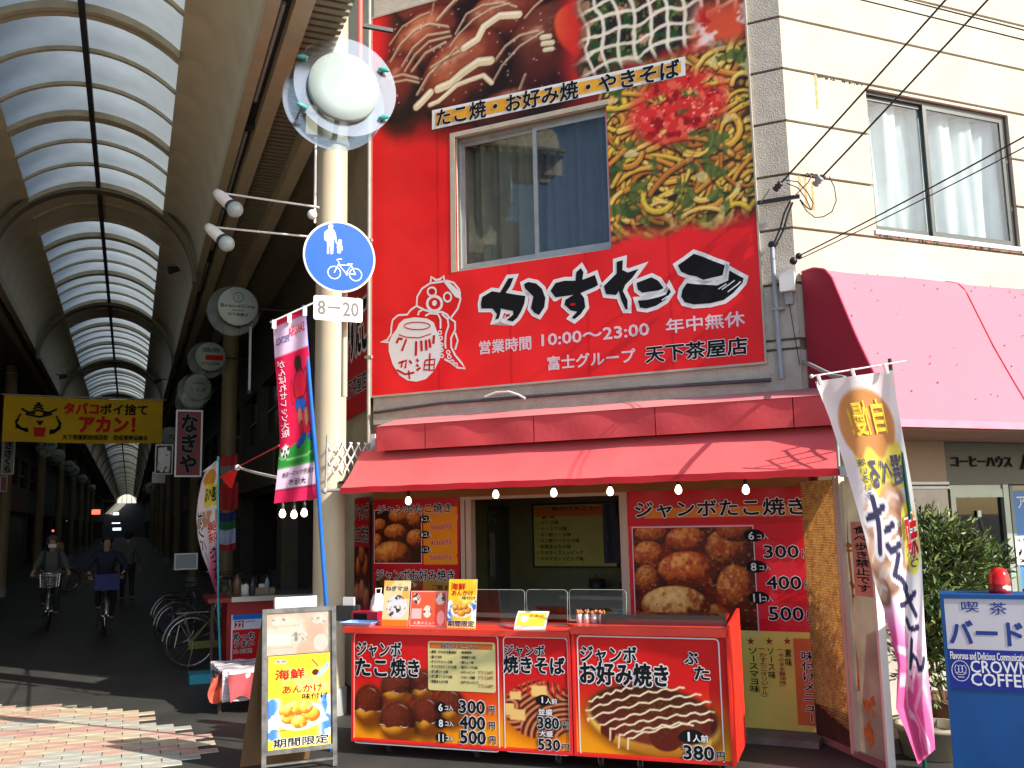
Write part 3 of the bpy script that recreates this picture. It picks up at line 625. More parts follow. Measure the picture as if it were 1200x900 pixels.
# the shop's name in heavy brush strokes
K2 = (560, 290, 3.636)
BR = [[(12, 240), (18, 210), (60, 185), (95, 190), (130, 130), (155, 128), (140, 165), (122, 192), (165, 200), (205, 205), (200, 240), (185, 275), (170, 300), (150, 318), (120, 310), (150, 285), (148, 272), (125, 268), (100, 262), (98, 280), (90, 305), (72, 310), (80, 285), (62, 262), (14, 262)],
      [(195, 155), (215, 145), (250, 152), (275, 175), (290, 215), (285, 255), (262, 290), (240, 280), (225, 260), (230, 235), (235, 210), (215, 190), (200, 175)],
      [(308, 185), (330, 150), (370, 140), (415, 140), (418, 105), (440, 85), (452, 105), (448, 135), (475, 125), (500, 115), (515, 160), (500, 170), (440, 195), (455, 215), (460, 255), (440, 285), (412, 308), (398, 300), (420, 275), (395, 270), (368, 245), (372, 222), (400, 205), (330, 215)],
      [(590, 60), (620, 52), (618, 95), (640, 105), (690, 88), (660, 130), (630, 160), (620, 185), (640, 225), (640, 265), (628, 265), (610, 225), (600, 190), (590, 205), (545, 200), (535, 165), (560, 140), (590, 110)],
      [(675, 150), (740, 125), (770, 140), (795, 175), (770, 185), (700, 195), (680, 180)],
      [(680, 225), (720, 222), (770, 210), (800, 200), (815, 170), (825, 190), (800, 225), (760, 250), (720, 262), (690, 258)],
      [(850, 75), (880, 55), (920, 25), (960, 38), (1000, 55), (1055, 75), (1045, 120), (1000, 130), (960, 140), (930, 125), (900, 120), (865, 105)],
      [(870, 180), (890, 150), (930, 155), (1020, 160), (1065, 140), (1070, 95), (1100, 112), (1135, 130), (1130, 150), (1090, 195), (1050, 225), (990, 240), (920, 245), (880, 235), (865, 210)]]
for pts in BR: poly_shape(sign, SG, Q(pts, *K2), M_WHITE, .0015, .034)
for pts in BR: poly_shape(sign, SG, Q(pts, *K2), M_BLACK, .0032, -.004)
c = SG.on(*zp([(405, 243)], *K2)[0]); obj('lettering', MB().disc(SG, c[0], c[1], .028, .013, .0045), M_REDINK, sign)
c = SG.on(*zp([(128, 290)], *K2)[0]); obj('lettering', MB().disc(SG, c[0], c[1], .025, .014, .0045), M_REDINK, sign)
mb = MB()
for pts in ([(1040, 180), (1075, 155), (1095, 140)], [(1065, 190), (1105, 160), (1120, 145)], [(1025, 178), (1060, 155)], [(785, 225), (810, 208)]): mb.strip(SG, Q(pts, *K2), .012, .0045)
obj('lettering', mb, M_WHITE, sign)
TP(sign, '営業時間', SG, 562, 415.5, 622, 393.5, M_PALEPINK, .035); TP(sign, '10:00〜23:00', SG, 635, 405.5, 760, 378.5, M_PALEPINK, .035)
TP(sign, '年中無休', SG, 781, 391, 872, 364, M_PALEPINK, .03); TP(sign, '富士グループ', SG, 642, 434, 744, 408, M_PALEPINK, .035)
TP(sign, '天下茶屋店', SG, 757, 425.5, 875, 394.5, M_BLACK, .04, (M_WHITE, .045))
# octopus hugging a pot, white line drawing
K3 = (440, 315, 6.425)
mb = MB(); L = lambda pts, wd=.021, cl=False, n=.0015: mb.strip(SG, Q(pts, *K3), wd, n, cl)
def oval(cx, cy, rx, ry, k=20, a0_=0, a1_=2*math.pi): return [(cx+rx*math.cos(a0_+(a1_-a0_)*i/k), cy+ry*math.sin(a0_+(a1_-a0_)*i/k)) for i in range(k+1)]
pot = [(160, 455), (175, 415), (215, 380), (300, 365), (390, 375), (440, 405), (455, 450), (485, 520), (500, 590), (485, 680), (440, 770), (380, 830), (310, 850), (240, 840), (180, 800), (130, 720), (100, 620), (100, 560), (125, 500)]
obj('emblem', MB().quad([SG.P(a, b, .0013) for a, b in Q(pot, *K3)]), M_WHITE, sign)
L([(310, 280), (315, 210), (350, 150), (410, 110), (480, 100), (540, 90), (590, 105), (630, 155), (640, 230), (620, 300), (565, 375)])
L([(310, 280), (370, 310), (440, 330), (500, 325), (540, 345), (560, 375)]); L([(310, 280), (265, 310), (240, 345), (170, 350), (130, 385), (120, 440), (118, 490), (90, 535), (40, 550), (100, 552)])
L([(320, 350), (330, 320), (355, 310)]); L([(375, 355), (410, 335), (470, 340), (490, 380), (490, 450)]); L([(500, 340), (545, 380), (550, 430), (530, 490), (525, 560), (530, 600)]); L([(565, 375), (600, 400), (600, 460), (570, 520), (570, 590), (600, 650), (650, 710), (675, 750), (620, 745), (560, 700), (520, 680)])
L([(600, 480), (620, 540), (600, 610)]); L(oval(445, 262, 55, 55), .03); L(oval(425, 172, 32, 32), .02); L(oval(543, 213, 28, 34), .02); mb.disc(SG, *Q([(445, 258)], *K3)[0], .028, .03, .0015)
for x, y in ((485, 480), (492, 522), (496, 572), (496, 612), (500, 655), (548, 628), (556, 662), (578, 700), (605, 722)): L(oval(x, y, 13, 13, 10), .014)
band = [(510, 95), (545, 92), (645, 180), (635, 225), (600, 210)]
obj('emblem', MB().quad([SG.P(a, b, .0016) for a, b in Q(band, *K3)]), M_WHITE, sign); L([(415, 110), (420, 60), (455, 85), (485, 80), (515, 55), (520, 100)], .025)
obj('emblem', mb, M_WHITE, sign)
mb = MB(); L(oval(315, 430, 98, 28), .012, n=.0028); L([(175, 495), (230, 515), (330, 520), (420, 490)], .012, n=.0028)
L([(160, 560), (175, 525), (205, 530)], .03, n=.0028); L([(235, 530), (215, 580), (200, 620)], .025, n=.0028)
for a, b in (((308, 545), (305, 655)), ((345, 540), (350, 620)), ((380, 535), (385, 615)), ((405, 530), (415, 595)), ((442, 500), (437, 565))): L([a, b], .03, n=.0028)
L([(175, 710), (235, 690), (225, 750)], .025, n=.0028); L([(205, 690), (195, 745)], .02, n=.0028); L([(255, 690), (275, 715)], .025, n=.0028); L([(160, 760), (225, 795), (295, 780)], .022, n=.0028); L([(250, 765), (258, 830)], .02, n=.0028)
for a, b in (((310, 680), (325, 700)), ((308, 720), (325, 735)), ((310, 765), (340, 745))): L([a, b], .026, n=.0028)
L([(375, 690), (365, 760), (440, 765), (448, 680), (375, 690)], .02, n=.0028); L([(412, 635), (405, 765)], .02, n=.0028); L([(370, 725), (440, 722)], .016, n=.0028)
L(oval(425, 172, 9, 9, 8), .014, n=.0028); L([(530, 200), (550, 210), (535, 225)], .012, n=.0028)
obj('emblem', mb, M_REDINK, sign)

# ================================================================== awnings of the stall
M_CANV = mat('red_canvas', s3(226, 92, 94), .75, var=.12, scale=1.3, bump=.25, bscale=25); M_HOOD = mat('faded_red_canvas', s3(200, 72, 76), .8, var=.16, scale=1.6, bump=.2, bscale=20)
M_HOODT = mat('dusty_canvas_top', s3(196, 120, 122), .85, var=.18, scale=1.2)
hd = .42
H0 = FAC.on(441, 500, hd); H0b = FAC.on(441, 528.7, hd); H1 = FAC.on(975, 462, hd); print('hood', H0, H0b, H1, FAC.on(900, 466, hd), FAC.on(900, 500, hd), FAC.on(441, 490, .0), FAC.on(900, 452, 0))
hood = thing('awning_hood', 'faded red boxed canvas hood fixed to the wall right under the billboard', 'awning hood', FAC.P(2, 2.6, .2))
hu0, hu1, hz0, hz1 = H0[0], 4.78, H0b[1], H0[1]
def hf(u, v): return FAC.P(hu0+(hu1-hu0)*u, hz0+(hz1-hz0)*v, hd+.008*math.sin(u*40)*math.sin(v*3)+.004*math.sin(u*17))
segs = [0, .128, .392, .655, .92, 1.0]
for a, b in zip(segs[:-1], segs[1:]):
    mb = MB(); mb.grid(lambda u, v: hf(a+.001+(b-a-.002)*u, v), 24, 4); mb.grid(lambda u, v: hf(a+.001+(b-a-.002)*(1-u), v)-FAC.n*.012, 24, 4); obj('valance', mb, M_HOOD, hood)
mb = MB(); mb.grid(lambda u, v: FAC.P(hu0+(hu1-hu0)*u, hz1+.115*v+.01*math.sin(u*23)*math.sin(v*3.14), hd*(1-v)+.01), 60, 5); obj('top_cloth', mb, M_HOODT, hood)
for uu in (hu0, hu1-.004): mb = MB(); mb.extr(Fr(FAC.P(uu, 0, 0), FAC.n, FAC.u), [(.02, hz0+.05), (hd, hz0), (hd, hz1), (.02, hz1+.11)], 0, .004); obj('side_cloth', mb, M_HOOD, hood)
mb = MB(); mb.box(FAC, (hu0+.02, 2.55, .03), (hu1-.02, 2.66, .14)); mb.tube([FAC.P(hu0+.02, 2.56, .25), FAC.P(hu1-.02, 2.56, .25)], .05, 12); obj('roller', mb, mat('roller_red', s3(130, 24, 28), .6), hood)
aw = thing('retractable_awning', 'bright red sloping canvas awning pulled out over the stall counter', 'awning', FAC.P(2.4, 2.2, .6))
AW_D = .86; A0_ = FAC.on(399, 572, AW_D); A1_ = FAC.on(985, 559, AW_D); print('awn', A0_, A1_)
au0, au1, az = A0_[0], A1_[0], (A0_[1]+A1_[1])/2+.0
def af(u, v, o=0):                                     # v=0 front edge
    z = az+.03+(2.585-az-.03)*(v**1.0)-.035*math.sin(v*math.pi)+.006*math.sin(u*19)*(1-v)-.012*abs(math.sin(u*math.pi*5))*math.sin(v*math.pi)
    return FAC.P((au0-(au0-.03)*v)*(1-u)+(au1+(4.76-au1)*v)*u, z+o, AW_D-(AW_D-.27)*v)
mb = MB(); mb.grid(af, 80, 10); mb.grid(lambda u, v: af(1-u, v, -.006), 80, 10); obj('canvas', mb, M_CANV, aw)
mb = MB(); mb.grid(lambda u, v: FAC.P(au0+(au1-au0)*u, az+.035-.055*(1-v)-.004*math.sin(u*60), AW_D+.004+.004*math.sin(u*33)), 80, 2); mb.grid(lambda u, v: FAC.P(au1+(au0-au1)*u, az+.035-.055*(1-v), AW_D-.003), 80, 2); obj('front_hem', mb, mat('red_hem', s3(205, 30, 42), .7, var=.1), aw)
mb = MB(); mb.tube([FAC.P(.03, az+.012, AW_D+.03), FAC.P(au0-.02, az+.012, AW_D-.02), FAC.P(au1+.03, az+.012, AW_D-.02)], .018, 10); mb.sphere(FAC.P(.03, az+.01, AW_D+.03), .032); mb.box(FAC, (au1+.0, az-.03, AW_D-.06), (au1+.05, az+.05, AW_D+.02)); obj('front_bar', mb, M_GREY, aw)
def scissor(u, label, mt, d0=.04, z0=2.36, hh=.3, d1=.84, nz=6):
    t = thing('scissor_bracket', label, 'bracket', FAC.P(u, z0, 0), 'folding lattice brackets holding the awning')
    F2 = Fr(FAC.P(u, 0, 0), FAC.n, FAC.u); k = nz; st = (d1-d0)/k
    for r_ in range(2):
        zb = z0+r_*hh*.5
        for i in range(k):
            a = d0+st*i; m1 = MB(); m1.tube([F2.P(a, zb-.03*i/k, .012), F2.P(a+st, zb+hh*.55-.03*i/k, .012)], .0085, 6); obj('lattice_bar', m1, mt, t)
            m1 = MB(); m1.tube([F2.P(a, zb+hh*.55-.03*i/k, -.012), F2.P(a+st, zb-.03*i/k, -.012)], .0085, 6); obj('lattice_bar', m1, mt, t)
    m1 = MB(); m1.box(F2, (.0, z0-.05, -.03), (.045, z0+hh+.12, .03)); obj('wall_plate', m1, mt, t)
    m1 = MB(); m1.tube([F2.P(d1, z0+hh+.05, 0), F2.P(d1+.02, az+.03, 0)], .012, 8); obj('arm_rod', m1, M_GREY, t); return t
scissor(.02, 'white folding lattice bracket at the left end of the awning beside the cream column', M_WPAINT)
scissor(4.80, 'white folding lattice bracket at the right end of the awning behind the banner', M_WPAINT)
mb = MB()                                            # black cable and pipe under the billboard
p_ = [FAC.P(u_, z_, .05) for u_, z_ in (FAC.on(441, 484), FAC.on(520, 473), FAC.on(575, 469), FAC.on(640, 464), FAC.on(760, 455), FAC.on(905, 446))]
mb.tube(p_, .018, 8); tag(obj('cable_duct', mb, mat('dark_duct', (.06, .06, .065), .5)), 'dark cable duct running along the wall between billboard and awning hood', 'duct')
mb = MB(); mb.tube([FAC.P(u_, z_, .075) for u_, z_ in (FAC.on(572, 466), FAC.on(585, 461), FAC.on(600, 460), FAC.on(612, 464), FAC.on(619, 468))], .012, 8)
tag(obj('cable_loop', mb, M_WPAINT), 'short white cable loop over the dark duct above the awning hood', 'cable')
# big curved pink awning of the coffee shop
pk = thing('coffee_shop_awning', 'large rounded sun bleached pink awning over the coffee shop', 'awning', (6.5, 6.3, 2.5))
PR = [(6.56, 3.97), (6.40, 3.965), (6.27, 3.92), (6.19, 3.83), (6.07, 3.55), (5.95, 3.27), (5.80, 2.97), (5.58, 2.55)]
M_PINK = mat('bleached_pink_canvas', s3(232, 108, 124), .8, var=.07, scale=.8, bump=.15, bscale=10); M_PINKSH = mat('shaded_side_canvas', s3(158, 30, 52), .75, var=.06)  # side panel's dark red has its shade painted into the colour
def pp(t):
    k = t*(len(PR)-1); i = min(int(k), len(PR)-2); f = k-i; return PR[i][0]*(1-f)+PR[i+1][0]*f, PR[i][1]*(1-f)+PR[i+1][1]*f
XS = [5.46, 6.98, 8.5, 10.0, 11.5]
for a, b in zip(XS[:-1], XS[1:]):
    def pf(u, v): y, z = pp(v); return (a+.004+(b-a-.008)*u, y+.012*math.sin(u*3.14)*math.sin(v*3), z-.006*math.sin(u*6.28))
    mb = MB(); mb.grid(lambda u, v: pf(u, 1-v), 14, 28); mb.grid(lambda u, v: Vector(pf(u, v))+Vector((0, .01, -.01)), 14, 28); obj('canvas_panel', mb, M_PINK, pk)
    mb = MB(); mb.tube([(b, pp(k/20)[0]-.003, pp(k/20)[1]+.002) for k in range(21)], .006, 6); obj('seam', mb, mat('seam_rose', s3(190, 60, 84), .7), pk)
mb = MB(); pr = [(y, z) for y, z in PR]
prs = [(pp(k/30)) for k in range(31)]
F3 = Fr((5.46, 0, 0), (0, 1, 0)); mb.extr(F3, prs+[(6.56, 2.55)], -.004, .004); obj('side_panel', mb, M_PINKSH, pk)
mb = MB(); mb.tube([(5.455, y-.004, z+.002) for y, z in prs], .012, 6); obj('piping', mb, mat('piping_rose', s3(190, 50, 80), .6), pk)
mb = MB(); mb.box(WORLD, (5.46, 5.57, 2.50), (11.5, 5.60, 2.56)); obj('front_rail', mb, mat('pink_rail', s3(225, 130, 150), .6), pk)
mb = MB()
rs2 = random.Random(5)
for k in range(60):
    t = .15+.8*rs2.random(); y, z = pp(t); x = 5.5+rs2.random()**1.5*3; r_ = rs2.uniform(.003, .009)
    mb.sphere((x, y-.003, z+.002), r_, 6, 4, (1, .5, 1))
obj('mould_spot', mb, mat('mould_spots', (.02, .015, .02), .95, var=0, spec=.05), pk, kind='stuff')
mb = MB(); mb.box(WORLD, (5.42, 5.62, 2.485), (11.5, 6.57, 2.5)); obj('soffit', mb, mat('soffit_board', s3(150, 110, 90), .8), pk)

# ================================================================== the shop wall under the awning
M_OCH = mat('ochre_board', s3(140, 88, 36), .7, var=.15); M_FRM = mat('pink_grey_post', s3(188, 160, 140), .6, var=.12, streak=.3)
POST_L = FAC.on(541, 640)[0], FAC.on(553, 640)[0]; POST_R = FAC.on(728, 640)[0], FAC.on(737, 640)[0]
KT = FAC.on(640, 583)[1]; KB = .95
mb = MB(); holes_wall(mb, FAC, 0, 0, UC, 2.25, -.2, -.02, [(POST_L[0], KB, POST_R[1], KT)]); obj('shop_wall', mb, mat('shop_wall_red', s3(130, 30, 28), .7, var=.2), bld)
mb = MB(); mb.box(FAC, (0.02, KT+.03, -.02), (UC-.01, 2.3, .03)); obj('lintel_board', mb, M_OCH, bld)
kw = MB(); kw.box(FAC, (POST_L[0], KT, -.08), (POST_R[1], KT+.035, .025)); kwo = obj('serving_window', kw, M_FRM, bld)
for a, b in ((POST_L[0], POST_L[0]+.045), (POST_L[0]+.06, POST_L[1]), (POST_R[0], POST_R[1])): obj('post', MB().box(FAC, (a, KB, -.08), (b, KT, .02)), M_FRM, kwo)
obj('rail', MB().box(FAC, (POST_L[0], KB-.04, -.08), (POST_R[1], KB, .04)), M_FRM, kwo)
mb = MB(); ku0, ku1 = POST_L[0]-.5, POST_R[1]+.6
mb.box(FAC, (ku0, 0, -1.95), (ku1, 2.3, -1.9)); mb.box(FAC, (ku0-.05, 0, -1.9), (ku0, 2.3, -.2)); mb.box(FAC, (ku1, 0, -1.9), (ku1+.05, 2.3, -.2)); mb.box(FAC, (ku0, 2.25, -1.9), (ku1, 2.3, -.2)); mb.box(FAC, (ku0, -.0, -1.9), (ku1, .03, -.2))
obj('kitchen_room', mb, mat('kitchen_wall', s3(120, 116, 76), .6, var=.15), bld)
BK = FAC.shift(-1.88)
def frame_rect(parent, fr, x0, yb, x1, yt, m, th=.02, nm='frame', n=.01, dp=.015):
    a = fr.on(x0, yb); b = fr.on(x1, yt); m_ = MB()
    for p, q in (((a[0], a[1]), (b[0], a[1]+th)), ((a[0], b[1]-th), (b[0], b[1])), ((a[0], a[1]+th), (a[0]+th, b[1]-th)), ((b[0]-th, a[1]+th), (b[0], b[1]-th))): m_.box(fr, (p[0], p[1], n), (q[0], q[1], n+dp))
    return obj(nm, m_, m, parent)
km = thing('kitchen_menu_board', 'yellow framed menu board on the back wall inside the serving window', 'menu board', BK.P(2.2, 1.6, 0))
a = BK.on(627, 664); b = BK.on(722, 589)
mb = MB(); mb.box(BK, (a[0], a[1], .001), (b[0], b[1], .02)); obj('board', mb, mat('board_yellow', s3(200, 190, 90), .5), km); frame_rect(km, BK, 626, 665, 723, 588, M_DARK, .018, n=.02)
mb = MB(); mb.box(BK, (a[0]+.02, b[1]-.14, .021), (b[0]-.02, b[1]-.03, .024)); obj('header', mb, M_ORNINK, km)
TP(km, '味付けメニュー', BK, 648, 599, 705, 592, M_BLACK, .02, off=.025)
for k, s in enumerate(['・素 味', '・ソース味', '・ソースマヨ味', '・ポン酢ソース味', '・ポン酢ソースマヨ味', '・和風あんかけ味', '・マヨネーズトッピング', '・ネギマヨトッピング味']):
    TP(km, s, BK, 631, 608+k*7, 631+5.4*len(s)*.9, 603+k*7, M_BLACK, .03, off=.022)
t = thing('fridge', 'dark upright fridge inside the kitchen left of the menu board', 'fridge', BK.P(1.25, 0, .3))
fa = BK.on(540, 640)[0]; fb = BK.on(598, 640)[0]
mb = MB(); mb.box(BK, (fa, .03, .02), (fb, 2.0, .3)); obj('cabinet', mb, mat('fridge_green', (.05, .06, .045), .35), t); mb = MB(); mb.box(BK, (fa+.04, .9, .3), (fb-.04, 1.95, .33)); obj('door', mb, mat('fridge_door', (.075, .085, .06), .25), t); mb = MB(); mb.box(BK, (fb-.09, 1.2, .33), (fb-.06, 1.7, .37)); obj('handle', mb, M_STEEL, t)
t = thing('kitchen_shelf', 'long steel worktop with pots along the back of the kitchen', 'worktop', BK.P(2.2, .95, .3))
mb = MB(); mb.box(BK, (1.6, .1, .01), (3.6, .98, .6)); obj('cupboard', mb, mat('cupboard', (.10, .09, .06), .5), t); mb = MB(); mb.box(BK, (1.58, .98, .0), (3.6, 1.02, .63)); obj('worktop', mb, M_STEEL, t)
for i, (u_, r_, h_, lab) in enumerate(((1.9, .09, .16, 'small dark pot at the left end of the kitchen worktop'), (2.3, .13, .12, 'wide dark pan in the middle of the kitchen worktop'), (2.75, .08, .22, 'tall steel canister on the right of the kitchen worktop'))):
    p = BK.P(u_, 1.021, .3); t = thing('cooking_pot', lab, 'pot', p); mb = MB(); mb.lathe(p, (0, 0, 1), [(0, 0), (r_, 0), (r_, h_), (r_*.92, h_), (r_*.9, .02)], 18); obj('body', mb, [M_DARK, M_DARK, M_STEEL][i], t); mb = MB(); mb.lathe(p, (0, 0, 1), [(r_*1.02, h_), (r_*.6, h_+.03), (.02, h_+.035), (.02, h_+.05), (0, h_+.05)], 18); obj('lid', mb, M_STEEL, t)
t = thing('apron', 'dark patterned apron hanging by the right edge of the serving window', 'apron', BK.P(3.1, 1.6, .9)); 
ap = Fr(BK.P(0, 0, 1.2), BK.r); a = ap.on(708, 660); b = ap.on(727, 590); mb = MB(); mb.grid(lambda u, v: ap.P(a[0]+(b[0]-a[0])*(u*(1-.35*max(0, v-.55)*2)), a[1]+(b[1]-a[1])*v, .02*math.sin(u*9)), 12, 12); obj('cloth', mb, mat('apron_cloth', (.03, .032, .05), .9, var=.4, scale=30), t); mb = MB(); mb.tube([ap.P(b[0]-.08, b[1]-.02, 0), ap.P(b[0]-.04, b[1]+.1, 0), ap.P(b[0], b[1]-.02, 0)], .006, 5); obj('strap', mb, M_DARK, t)

# ------------------------------------------------------------------ posters on the shop wall
OUTL = (M_WHITE, .05)
def badge(parent, fr, K, cx, cy, rx, ry, n=.0015):
    c = fr.on(*zp([(cx, cy)], *K)[0]); e = fr.on(*zp([(cx+rx, cy)], *K)[0]); f = fr.on(*zp([(cx, cy-ry)], *K)[0]); obj('badge', MB().disc(fr, c[0], c[1], e[0]-c[0], f[1]-c[1], n, 28), M_BLACK, parent)
def TK(parent, s, fr, K, box, m, bold=.02, outline=None, off=0, **k):
    p = zp([(box[0], box[1]), (box[2], box[3])], *K); return TP(parent, s, fr, p[0][0], p[0][1], p[1][0], p[1][1], m, bold, outline, off, **k)
def rectcv(fr, K, box, res):
    p = zp([(box[0], box[1]), (box[2], box[3])], *K); a = fr.on(*p[0]); b = fr.on(*p[1]); return Cv(a[0], a[1], b[0], b[1], res)
def kball(c, fr, K, x, y, rx, ry, **k):
    q = [fr.on(*p) for p in zp([(x, y), (x+rx, y), (x, y-ry)], *K)]; return c.ball(q[0][0], q[0][1], q[1][0]-q[0][0], q[2][1]-q[0][1], **k)
PF = FAC.shift(.006)
# right poster
KR = (730, 560, 5.217)
po = thing('dumpling_price_poster', 'big red poster with photo of baked dumplings and prices right of the serving window', 'poster', PF.P(3.8, 1.2, 0))
pc = rectcv(PF, KR, (28, 950, 1175, 42), .009); Uc, Vc = pc.U, pc.V
pc.mix((186, 20, 30), np.ones_like(Uc)); yb = PF.on(*zp([(600, 285)], *KR)[0])[1]; pc.mix((206, 24, 40), (Vc < yb)*1.); pc.mix((222, 60, 70), .45*(Vc < yb)*sm(fbm(Uc, Vc, 6, 2), .5, .56))
o1 = PF.on(*zp([(130, 245)], *KR)[0]); o2 = PF.on(*zp([(130, 188)], *KR)[0]); pc.mix((214, 128, 30), ((Vc > o1[1]) & (Vc < o2[1]) & (Uc > o1[0]))*.9)
pc.obj('poster_print', PF, PAP, po)
pc = rectcv(PF, KR, (85, 925, 800, 300), .007); pc.mix((58, 22, 12), np.ones_like(pc.U)); pc.mix((90, 36, 18), sm(fbm(pc.U, pc.V, 7, 4), .4, .7))
HI, MI, LO = (232, 160, 84), (190, 92, 36), (92, 34, 16)
for (x, y, rx, ry, sd, kk) in ((180, 340, 110, 60, 1, .9), (640, 430, 140, 120, 2, .85), (390, 380, 130, 85, 3, .95), (160, 470, 100, 85, 4, .95), (690, 320, 120, 70, 9, .8), (150, 620, 80, 90, 5, .9), (395, 560, 185, 112, 6, 1.05), (690, 680, 120, 150, 7, .95), (560, 860, 110, 90, 10, .8), (320, 780, 215, 120, 8, 1.05)):
    pale = sd == 8
    kball(pc, PF, KR, x, y, rx, ry, hi=tuple(min(255, c*kk) for c in ((232, 190, 120) if pale else HI)), mid=tuple(c*kk for c in ((205, 150, 84) if pale else MI)), lo=tuple(c*kk for c in LO), seed=sd*7, tex=.38, ns=26)
pc.mix((150, 40, 24), .5*sm(fbm(pc.U, pc.V, 16, 14), .56, .68)); pc.mix((250, 200, 130), .4*sm(fbm(pc.U, pc.V, 34, 15), .68, .78))
pc.obj('photo_print', PF.shift(.0015), PAP, po)
a = PF.on(*zp([(80, 930)], *KR)[0]); b = PF.on(*zp([(795, 292)], *KR)[0]); mb = MB(); mb.strip(PF, [(a[0], a[1]), (b[0], a[1]), (b[0], b[1]), (a[0], b[1])], .014, .004, True); obj('border', mb, M_PALEPINK, po)
TK(po, 'ジャンボたこ焼き', PF, KR, (78, 245, 1112, 118), M_BLACK, .035, (M_WHITE, .055), .003)
for (y, num, pr) in ((0, '6', '300'), (190, '8', '400'), (380, '11', '500')):
    badge(po, PF, KR, 800+y*.08, 352+y, 62, 38, .005); TK(po, num, PF, KR, (770+y*.08, 378+y, 800+y*.08+(12 if num == '11' else 0), 330+y), M_WHITE, .02, None, .006); TK(po, 'コ入', PF, KR, (822+y*.08, 376+y, 890+y*.08, 342+y), M_WHITE, .02, (M_BLACK, .08), .005)
    TK(po, pr, PF, KR, (865+y*.08, 488+y, 1072+y*.08, 412+y), M_BLACK, .03, OUTL, .004); TK(po, '円', PF, KR, (1098+y*.08, 490+y, 1146+y*.08, 438+y), M_BLACK, .02, OUTL, .004)
# yellow flavour menu below it
KY = (860, 730, 5.295)
ym = thing('flavour_menu', 'tall yellow menu with vertical writing and red stars under the dumpling poster', 'menu', PF.P(4.1, .5, 0))
pc = rectcv(PF, KY, (-60, 655, 568, 62), .02); pc.mix((206, 190, 96), np.ones_like(pc.U)); pc.mix((190, 170, 80), .4*sm(fbm(pc.U, pc.V, 3, 3), .4, .7)); pc.obj('menu_print', PF.shift(.004), PAP, ym)
a = PF.on(*zp([(400, 632)], *KY)[0]); b = PF.on(*zp([(520, 100)], *KY)[0]); obj('orange_strip', MB().quad([PF.P(a[0], a[1], .006), PF.P(b[0], a[1], .006), PF.P(b[0], b[1], .006), PF.P(a[0], b[1], .006)]), mat('strip_orange', s3(206, 98, 38), .5), ym)
def vt(parent, s, fr, K, box, m, bold, outline=None, off=0, **k):
    p = zp([(box[0], box[1]), (box[2], box[3])], *K); a = fr.on(*p[0]); b = fr.on(*p[1]); return put_text(parent, s, fr.P(a[0], a[1], off), fr.r*(b[0]-a[0]), fr.u*(b[1]-a[1]), m, bold, outline, vertical=True, **k)
vt(ym, '味付けメニュー', PF, KY, (440, 615, 500, 175), M_BLACK, .03, (M_WHITE, .06), .007)
for s, bx_ in (('素味', (320, 270, 358, 160)), ('(そのまま醤油味)', (285, 410, 315, 160)), ('ソース味', (215, 345, 252, 150)), ('(かすたこオリジナル)', (172, 475, 205, 155)), ('ソースマヨ味', (100, 430, 150, 150))): vt(ym, s, PF, KY, bx_, M_DRED if s[0] == '(' else M_BLACK, .02, None, .006)
for x in (105, 220, 332):
    c = PF.on(*zp([(x, 113)], *KY)[0]); pts = [(c[0]+(.035 if k % 2 == 0 else .014)*math.sin(k*math.pi/5), c[1]+(.035 if k % 2 == 0 else .014)*math.cos(k*math.pi/5)) for k in range(10)]; obj('star', MB().quad([PF.P(p, q, .007) for p, q in pts]), M_DRED, ym)
# left posters
KL = (400, 560, 8)
pl = thing('small_dumpling_poster', 'narrow red and orange poster with dumpling photo and prices left of the serving window', 'poster', PF.P(.5, 1.5, 0))
pc = rectcv(PF, KL, (298, 880, 1105, 180), .008); pc.mix((178, 20, 30), np.ones_like(pc.U)); a = PF.on(*zp([(770, 810)], *KL)[0]); b = PF.on(*zp([(1075, 265)], *KL)[0])
pc.mix((222, 130, 18), ((pc.U > a[0]) & (pc.U < b[0]+.02*fbm(pc.U, pc.V, 8, 3)) & (pc.V > a[1]) & (pc.V < b[1]))*1.); pc.obj('poster_print', PF, PAP, pl)
pc = rectcv(PF, KL, (318, 795, 745, 300), .006); pc.mix((50, 22, 12), np.ones_like(pc.U))
for i, (x, y, rx, ry) in enumerate(((560, 360, 120, 70), (700, 380, 90, 90), (360, 450, 70, 70), (510, 510, 110, 80), (330, 600, 60, 80), (700, 570, 90, 90), (480, 720, 180, 130))): kball(pc, PF, KL, x, y, rx, ry, hi=(226, 150, 70), mid=(178, 88, 34), lo=(80, 30, 14), seed=i*5, tex=.35, ns=22)
pc.obj('photo_print', PF.shift(.0015), PAP, pl)
a = PF.on(*zp([(312, 800)], *KL)[0]); b = PF.on(*zp([(752, 292)], *KL)[0]); mb = MB(); mb.strip(PF, [(a[0], a[1]), (b[0], a[1]), (b[0], b[1]), (a[0], b[1])], .01, .004, True); obj('border', mb, M_PALEPINK, pl)
TK(pl, 'ジャンボたこ焼き', PF, KL, (340, 340, 1030, 235), M_BLACK, .03, (M_WHITE, .05), .003)
for (y, num, pr) in ((0, '6', '300円'), (145, '8', '400円'), (285, '11', '500円')):
    badge(pl, PF, KL, 785, 388+y, 52, 36, .005); TK(pl, num+'コ入', PF, KL, (752, 410+y, 852, 362+y), M_WHITE, .02, None, .007); TK(pl, pr, PF, KL, (832, 490+y, 1030, 435+y), M_REDINK, .02, (M_WHITE, .04), .004)
pl2 = thing('small_pancake_poster', 'red poster of savoury pancakes under the small dumpling poster, half hidden by the counter menus', 'poster', PF.P(.5, 1.0, 0))
pc = rectcv(PF, KL, (298, 1420, 1105, 884), .012); pc.mix((178, 20, 30), np.ones_like(pc.U)); pc.obj('poster_print', PF, PAP, pl2)
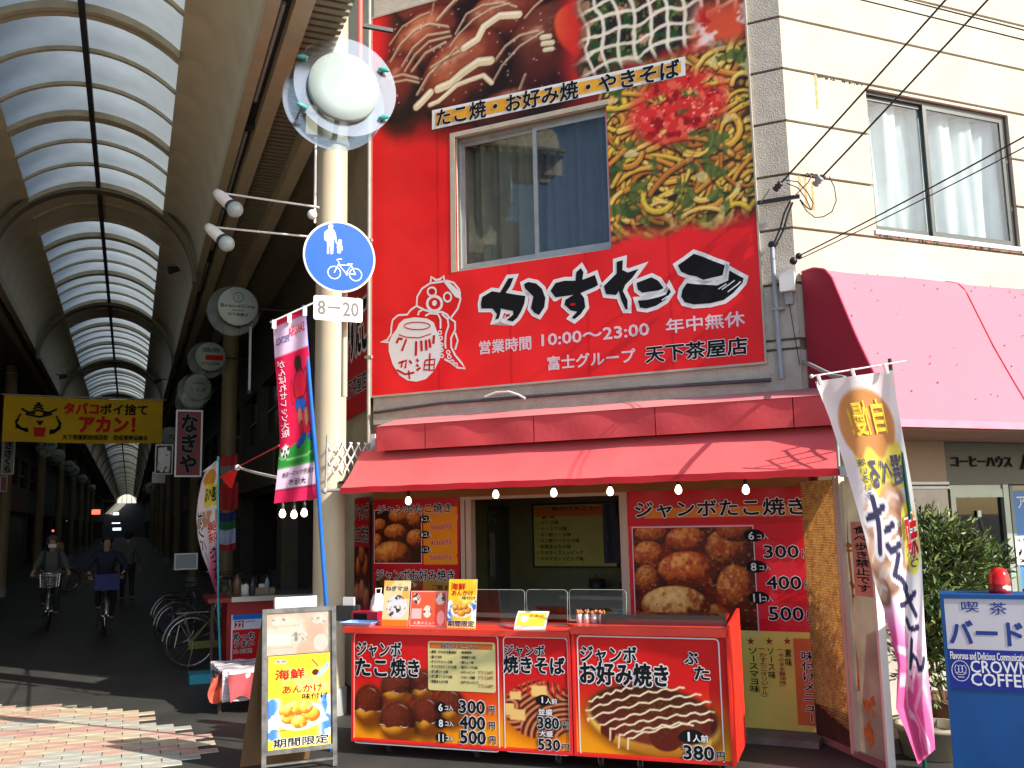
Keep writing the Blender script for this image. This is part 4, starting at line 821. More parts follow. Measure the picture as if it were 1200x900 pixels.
a = PF.on(*zp([(770, 1380)], *KL)[0]); b = PF.on(*zp([(1060, 940)], *KL)[0]); obj('colour_block', MB().quad([PF.P(a[0], a[1], .002), PF.P(b[0], a[1], .002), PF.P(b[0], b[1], .002), PF.P(a[0], b[1], .002)]), mat('block_ochre', s3(168, 120, 30), .5), pl2)
pc = rectcv(PF, KL, (318, 1380, 745, 930), .007); pc.mix((56, 28, 14), np.ones_like(pc.U)); pc.mix((110, 66, 30), sm(fbm(pc.U, pc.V, 9, 3), .45, .6)); pc.mix((210, 180, 130), .8*sm(fbm(pc.U, pc.V, 14, 6), .6, .66)); pc.obj('photo_print', PF.shift(.0015), PAP, pl2)
TK(pl2, 'ジャンボお好み焼き', PF, KL, (330, 960, 1060, 860), M_BLACK, .03, (M_WHITE, .05), .003); TK(pl2, 'ご飯ま', PF, KL, (850, 1048, 1010, 1005), M_BLACK, .02, None, .004)
# banner on the arcade side of the corner
SS = Fr((2.36, 9.85, 0), (0, -1, 0))
sb = thing('side_billboard', 'narrow red shop sign on the arcade side wall just behind the cream column', 'sign', SS.P(-.6, 3, 0))
a = SS.on(435.5, 478); mb = MB(); z1 = SS.on(435, 270)[1]; mb.box(SS, (-1.35, a[1], .0), (-.07, z1, .02)); obj('board', mb, mat('side_sign_red', s3(190, 24, 32), .5), sb)
mb = MB(); mb.quad([SS.P(-1.35, z1-.3, .022), SS.P(-.07, z1-.3, .022), SS.P(-.07, z1-.02, .022), SS.P(-1.35, z1-.02, .022)]); obj('colour_block', mb, mat('block_brown', s3(110, 40, 26), .5), sb)
put_text(sb, 'かすたこ', SS.P(-1.3, 3.75, .021), SS.r*1.15, SS.u*.62, M_BLACK, .05, (M_WHITE, .07)); put_text(sb, '天下茶屋店', SS.P(-1.3, 3.3, .021), SS.r*1.15, SS.u*.2, M_BLACK, .03, (M_WHITE, .05))
sb2 = thing('side_poster', 'narrow red poster of baked dumplings on the arcade side wall, left of the grey pipe', 'poster', SS.P(-.4, 1.2, 0))
S2 = SS; pc = Cv(-.8, .55, -.06, 2.12, .02); pc.mix((172, 22, 30), np.ones_like(pc.U)); pc.obj('poster_print', SS.shift(.004), PAP, sb2)
pc = Cv(-.78, .95, -.09, 1.58, .012); pc.mix((60, 24, 14), np.ones_like(pc.U))
for i, (x, y) in enumerate(((-.65, 1.05), (-.4, 1.1), (-.2, 1.02), (-.55, 1.35), (-.25, 1.38), (-.42, 1.5))): pc.ball(x, y, .16, .14, (226, 140, 70), (178, 80, 34), (80, 30, 14), 0, i, .35, 10)
pc.obj('photo_print', SS.shift(.006), PAP, sb2)
put_text(sb2, 'ジャンボ', SS.P(-.78, 1.88, .007), SS.r*.68, SS.u*.17, M_BLACK, .03, (M_WHITE, .05)); put_text(sb2, 'たこ焼き', SS.P(-.78, 1.64, .007), SS.r*.68, SS.u*.17, M_BLACK, .03, (M_WHITE, .05)); put_text(sb2, '焼きそば', SS.P(-.78, .62, .007), SS.r*.68, SS.u*.2, M_BLACK, .03, (M_WHITE, .05))

# ================================================================== the two red counter units
CA = gnd(412, 868, .1); CB = gnd(862, 898, .1); CT = Fr((CA.x, CA.y, 0), (CB.x-CA.x, CB.y-CA.y, 0)); CW = (CB-CA).length
M_CR = mat('counter_red_paint', s3(230, 42, 36), .42, var=.1, scale=2.5, bump=.08, bscale=12); M_CRT = mat('counter_top_red', s3(226, 62, 44), .38, var=.15, scale=4)
CPRN = printmat('counter_print', .32, 1.2)
def counter(u0, u1, zt0, zt1, name, label, casters):
    t = thing('counter', label, 'counter', CT.P((u0+u1)/2, 0, -.3), 'red rolling counters of the stall')
    mb = MB(); mb.box(CT, (u0, .1, -.52), (u1, zt0, -.0)); obj('body', mb, M_CR, t)
    mb = MB(); e = .022
    for p, q in (((u0, .1), (u1, .1+e)), ((u0, .1+e), (u0+e, zt0)), ((u1-e, .1+e), (u1, zt0))): mb.box(CT, (p[0], p[1], .0), (q[0], q[1], .008))
    obj('edge_trim', mb, M_CR, t)
    a_ = u0-(.07 if u0 < .1 else 0); mb = MB(); P_ = [(a_, -.56), (u1+(.0 if u0 < .1 else .0), -.56), (u1, .035), (a_, .035)]
    mb.box(CT, (a_, zt0, -.56), (u1, zt1, .03)); obj('top', mb, M_CRT, t)
    for cu in casters:
        p = CT.P(cu, 0, -.12); w_ = MB(); w_.lathe(p+Vector((0, 0, .035))-CT.r*.014, CT.r, [(0, 0), (.035, 0), (.035, .028), (0, .028)], 16, False); cs = obj('caster', w_, M_RUBBER, t)
        w_ = MB(); w_.box(CT, (cu-.02, .03, -.14), (cu-.016, .1, -.1)); w_.box(CT, (cu+.016, .03, -.14), (cu+.02, .1, -.1)); w_.box(CT, (cu-.03, .09, -.16), (cu+.03, .1, -.08)); obj('fork', w_, M_CHROME, cs)
    return t
c1 = counter(0, 1.868, .955, 1.0, 'l', 'longer left red counter unit with a dumpling panel and a noodle panel', [.28, 1.05, 1.72])
c2 = counter(1.878, CW, .985, 1.04, 'r', 'right red counter unit with the savoury pancake panel', [2.05, 2.35, 2.95])
W_ = Fr(CT.P(CW+.002, 0, 0), CT.n, CT.u)
mb = MB(); mb.extr(W_, [(.03, .1), (.03, 1.05), (-.72, 1.12), (-.72, .1)], 0, .02)
obj('side_wing', mb, mat('wing_red', s3(236, 40, 26), .45, var=.1), c2)
CF = CT.shift(.0)
def outline_rect(parent, fr, K, pts, m, wd=.009, n=.004, rad=.03):
    q = [Vector(fr.on(*p)) for p in zp(pts, *K)]; u0 = (q[0].x+q[3].x)/2; u1 = (q[1].x+q[2].x)/2; v0 = (q[0].y+q[1].y)/2; v1 = (q[2].y+q[3].y)/2; P = []
    for cx, cy, a0_ in ((u0+rad, v0+rad, 180), (u1-rad, v0+rad, 270), (u1-rad, v1-rad, 0), (u0+rad, v1-rad, 90)):
        for k in range(6): a_ = R_(a0_+k*18); P.append((cx+rad*math.cos(a_), cy+rad*math.sin(a_)))
    mb = MB(); mb.strip(fr, P, wd, n, True); obj('white_border', mb, m, parent); return u0, v0, u1, v1
def priceline(parent, fr, K, y, num, pr, x=0, sc_=1.):
    pass
# dumpling panel
K4 = (400, 730, 5.295)
r_ = outline_rect(c1, CF, K4, [(80, 752), (990, 788), (965, 72), (80, 68)], M_WHITE)
pc = Cv(.012, .13, CF.on(590, 800)[0], .95, .0065); Uc, Vc = pc.U, pc.V
tt = sm(Vc+.08*np.sin(Uc*3), .18, .62)[..., None]; pc.c = (np.array((236, 150, 20))*(1-tt)+np.array((204, 26, 30))*tt)/255.; pc.mix((225, 70, 30), .35*np.exp(-((Vc-.45)/.12)**2))
for (x, y, rx, ry, sd) in ((500, 390, 78, 100, 1), (345, 400, 100, 118, 2), (670, 520, 95, 115, 3), (170, 510, 90, 128, 4), (525, 580, 98, 125, 5), (348, 610, 112, 128, 6)):
    kball(pc, CF, K4, x, y, rx, ry, hi=(246, 196, 96), mid=(228, 158, 44), lo=(120, 60, 14), seed=sd, tex=.06, ns=8, drop=.55)
    q = [CF.on(*p) for p in zp([(x, y), (x+rx, y), (x, y-ry)], *K4)]; cu_, cv_, ru_, rv_ = q[0][0], q[0][1], q[1][0]-q[0][0], q[2][1]-q[0][1]
    d, a_ = pc.ell(cu_, cv_, ru_*1.01, rv_*1.01); dr = .05*rv_*np.sin((Uc-cu_)/ru_*7+sd)+.10*rv_*np.abs(np.sin((Uc-cu_)/ru_*3.3+sd*2)); lvl = cv_-rv_*.22-dr
    sa = a_*sm(Vc, lvl-.004, lvl+.004); nx = (Uc-cu_)/ru_; ny = (Vc-cv_)/rv_; L_ = np.clip(.5+.45*ny-.25*nx-.6*d**3, 0, 1)[..., None]
    cs_ = np.array((58, 20, 12))*(1-L_)+np.array((132, 50, 32))*L_; pc.c = pc.c*(1-sa[..., None])+cs_/255.*sa[..., None]
    pc.mix((250, 225, 200), .9*sa*np.exp(-((Vc-lvl-.006)/.004)**2)*sm(np.sin((Uc-cu_)/ru_*5+sd), .1, .8)); pc.mix((170, 90, 60), .5*sa*sm(vnoise(Uc, Vc, 130, sd), .8, .9)); pc.mix((255, 235, 225), .7*sa*np.exp(-(((d-.82)/.035)**2))*sm(ny, .5, .9)*sm(nx, -.1, .4))
pc.obj('panel_print', CF.shift(.0015), CPRN, c1)
TK(c1, 'ジャンボ', CF, K4, (98, 205, 372, 122), M_BLACK, .04, (M_WHITE, .06), .003); TK(c1, 'たこ', CF, K4, (92, 322, 282, 225), M_BLACK, .055, (M_WHITE, .06), .003); TK(c1, '焼き', CF, K4, (310, 330, 485, 225), M_BLACK, .045, (M_WHITE, .06), .003)
for (y, num, pr, dx) in ((0, '6', '300', 0), (100, '8', '400', 2), (192, '11', '500', 6)):
    badge(c1, CF, K4, 618+dx, 522+y*.98, 36, 34, .004); TK(c1, num, CF, K4, (606+dx-(6 if num == '11' else 0), 545+y*.98, 630+dx, 502+y*.98), M_WHITE, .03, None, .0055); TK(c1, 'コ入', CF, K4, (645+dx, 540+y*.98, 695+dx, 512+y*.98), M_WHITE, .03, (M_BLACK, .08), .0045)
    TK(c1, pr, CF, K4, (735+dx, 556+y*.98, 890+dx, 486+y*.98), M_BLACK, .045, (M_WHITE, .055), .0035); TK(c1, '円', CF, K4, (918+dx, 560+y*.98, 952+dx, 515+y*.98), M_BLACK, .03, (M_WHITE, .06), .0035)
mc = [CF.on(*p) for p in zp([(540, 415), (955, 122)], *K4)]
def rrect(fr, u0, v0, u1, v1, rad, n):
    P = []
    for cx, cy, a0_ in ((u0+rad, v0+rad, 180), (u1-rad, v0+rad, 270), (u1-rad, v1-rad, 0), (u0+rad, v1-rad, 90)):
        for k in range(5): a_ = R_(a0_+k*22.5); P.append(fr.P(cx+rad*math.cos(a_), cy+rad*math.sin(a_), n))
    return MB().quad(P)
obj('menu_card', rrect(CF, mc[0][0], mc[0][1], mc[1][0], mc[1][1], .02, .004), mat('card_cream', s3(216, 204, 140), .4, var=.05), c1)
hb = [CF.on(*p) for p in zp([(550, 156), (938, 130)], *K4)]; obj('menu_header', rrect(CF, hb[0][0], hb[0][1], hb[1][0], hb[1][1], .003, .0048), mat('header_brown', s3(196, 104, 34), .4), c1)
TK(c1, '味付けメニュー', CF, K4, (628, 158, 848, 132), M_BLACK, .02, (M_WHITE, .05), .005)
for k, s in enumerate(['素味（そのまま醤油味）', '醤マヨ味', 'オリジナルソース味', 'オリジナルソースマヨ味', 'ポン酢ソース味', 'ポン酢ソースマヨ味', '和風あんかけ味']):
    y = 187+k*30.5; TK(c1, '・'+s, CF, K4, (552, y, 572+len(s)*13.2, y-15), M_BLACK, .03, None, .005)
for k, s in enumerate(['塩胡椒味', '塩胡椒マヨ味', '塩カレー味', '塩カレーマヨ味', 'ネギトッピング', 'マヨネーズ増量', 'ねぎマヨトッピング']):
    y = 190+k*31; TK(c1, '・'+s, CF, K4, (738, y, 758+len(s)*(12.8 if k < 4 else 10.5), y-15), M_BLACK, .03, None, .005)
for k, s in enumerate(['プラス50円', 'プラス50円', 'プラス100円']): y = [318, 350, 402][k]; TK(c1, s, CF, K4, (850, y, 943, y-20), M_DRED, .02, None, .0055)
# noodle panel
K5 = (500, 750, 6)
outline_rect(c1, CF, K5, [(558, 788), (1015, 806), (985, -16), (537, -20)], M_WHITE)
pc = Cv(CF.on(591, 800)[0]+.006, .13, 1.856, .95, .0065); Uc, Vc = pc.U, pc.V
tt = sm(Vc, .18, .62)[..., None]; pc.c = (np.array((240, 150, 20))*(1-tt)+np.array((200, 24, 30))*tt)/255.
q = [CF.on(*p) for p in zp([(800, 490), (1060, 490), (800, 285)], *K5)]; cu_, cv_, ru_, rv_ = q[0][0], q[0][1], q[1][0]-q[0][0], q[2][1]-q[0][1]
d, a_ = pc.ell(cu_, cv_, ru_, rv_, 0, .05); x_ = (Uc-cu_)/ru_; y_ = (Vc-cv_)/rv_
dS, aS = pc.ell(cu_, cv_-.02, ru_*1.05, rv_*1.08, 0, .3); pc.mix((150, 50, 10), aS*.5)
w1_ = np.hypot(x_-.75, y_+.95)*38; w2_ = np.hypot(x_+.85, y_-.1)*34; w3_ = np.hypot(x_-.9, y_-.9)*34
sel = vnoise(x_+3, y_+3, 1.6, 8); wv = np.where(x_ < -.55, w2_, np.where((y_ > .35) & (x_ > .1), w3_, w1_)); st_ = .5+.5*np.sin(wv+1.5*fbm(Uc, Vc, 6, 2))
cs_ = np.array((66, 22, 12))*(1-st_[..., None])+np.array((206, 126, 84))*st_[..., None]; pc.c = pc.c*(1-a_[..., None])+cs_/255.*a_[..., None]
pc.mix((188, 30, 28), a_*sm(y_+.25*fbm(Uc, Vc, 12, 4), .62, .72)*sm(np.sin(Uc*160+9*fbm(Uc, Vc, 9, 5)), -.2, .5))
for x, y, s_ in ((625, 390, 22), (790, 358, 30), (640, 525, 30), (580, 470, 20), (585, 505, 18)):
    c = CF.on(*zp([(x, y)], *K5)[0]); dd_ = np.maximum(np.abs(Uc-c[0])/(s_*.0022), np.abs(Vc-c[1])/(s_*.0014)); pc.mix((226, 184, 110), (1-sm(dd_, .8, 1.1)))
pc.obj('panel_print', CF.shift(.0015), CPRN, c1)
TK(c1, 'ジャンボ', CF, K5, (550, 108, 828, 38), M_BLACK, .04, (M_WHITE, .06), .003); TK(c1, '焼きそば', CF, K5, (545, 228, 968, 122), M_BLACK, .05, (M_WHITE, .06), .003)
badge(c1, CF, K5, 820, 422, 52, 38, .004); TK(c1, '1', CF, K5, (812, 440, 818, 400), M_WHITE, .04, None, .0055); TK(c1, '人前', CF, K5, (838, 446, 918, 412), M_WHITE, .03, (M_BLACK, .08), .0045)
TK(c1, '並盛', CF, K5, (788, 524, 885, 486), M_WHITE, .04, (M_BLACK, .09), .0045); TK(c1, '380', CF, K5, (785, 618, 930, 548), M_BLACK, .045, (M_WHITE, .055), .0045); TK(c1, '円', CF, K5, (950, 620, 992, 578), M_BLACK, .03, (M_WHITE, .06), .0045)
TK(c1, '大盛', CF, K5, (795, 674, 888, 640), M_WHITE, .04, (M_BLACK, .09), .0045); TK(c1, '530', CF, K5, (788, 768, 938, 702), M_BLACK, .045, (M_WHITE, .055), .0045); TK(c1, '円', CF, K5, (958, 770, 1000, 732), M_BLACK, .03, (M_WHITE, .06), .0045)
# pancake panel
K6 = (670, 740, 5.624)
outline_rect(c2, CF, K6, [(72, 820), (1040, 872), (935, 44), (25, 34)], M_WHITE)
pc = Cv(1.885, .13, CW-.012, .975, .0065); Uc, Vc = pc.U, pc.V
tt = sm(Vc, .2, .66)[..., None]; pc.c = (np.array((236, 150, 24))*(1-tt)+np.array((206, 28, 28))*tt)/255.
q = [CF.on(*p) for p in zp([(530, 578), (975, 578), (530, 350)], *K6)]; cu_, cv_, ru_, rv_ = q[0][0], q[0][1], q[1][0]-q[0][0], q[2][1]-q[0][1]
dS, aS = pc.ell(cu_+.01, cv_-.03, ru_*1.04, rv_*1.06, -.12, .2); pc.mix((90, 40, 10), aS*.75)
d, a_ = pc.ell(cu_, cv_-.01, ru_, rv_, -.12); tt2 = np.clip((Vc-(cv_-rv_))/(rv_*.8), 0, 1)[..., None]; cs_ = np.array((170, 100, 26))*(1-tt2)+np.array((240, 196, 90))*tt2; pc.c = pc.c*(1-a_[..., None])+cs_/255.*a_[..., None]
d2, a2 = pc.ell(cu_, cv_+.028, ru_*.985, rv_*.86, -.10); edge = sm(Vc+.035*np.sin((Uc-cu_)/ru_*7.5+.8)*(Vc < cv_), cv_-rv_*.78, cv_-rv_*.7)
dx_ = np.where(Vc < cv_, .05*np.abs(np.sin((Uc-cu_)*10)), 0); d3, a3 = pc.ell(cu_, cv_+.02, ru_*.985, rv_*.9, -.10); lv = np.clip(.5+.5*(Vc-cv_)/rv_, 0, 1)[..., None]
cs_ = np.array((122, 50, 34))*(1-lv)+np.array((64, 26, 18))*lv; pc.c = pc.c*(1-a2[..., None])+cs_/255.*a2[..., None]
for x, y, rx, ry in ((240, 650, 50, 90), (620, 700, 110, 90), (900, 600, 60, 70)):
    q = [CF.on(*p) for p in zp([(x, y), (x+rx, y), (x, y-ry)], *K6)]; dd_, aa_ = pc.ell(q[0][0], q[0][1], q[1][0]-q[0][0], q[2][1]-q[0][1]); pc.mix((92, 32, 22), aa_*a_)
pc.mix((120, 100, 50), a2*.7*sm(vnoise(Uc, Vc, 150, 3), .72, .85)*np.exp(-((d2)/.75)**4))
def wl(x0, y0, x1, y1, n, amp=10):
    return [(x0+(x1-x0)*k/n, y0+(y1-y0)*(1-(1-k/n)**1.6)+amp*math.sin(k*1.7)) for k in range(n+1)]
for (x0, y0, x1, y1) in ((115, 460, 500, 355), (95, 520, 740, 375), (105, 575, 850, 420), (185, 615, 915, 470), (255, 640, 940, 535), (315, 680, 930, 590)):
    pc.line([CF.on(*p) for p in zp(wl(x0, y0, x1, y1, 22), *K6)], .0125, (240, 222, 184), 1)
for (x0, y0, x1, y1) in ((255, 640, 253, 715), (315, 680, 310, 765), (372, 705, 370, 775), (105, 575, 110, 590)): pc.line([CF.on(*p) for p in zp([(x0, y0), (x1, y1)], *K6)], .0125, (236, 214, 176), 1)
pc.line([CF.on(*p) for p in zp(wl(372, 705, 800, 610, 12), *K6)], .0125, (240, 222, 184), 1)
pc.obj('panel_print', CF.shift(.0015), CPRN, c2)
TK(c2, 'ジャンボ', CF, K6, (62, 200, 425, 102), M_BLACK, .04, (M_WHITE, .06), .003); TK(c2, 'お好み焼き', CF, K6, (60, 342, 632, 218), M_BLACK, .05, (M_WHITE, .06), .003)
TK(c2, 'ぶ', CF, K6, (745, 212, 830, 138), M_BLACK, .05, (M_WHITE, .06), .003); TK(c2, 'た', CF, K6, (812, 315, 905, 232), M_BLACK, .05, (M_WHITE, .06), .003)
badge(c2, CF, K6, 792, 692, 82, 46, .004); TK(c2, '1', CF, K6, (768, 720, 776, 664), M_WHITE, .04, None, .0055); TK(c2, '人前', CF, K6, (800, 726, 900, 684), M_WHITE, .03, (M_BLACK, .08), .0045)
TK(c2, '380', CF, K6, (742, 838, 935, 760), M_BLACK, .045, (M_WHITE, .055), .0045); TK(c2, '円', CF, K6, (958, 848, 1008, 796), M_BLACK, .03, (M_WHITE, .06), .0045)

# ================================================================== things on the counters
def card(px, label, D=.10, back=.16, paint=None, mat_=None):
    """upright printed card standing on the counter; px = x0, ybottom, x1, ytop in the picture"""
    fr = CT.shift(-D); a = fr.on(px[0], px[1]); b = fr.on(px[2], px[3]); zt = 1.001 if b[0] < 1.87 else 1.041
    t = thing('menu_card', label, 'menu card', fr.P((a[0]+b[0])/2, zt, 0)); F_ = Fr(fr.P(0, zt, 0), fr.r, (fr.u-fr.n*back))
    H_ = (b[1]-zt)/F_.u.z; mb = MB(); mb.box(F_, (a[0], 0, -.006), (b[0], H_, -.001)); obj('backing', mb, M_WPAINT, t)
    c = Cv(a[0], 0, b[0], H_, .004); paint(c, a[0], b[0], H_); c.obj('card_print', F_, PAP, t); return t, F_, a[0], b[0], H_
def pA(c, a, b, H): c.mix((232, 206, 150), np.ones_like(c.U)); c.mix((238, 120, 30), (c.V < H*.14)*1.); d, e = c.ell((a+b)/2+.01, H*.42, (b-a)*.40, H*.26); c.mix((212, 214, 214), e); c.mix((60, 50, 44), e*sm(fbm(c.U, c.V, 45, 3), .56, .62)); c.mix((226, 150, 40), .6*(c.V > H*.6)*sm(fbm(c.U, c.V, 12, 4), .5, .6)); 
t, F_, a, b, H = card((447, 729, 477.5, 681), 'cream and orange menu card with a pale plate, leftmost of the three on the counter', paint=pA); T(t, 'ねぎマヨ', F_, a+.02, H*.78, b-.02, H*.88, M_BLACK, .03, (M_WHITE, .05))
def pB(c, a, b, H):
    c.mix((236, 92, 60), np.ones_like(c.U))
    for x, y, r in ((.17, .78, .11), (.82, .78, .13), (.48, .42, .11)): d, e = c.ell(a+(b-a)*x, H*y, (b-a)*r, H*.17); c.mix((236, 216, 200), e); c.mix((110, 56, 40), e*sm(fbm(c.U, c.V, 50, 5), .5, .6))
    c.mix((240, 200, 195), ((c.U < a+(b-a)*.32) & (c.V > H*.22) & (c.V < H*.5) & (c.U > a+.02))*.9); d, e = c.ell(a+(b-a)*.85, H*.25, (b-a)*.1, H*.2); c.mix((248, 180, 170), e)
t, F_, a, b, H = card((479, 729, 522, 693), 'wide orange red menu card with round dish pictures, middle of the three on the counter', paint=pB); mb = MB(); mb.strip(F_, [(a+.006, .006), (b-.006, .006), (b-.006, H-.006), (a+.006, H-.006)], .008, .001, True); obj('border', mb, M_PALEPINK, t); T(t, '人気メニュー', F_, a+.04, H*.06, b-.1, H*.15, M_WHITE, .03)
def sea(c, a, b, H):
    c.mix((244, 190, 40), np.ones_like(c.U)); c.mix((252, 226, 120), .8*sm(fbm(c.U, c.V, 7/(b-a)*.3, 3), .45, .65)); m = ((c.V < H*.56)*1.)*sm(np.abs(c.U-(a+b)/2), (b-a)*.26, (b-a)*.42); m2 = sm(fbm(c.U, c.V, 9/(b-a)*.5, 6), .45, .55); c.mix((228, 236, 246), m*(c.V > H*.13)); c.mix((60, 110, 190), m*m2*(c.V > H*.13))
    d, e = c.ell((a+b)/2, H*.36, (b-a)*.40, H*.15, 0, .1); c.mix((232, 232, 238), e)
    for i, (x, y, r) in enumerate(((.34, .36, .15), (.5, .30, .14), (.7, .36, .14), (.45, .44, .15), (.28, .42, .12), (.6, .44, .12))): c.ball(a+(b-a)*x, H*y, (b-a)*r, H*r*.55, (250, 206, 110), (226, 150, 44), (160, 90, 24), 0, i, .3, 6)
    c.mix((250, 220, 150), .5*e*sm(fbm(c.U, c.V, 40/(b-a)*.4, 9), .6, .7))
t, F_, a, b, H = card((523.5, 731, 556, 679.5), 'tall yellow menu card with red seafood lettering, rightmost of the three on the counter', D=.06, paint=sea)
T(t, '海鮮', F_, a+.02, H*.78, a+(b-a)*.6, H*.92, M_REDINK, .04); T(t, 'あんかけ', F_, a+.03, H*.66, b-.03, H*.77, M_REDINK, .03); T(t, '味付け', F_, a+(b-a)*.5, H*.58, b-.01, H*.65, M_BLACK, .02); T(t, '期間限定', F_, a+.01, H*.03, b-.01, H*.15, M_BLACK, .03, (M_WHITE, .06))
CT1 = CT.shift(-.22)
def ctop(x, y, D): f = CT.shift(-D); u = f.on(x, y)[0]; return u
u0, u1 = ctop(414, 725, .25), ctop(444, 725, .25)
t = thing('card_terminal', 'small red electronic display unit at the left end of the counter', 'display unit', CT.P((u0+u1)/2, 1.001, -.25))
mb = MB(); mb.extr(Fr(CT.P(u0, 1.001, 0), CT.n, CT.u), [(-.20, 0), (-.33, 0), (-.33, .10), (-.25, .10), (-.20, .04)], 0, u1-u0) if False else mb.box(CT, (u0, 1.001, -.34), (u1, 1.10, -.22)); obj('body', mb, mat('terminal_red', s3(190, 30, 50), .35, var=0), t)
mb = MB(); mb.box(CT, (u0+.02, 1.035, -.22), (u0+(u1-u0)*.6, 1.085, -.217)); obj('screen', mb, M_BLACK, t)
u0, u1 = ctop(405, 730, .1), ctop(441, 730, .1)
t = thing('coin_tray', 'pale blue plastic coin tray in front of the red display unit', 'tray', CT.P((u0+u1)/2, 1.001, -.1))
mb = MB(); mb.add([CT.P(*p) for p in ((u0+.03, 1.001, -.17), (u1-.03, 1.001, -.17), (u1-.03, 1.001, -.03), (u0+.03, 1.001, -.03), (u0, 1.03, -.19), (u1, 1.03, -.19), (u1, 1.03, -.01), (u0, 1.03, -.01))], [(0, 1, 2, 3), (0, 4, 5, 1), (1, 5, 6, 2), (2, 6, 7, 3), (3, 7, 4, 0)]); obj('body', mb, mat('pale_blue_plastic', s3(150, 185, 225), .4, var=0), t)
mb = MB(); mb.tube([CT.P(*p) for p in ((u0, 1.03, -.19), (u1, 1.03, -.19), (u1, 1.03, -.01), (u0, 1.03, -.01), (u0, 1.03, -.19))], .004, 5); obj('rim', mb, mat('pale_blue_plastic', s3(150, 185, 225), .4), t)
for x, y, lab in ((443, 706, 'white crumpled plastic bag behind the red display unit'),):
    p = CT.P(ctop(x, y, .4), 1.0, -.4); t = thing('plastic_bag', lab, 'bag', p); mb = MB(); 
    mb.grid(lambda u, v: p+Vector(((.07+.015*math.sin(u*40+v*9))*math.cos(u*6.283)*(1-v**3*.6), (.05+.012*math.sin(u*33))*math.sin(u*6.283)*(1-v**3*.6), .24*v)), 24, 8); obj('film', mb, M_WPAINT, t); mb = MB(); mb.tube([p+Vector((.02, 0, .23)), p+Vector((.03, 0, .28)), p+Vector((-.02, 0, .28)), p+Vector((-.02, 0, .23))], .006, 6); obj('handle', mb, M_WPAINT, t)
p = CT.P(ctop(411, 700, .5), 1.0, -.45); t = thing('paper_holder', 'small black box with white paper at the far left end of the counter', 'box', p); mb = MB(); mb.box(Fr(p, CT.r), (-.09, 0, -.06), (.09, .13, .06)); obj('body', mb, M_DARK, t); mb = MB(); mb.box(Fr(p, CT.r), (-.05, .13, -.02), (.06, .2, .0)); obj('paper', mb, M_WPAINT, t)
# tilted yellow leaflet stand
f = CT.shift(-.03); a = f.on(602, 733); b = f.on(639, 733); t = thing('leaflet', 'tilted leaflet with yellow print standing on the counter edge in the middle', 'leaflet', f.P((a[0]+b[0])/2, 1.0, 0)); F_ = Fr(f.P(0, 1.002, .0), f.r, f.u-f.n*.9)
mb = MB(); mb.grid(lambda u, v: F_.P(a[0]+(b[0]-a[0])*u, .175*v, .012*math.sin(v*3.1)+.0), 4, 10); mb.grid(lambda u, v: F_.P(b[0]+(a[0]-b[0])*u, .175*v, .012*math.sin(v*3.1)-.002), 4, 10); obj('sheet', mb, M_WPAINT, t)
c = Cv(a[0]+.015, .03, b[0]-.015, .155, .004); c.mix((244, 226, 70), np.ones_like(c.U)); d, e = c.ell(a[0]+.07, .095, .035, .03); c.mix((240, 200, 210), e); c.obj('print', F_, PAP, t, warp=lambda U, V: np.array(F_.o)+U[..., None]*np.array(F_.r)+V[..., None]*np.array(F_.u)+(.012*np.sin(V/.175*3.1)+.002)[..., None]*np.array(F_.n)); T(t, '営業中', F_, a[0]+.11, .11, b[0]-.03, .135, M_REDINK, .02, off=.016)
# clear splash guards
G_ = CT.shift(-.36)
for (x0, x1, lab) in ((550, 615, 'clear acrylic splash guard on the counter behind the card menus, left panel'), (617, 665, 'clear acrylic splash guard on the counter behind the leaflet, middle panel'), (667, 734, 'clear acrylic splash guard above the right end of the counter')):
    ua = G_.on(x0, 700)[0]; ub = G_.on(x1, 700)[0]; zb = 1.0 if ub < 1.9 else 1.04; zt = G_.on((x0+x1)/2, 691)[1]
    t = thing('splash_guard', lab, 'splash guard', G_.P((ua+ub)/2, zb, 0), 'clear splash guards on the counter')
    mb = MB(); mb.box(G_, (ua, zb+.012, 0), (ub, zt, .004)); obj('sheet', mb, M_GLASSD, t)
    mb = MB(); r = .03; P_ = [(ua+.004, zb+.012)]+[(ua+r-r*math.cos(k*math.pi/10), zt-r+r*math.sin(k*math.pi/10)) for k in range(6)]+[(ub-r+r*math.sin(k*math.pi/10), zt-r+r*math.cos(k*math.pi/10)) for k in range(6)]+[(ub-.004, zb+.012)]
    mb.tube([G_.P(p, q, .002) for p, q in P_], .0025, 5); obj('edge', mb, mat('acrylic_edge', (.35, .40, .36), .3), t)
    mb = MB(); mb.box(G_, (ua, zb+.001, -.03), (ub, zb+.012, .03)); obj('foot', mb, M_STEEL, t)
ua = CT.shift(-.2).on(707, 730)[0]; ub = CW-.03
t = thing('glass_tray', 'low smoked acrylic box along the right counter top', 'display box', CT.P((ua+ub)/2, 1.041, -.2)); mb = MB(); 
for q in (((ua, 1.042, -.14), (ub, 1.115, -.136)), ((ua, 1.042, -.34), (ub, 1.115, -.336)), ((ua, 1.042, -.336), (ua+.004, 1.115, -.14)), ((ub-.004, 1.042, -.336), (ub, 1.115, -.14)), ((ua, 1.115, -.34), (ub, 1.119, -.136))): mb.box(CT, *q)
obj('acrylic', mb, glassmat('smoked_acrylic', (.62, .50, .46), .12, .1), t)
u_ = CT.shift(-.3).on(694, 725)[0]; t = thing('topping_rack', 'little rack of jars with brown toppings behind the right splash guard', 'jar rack', CT.P(u_, 1.041, -.28))
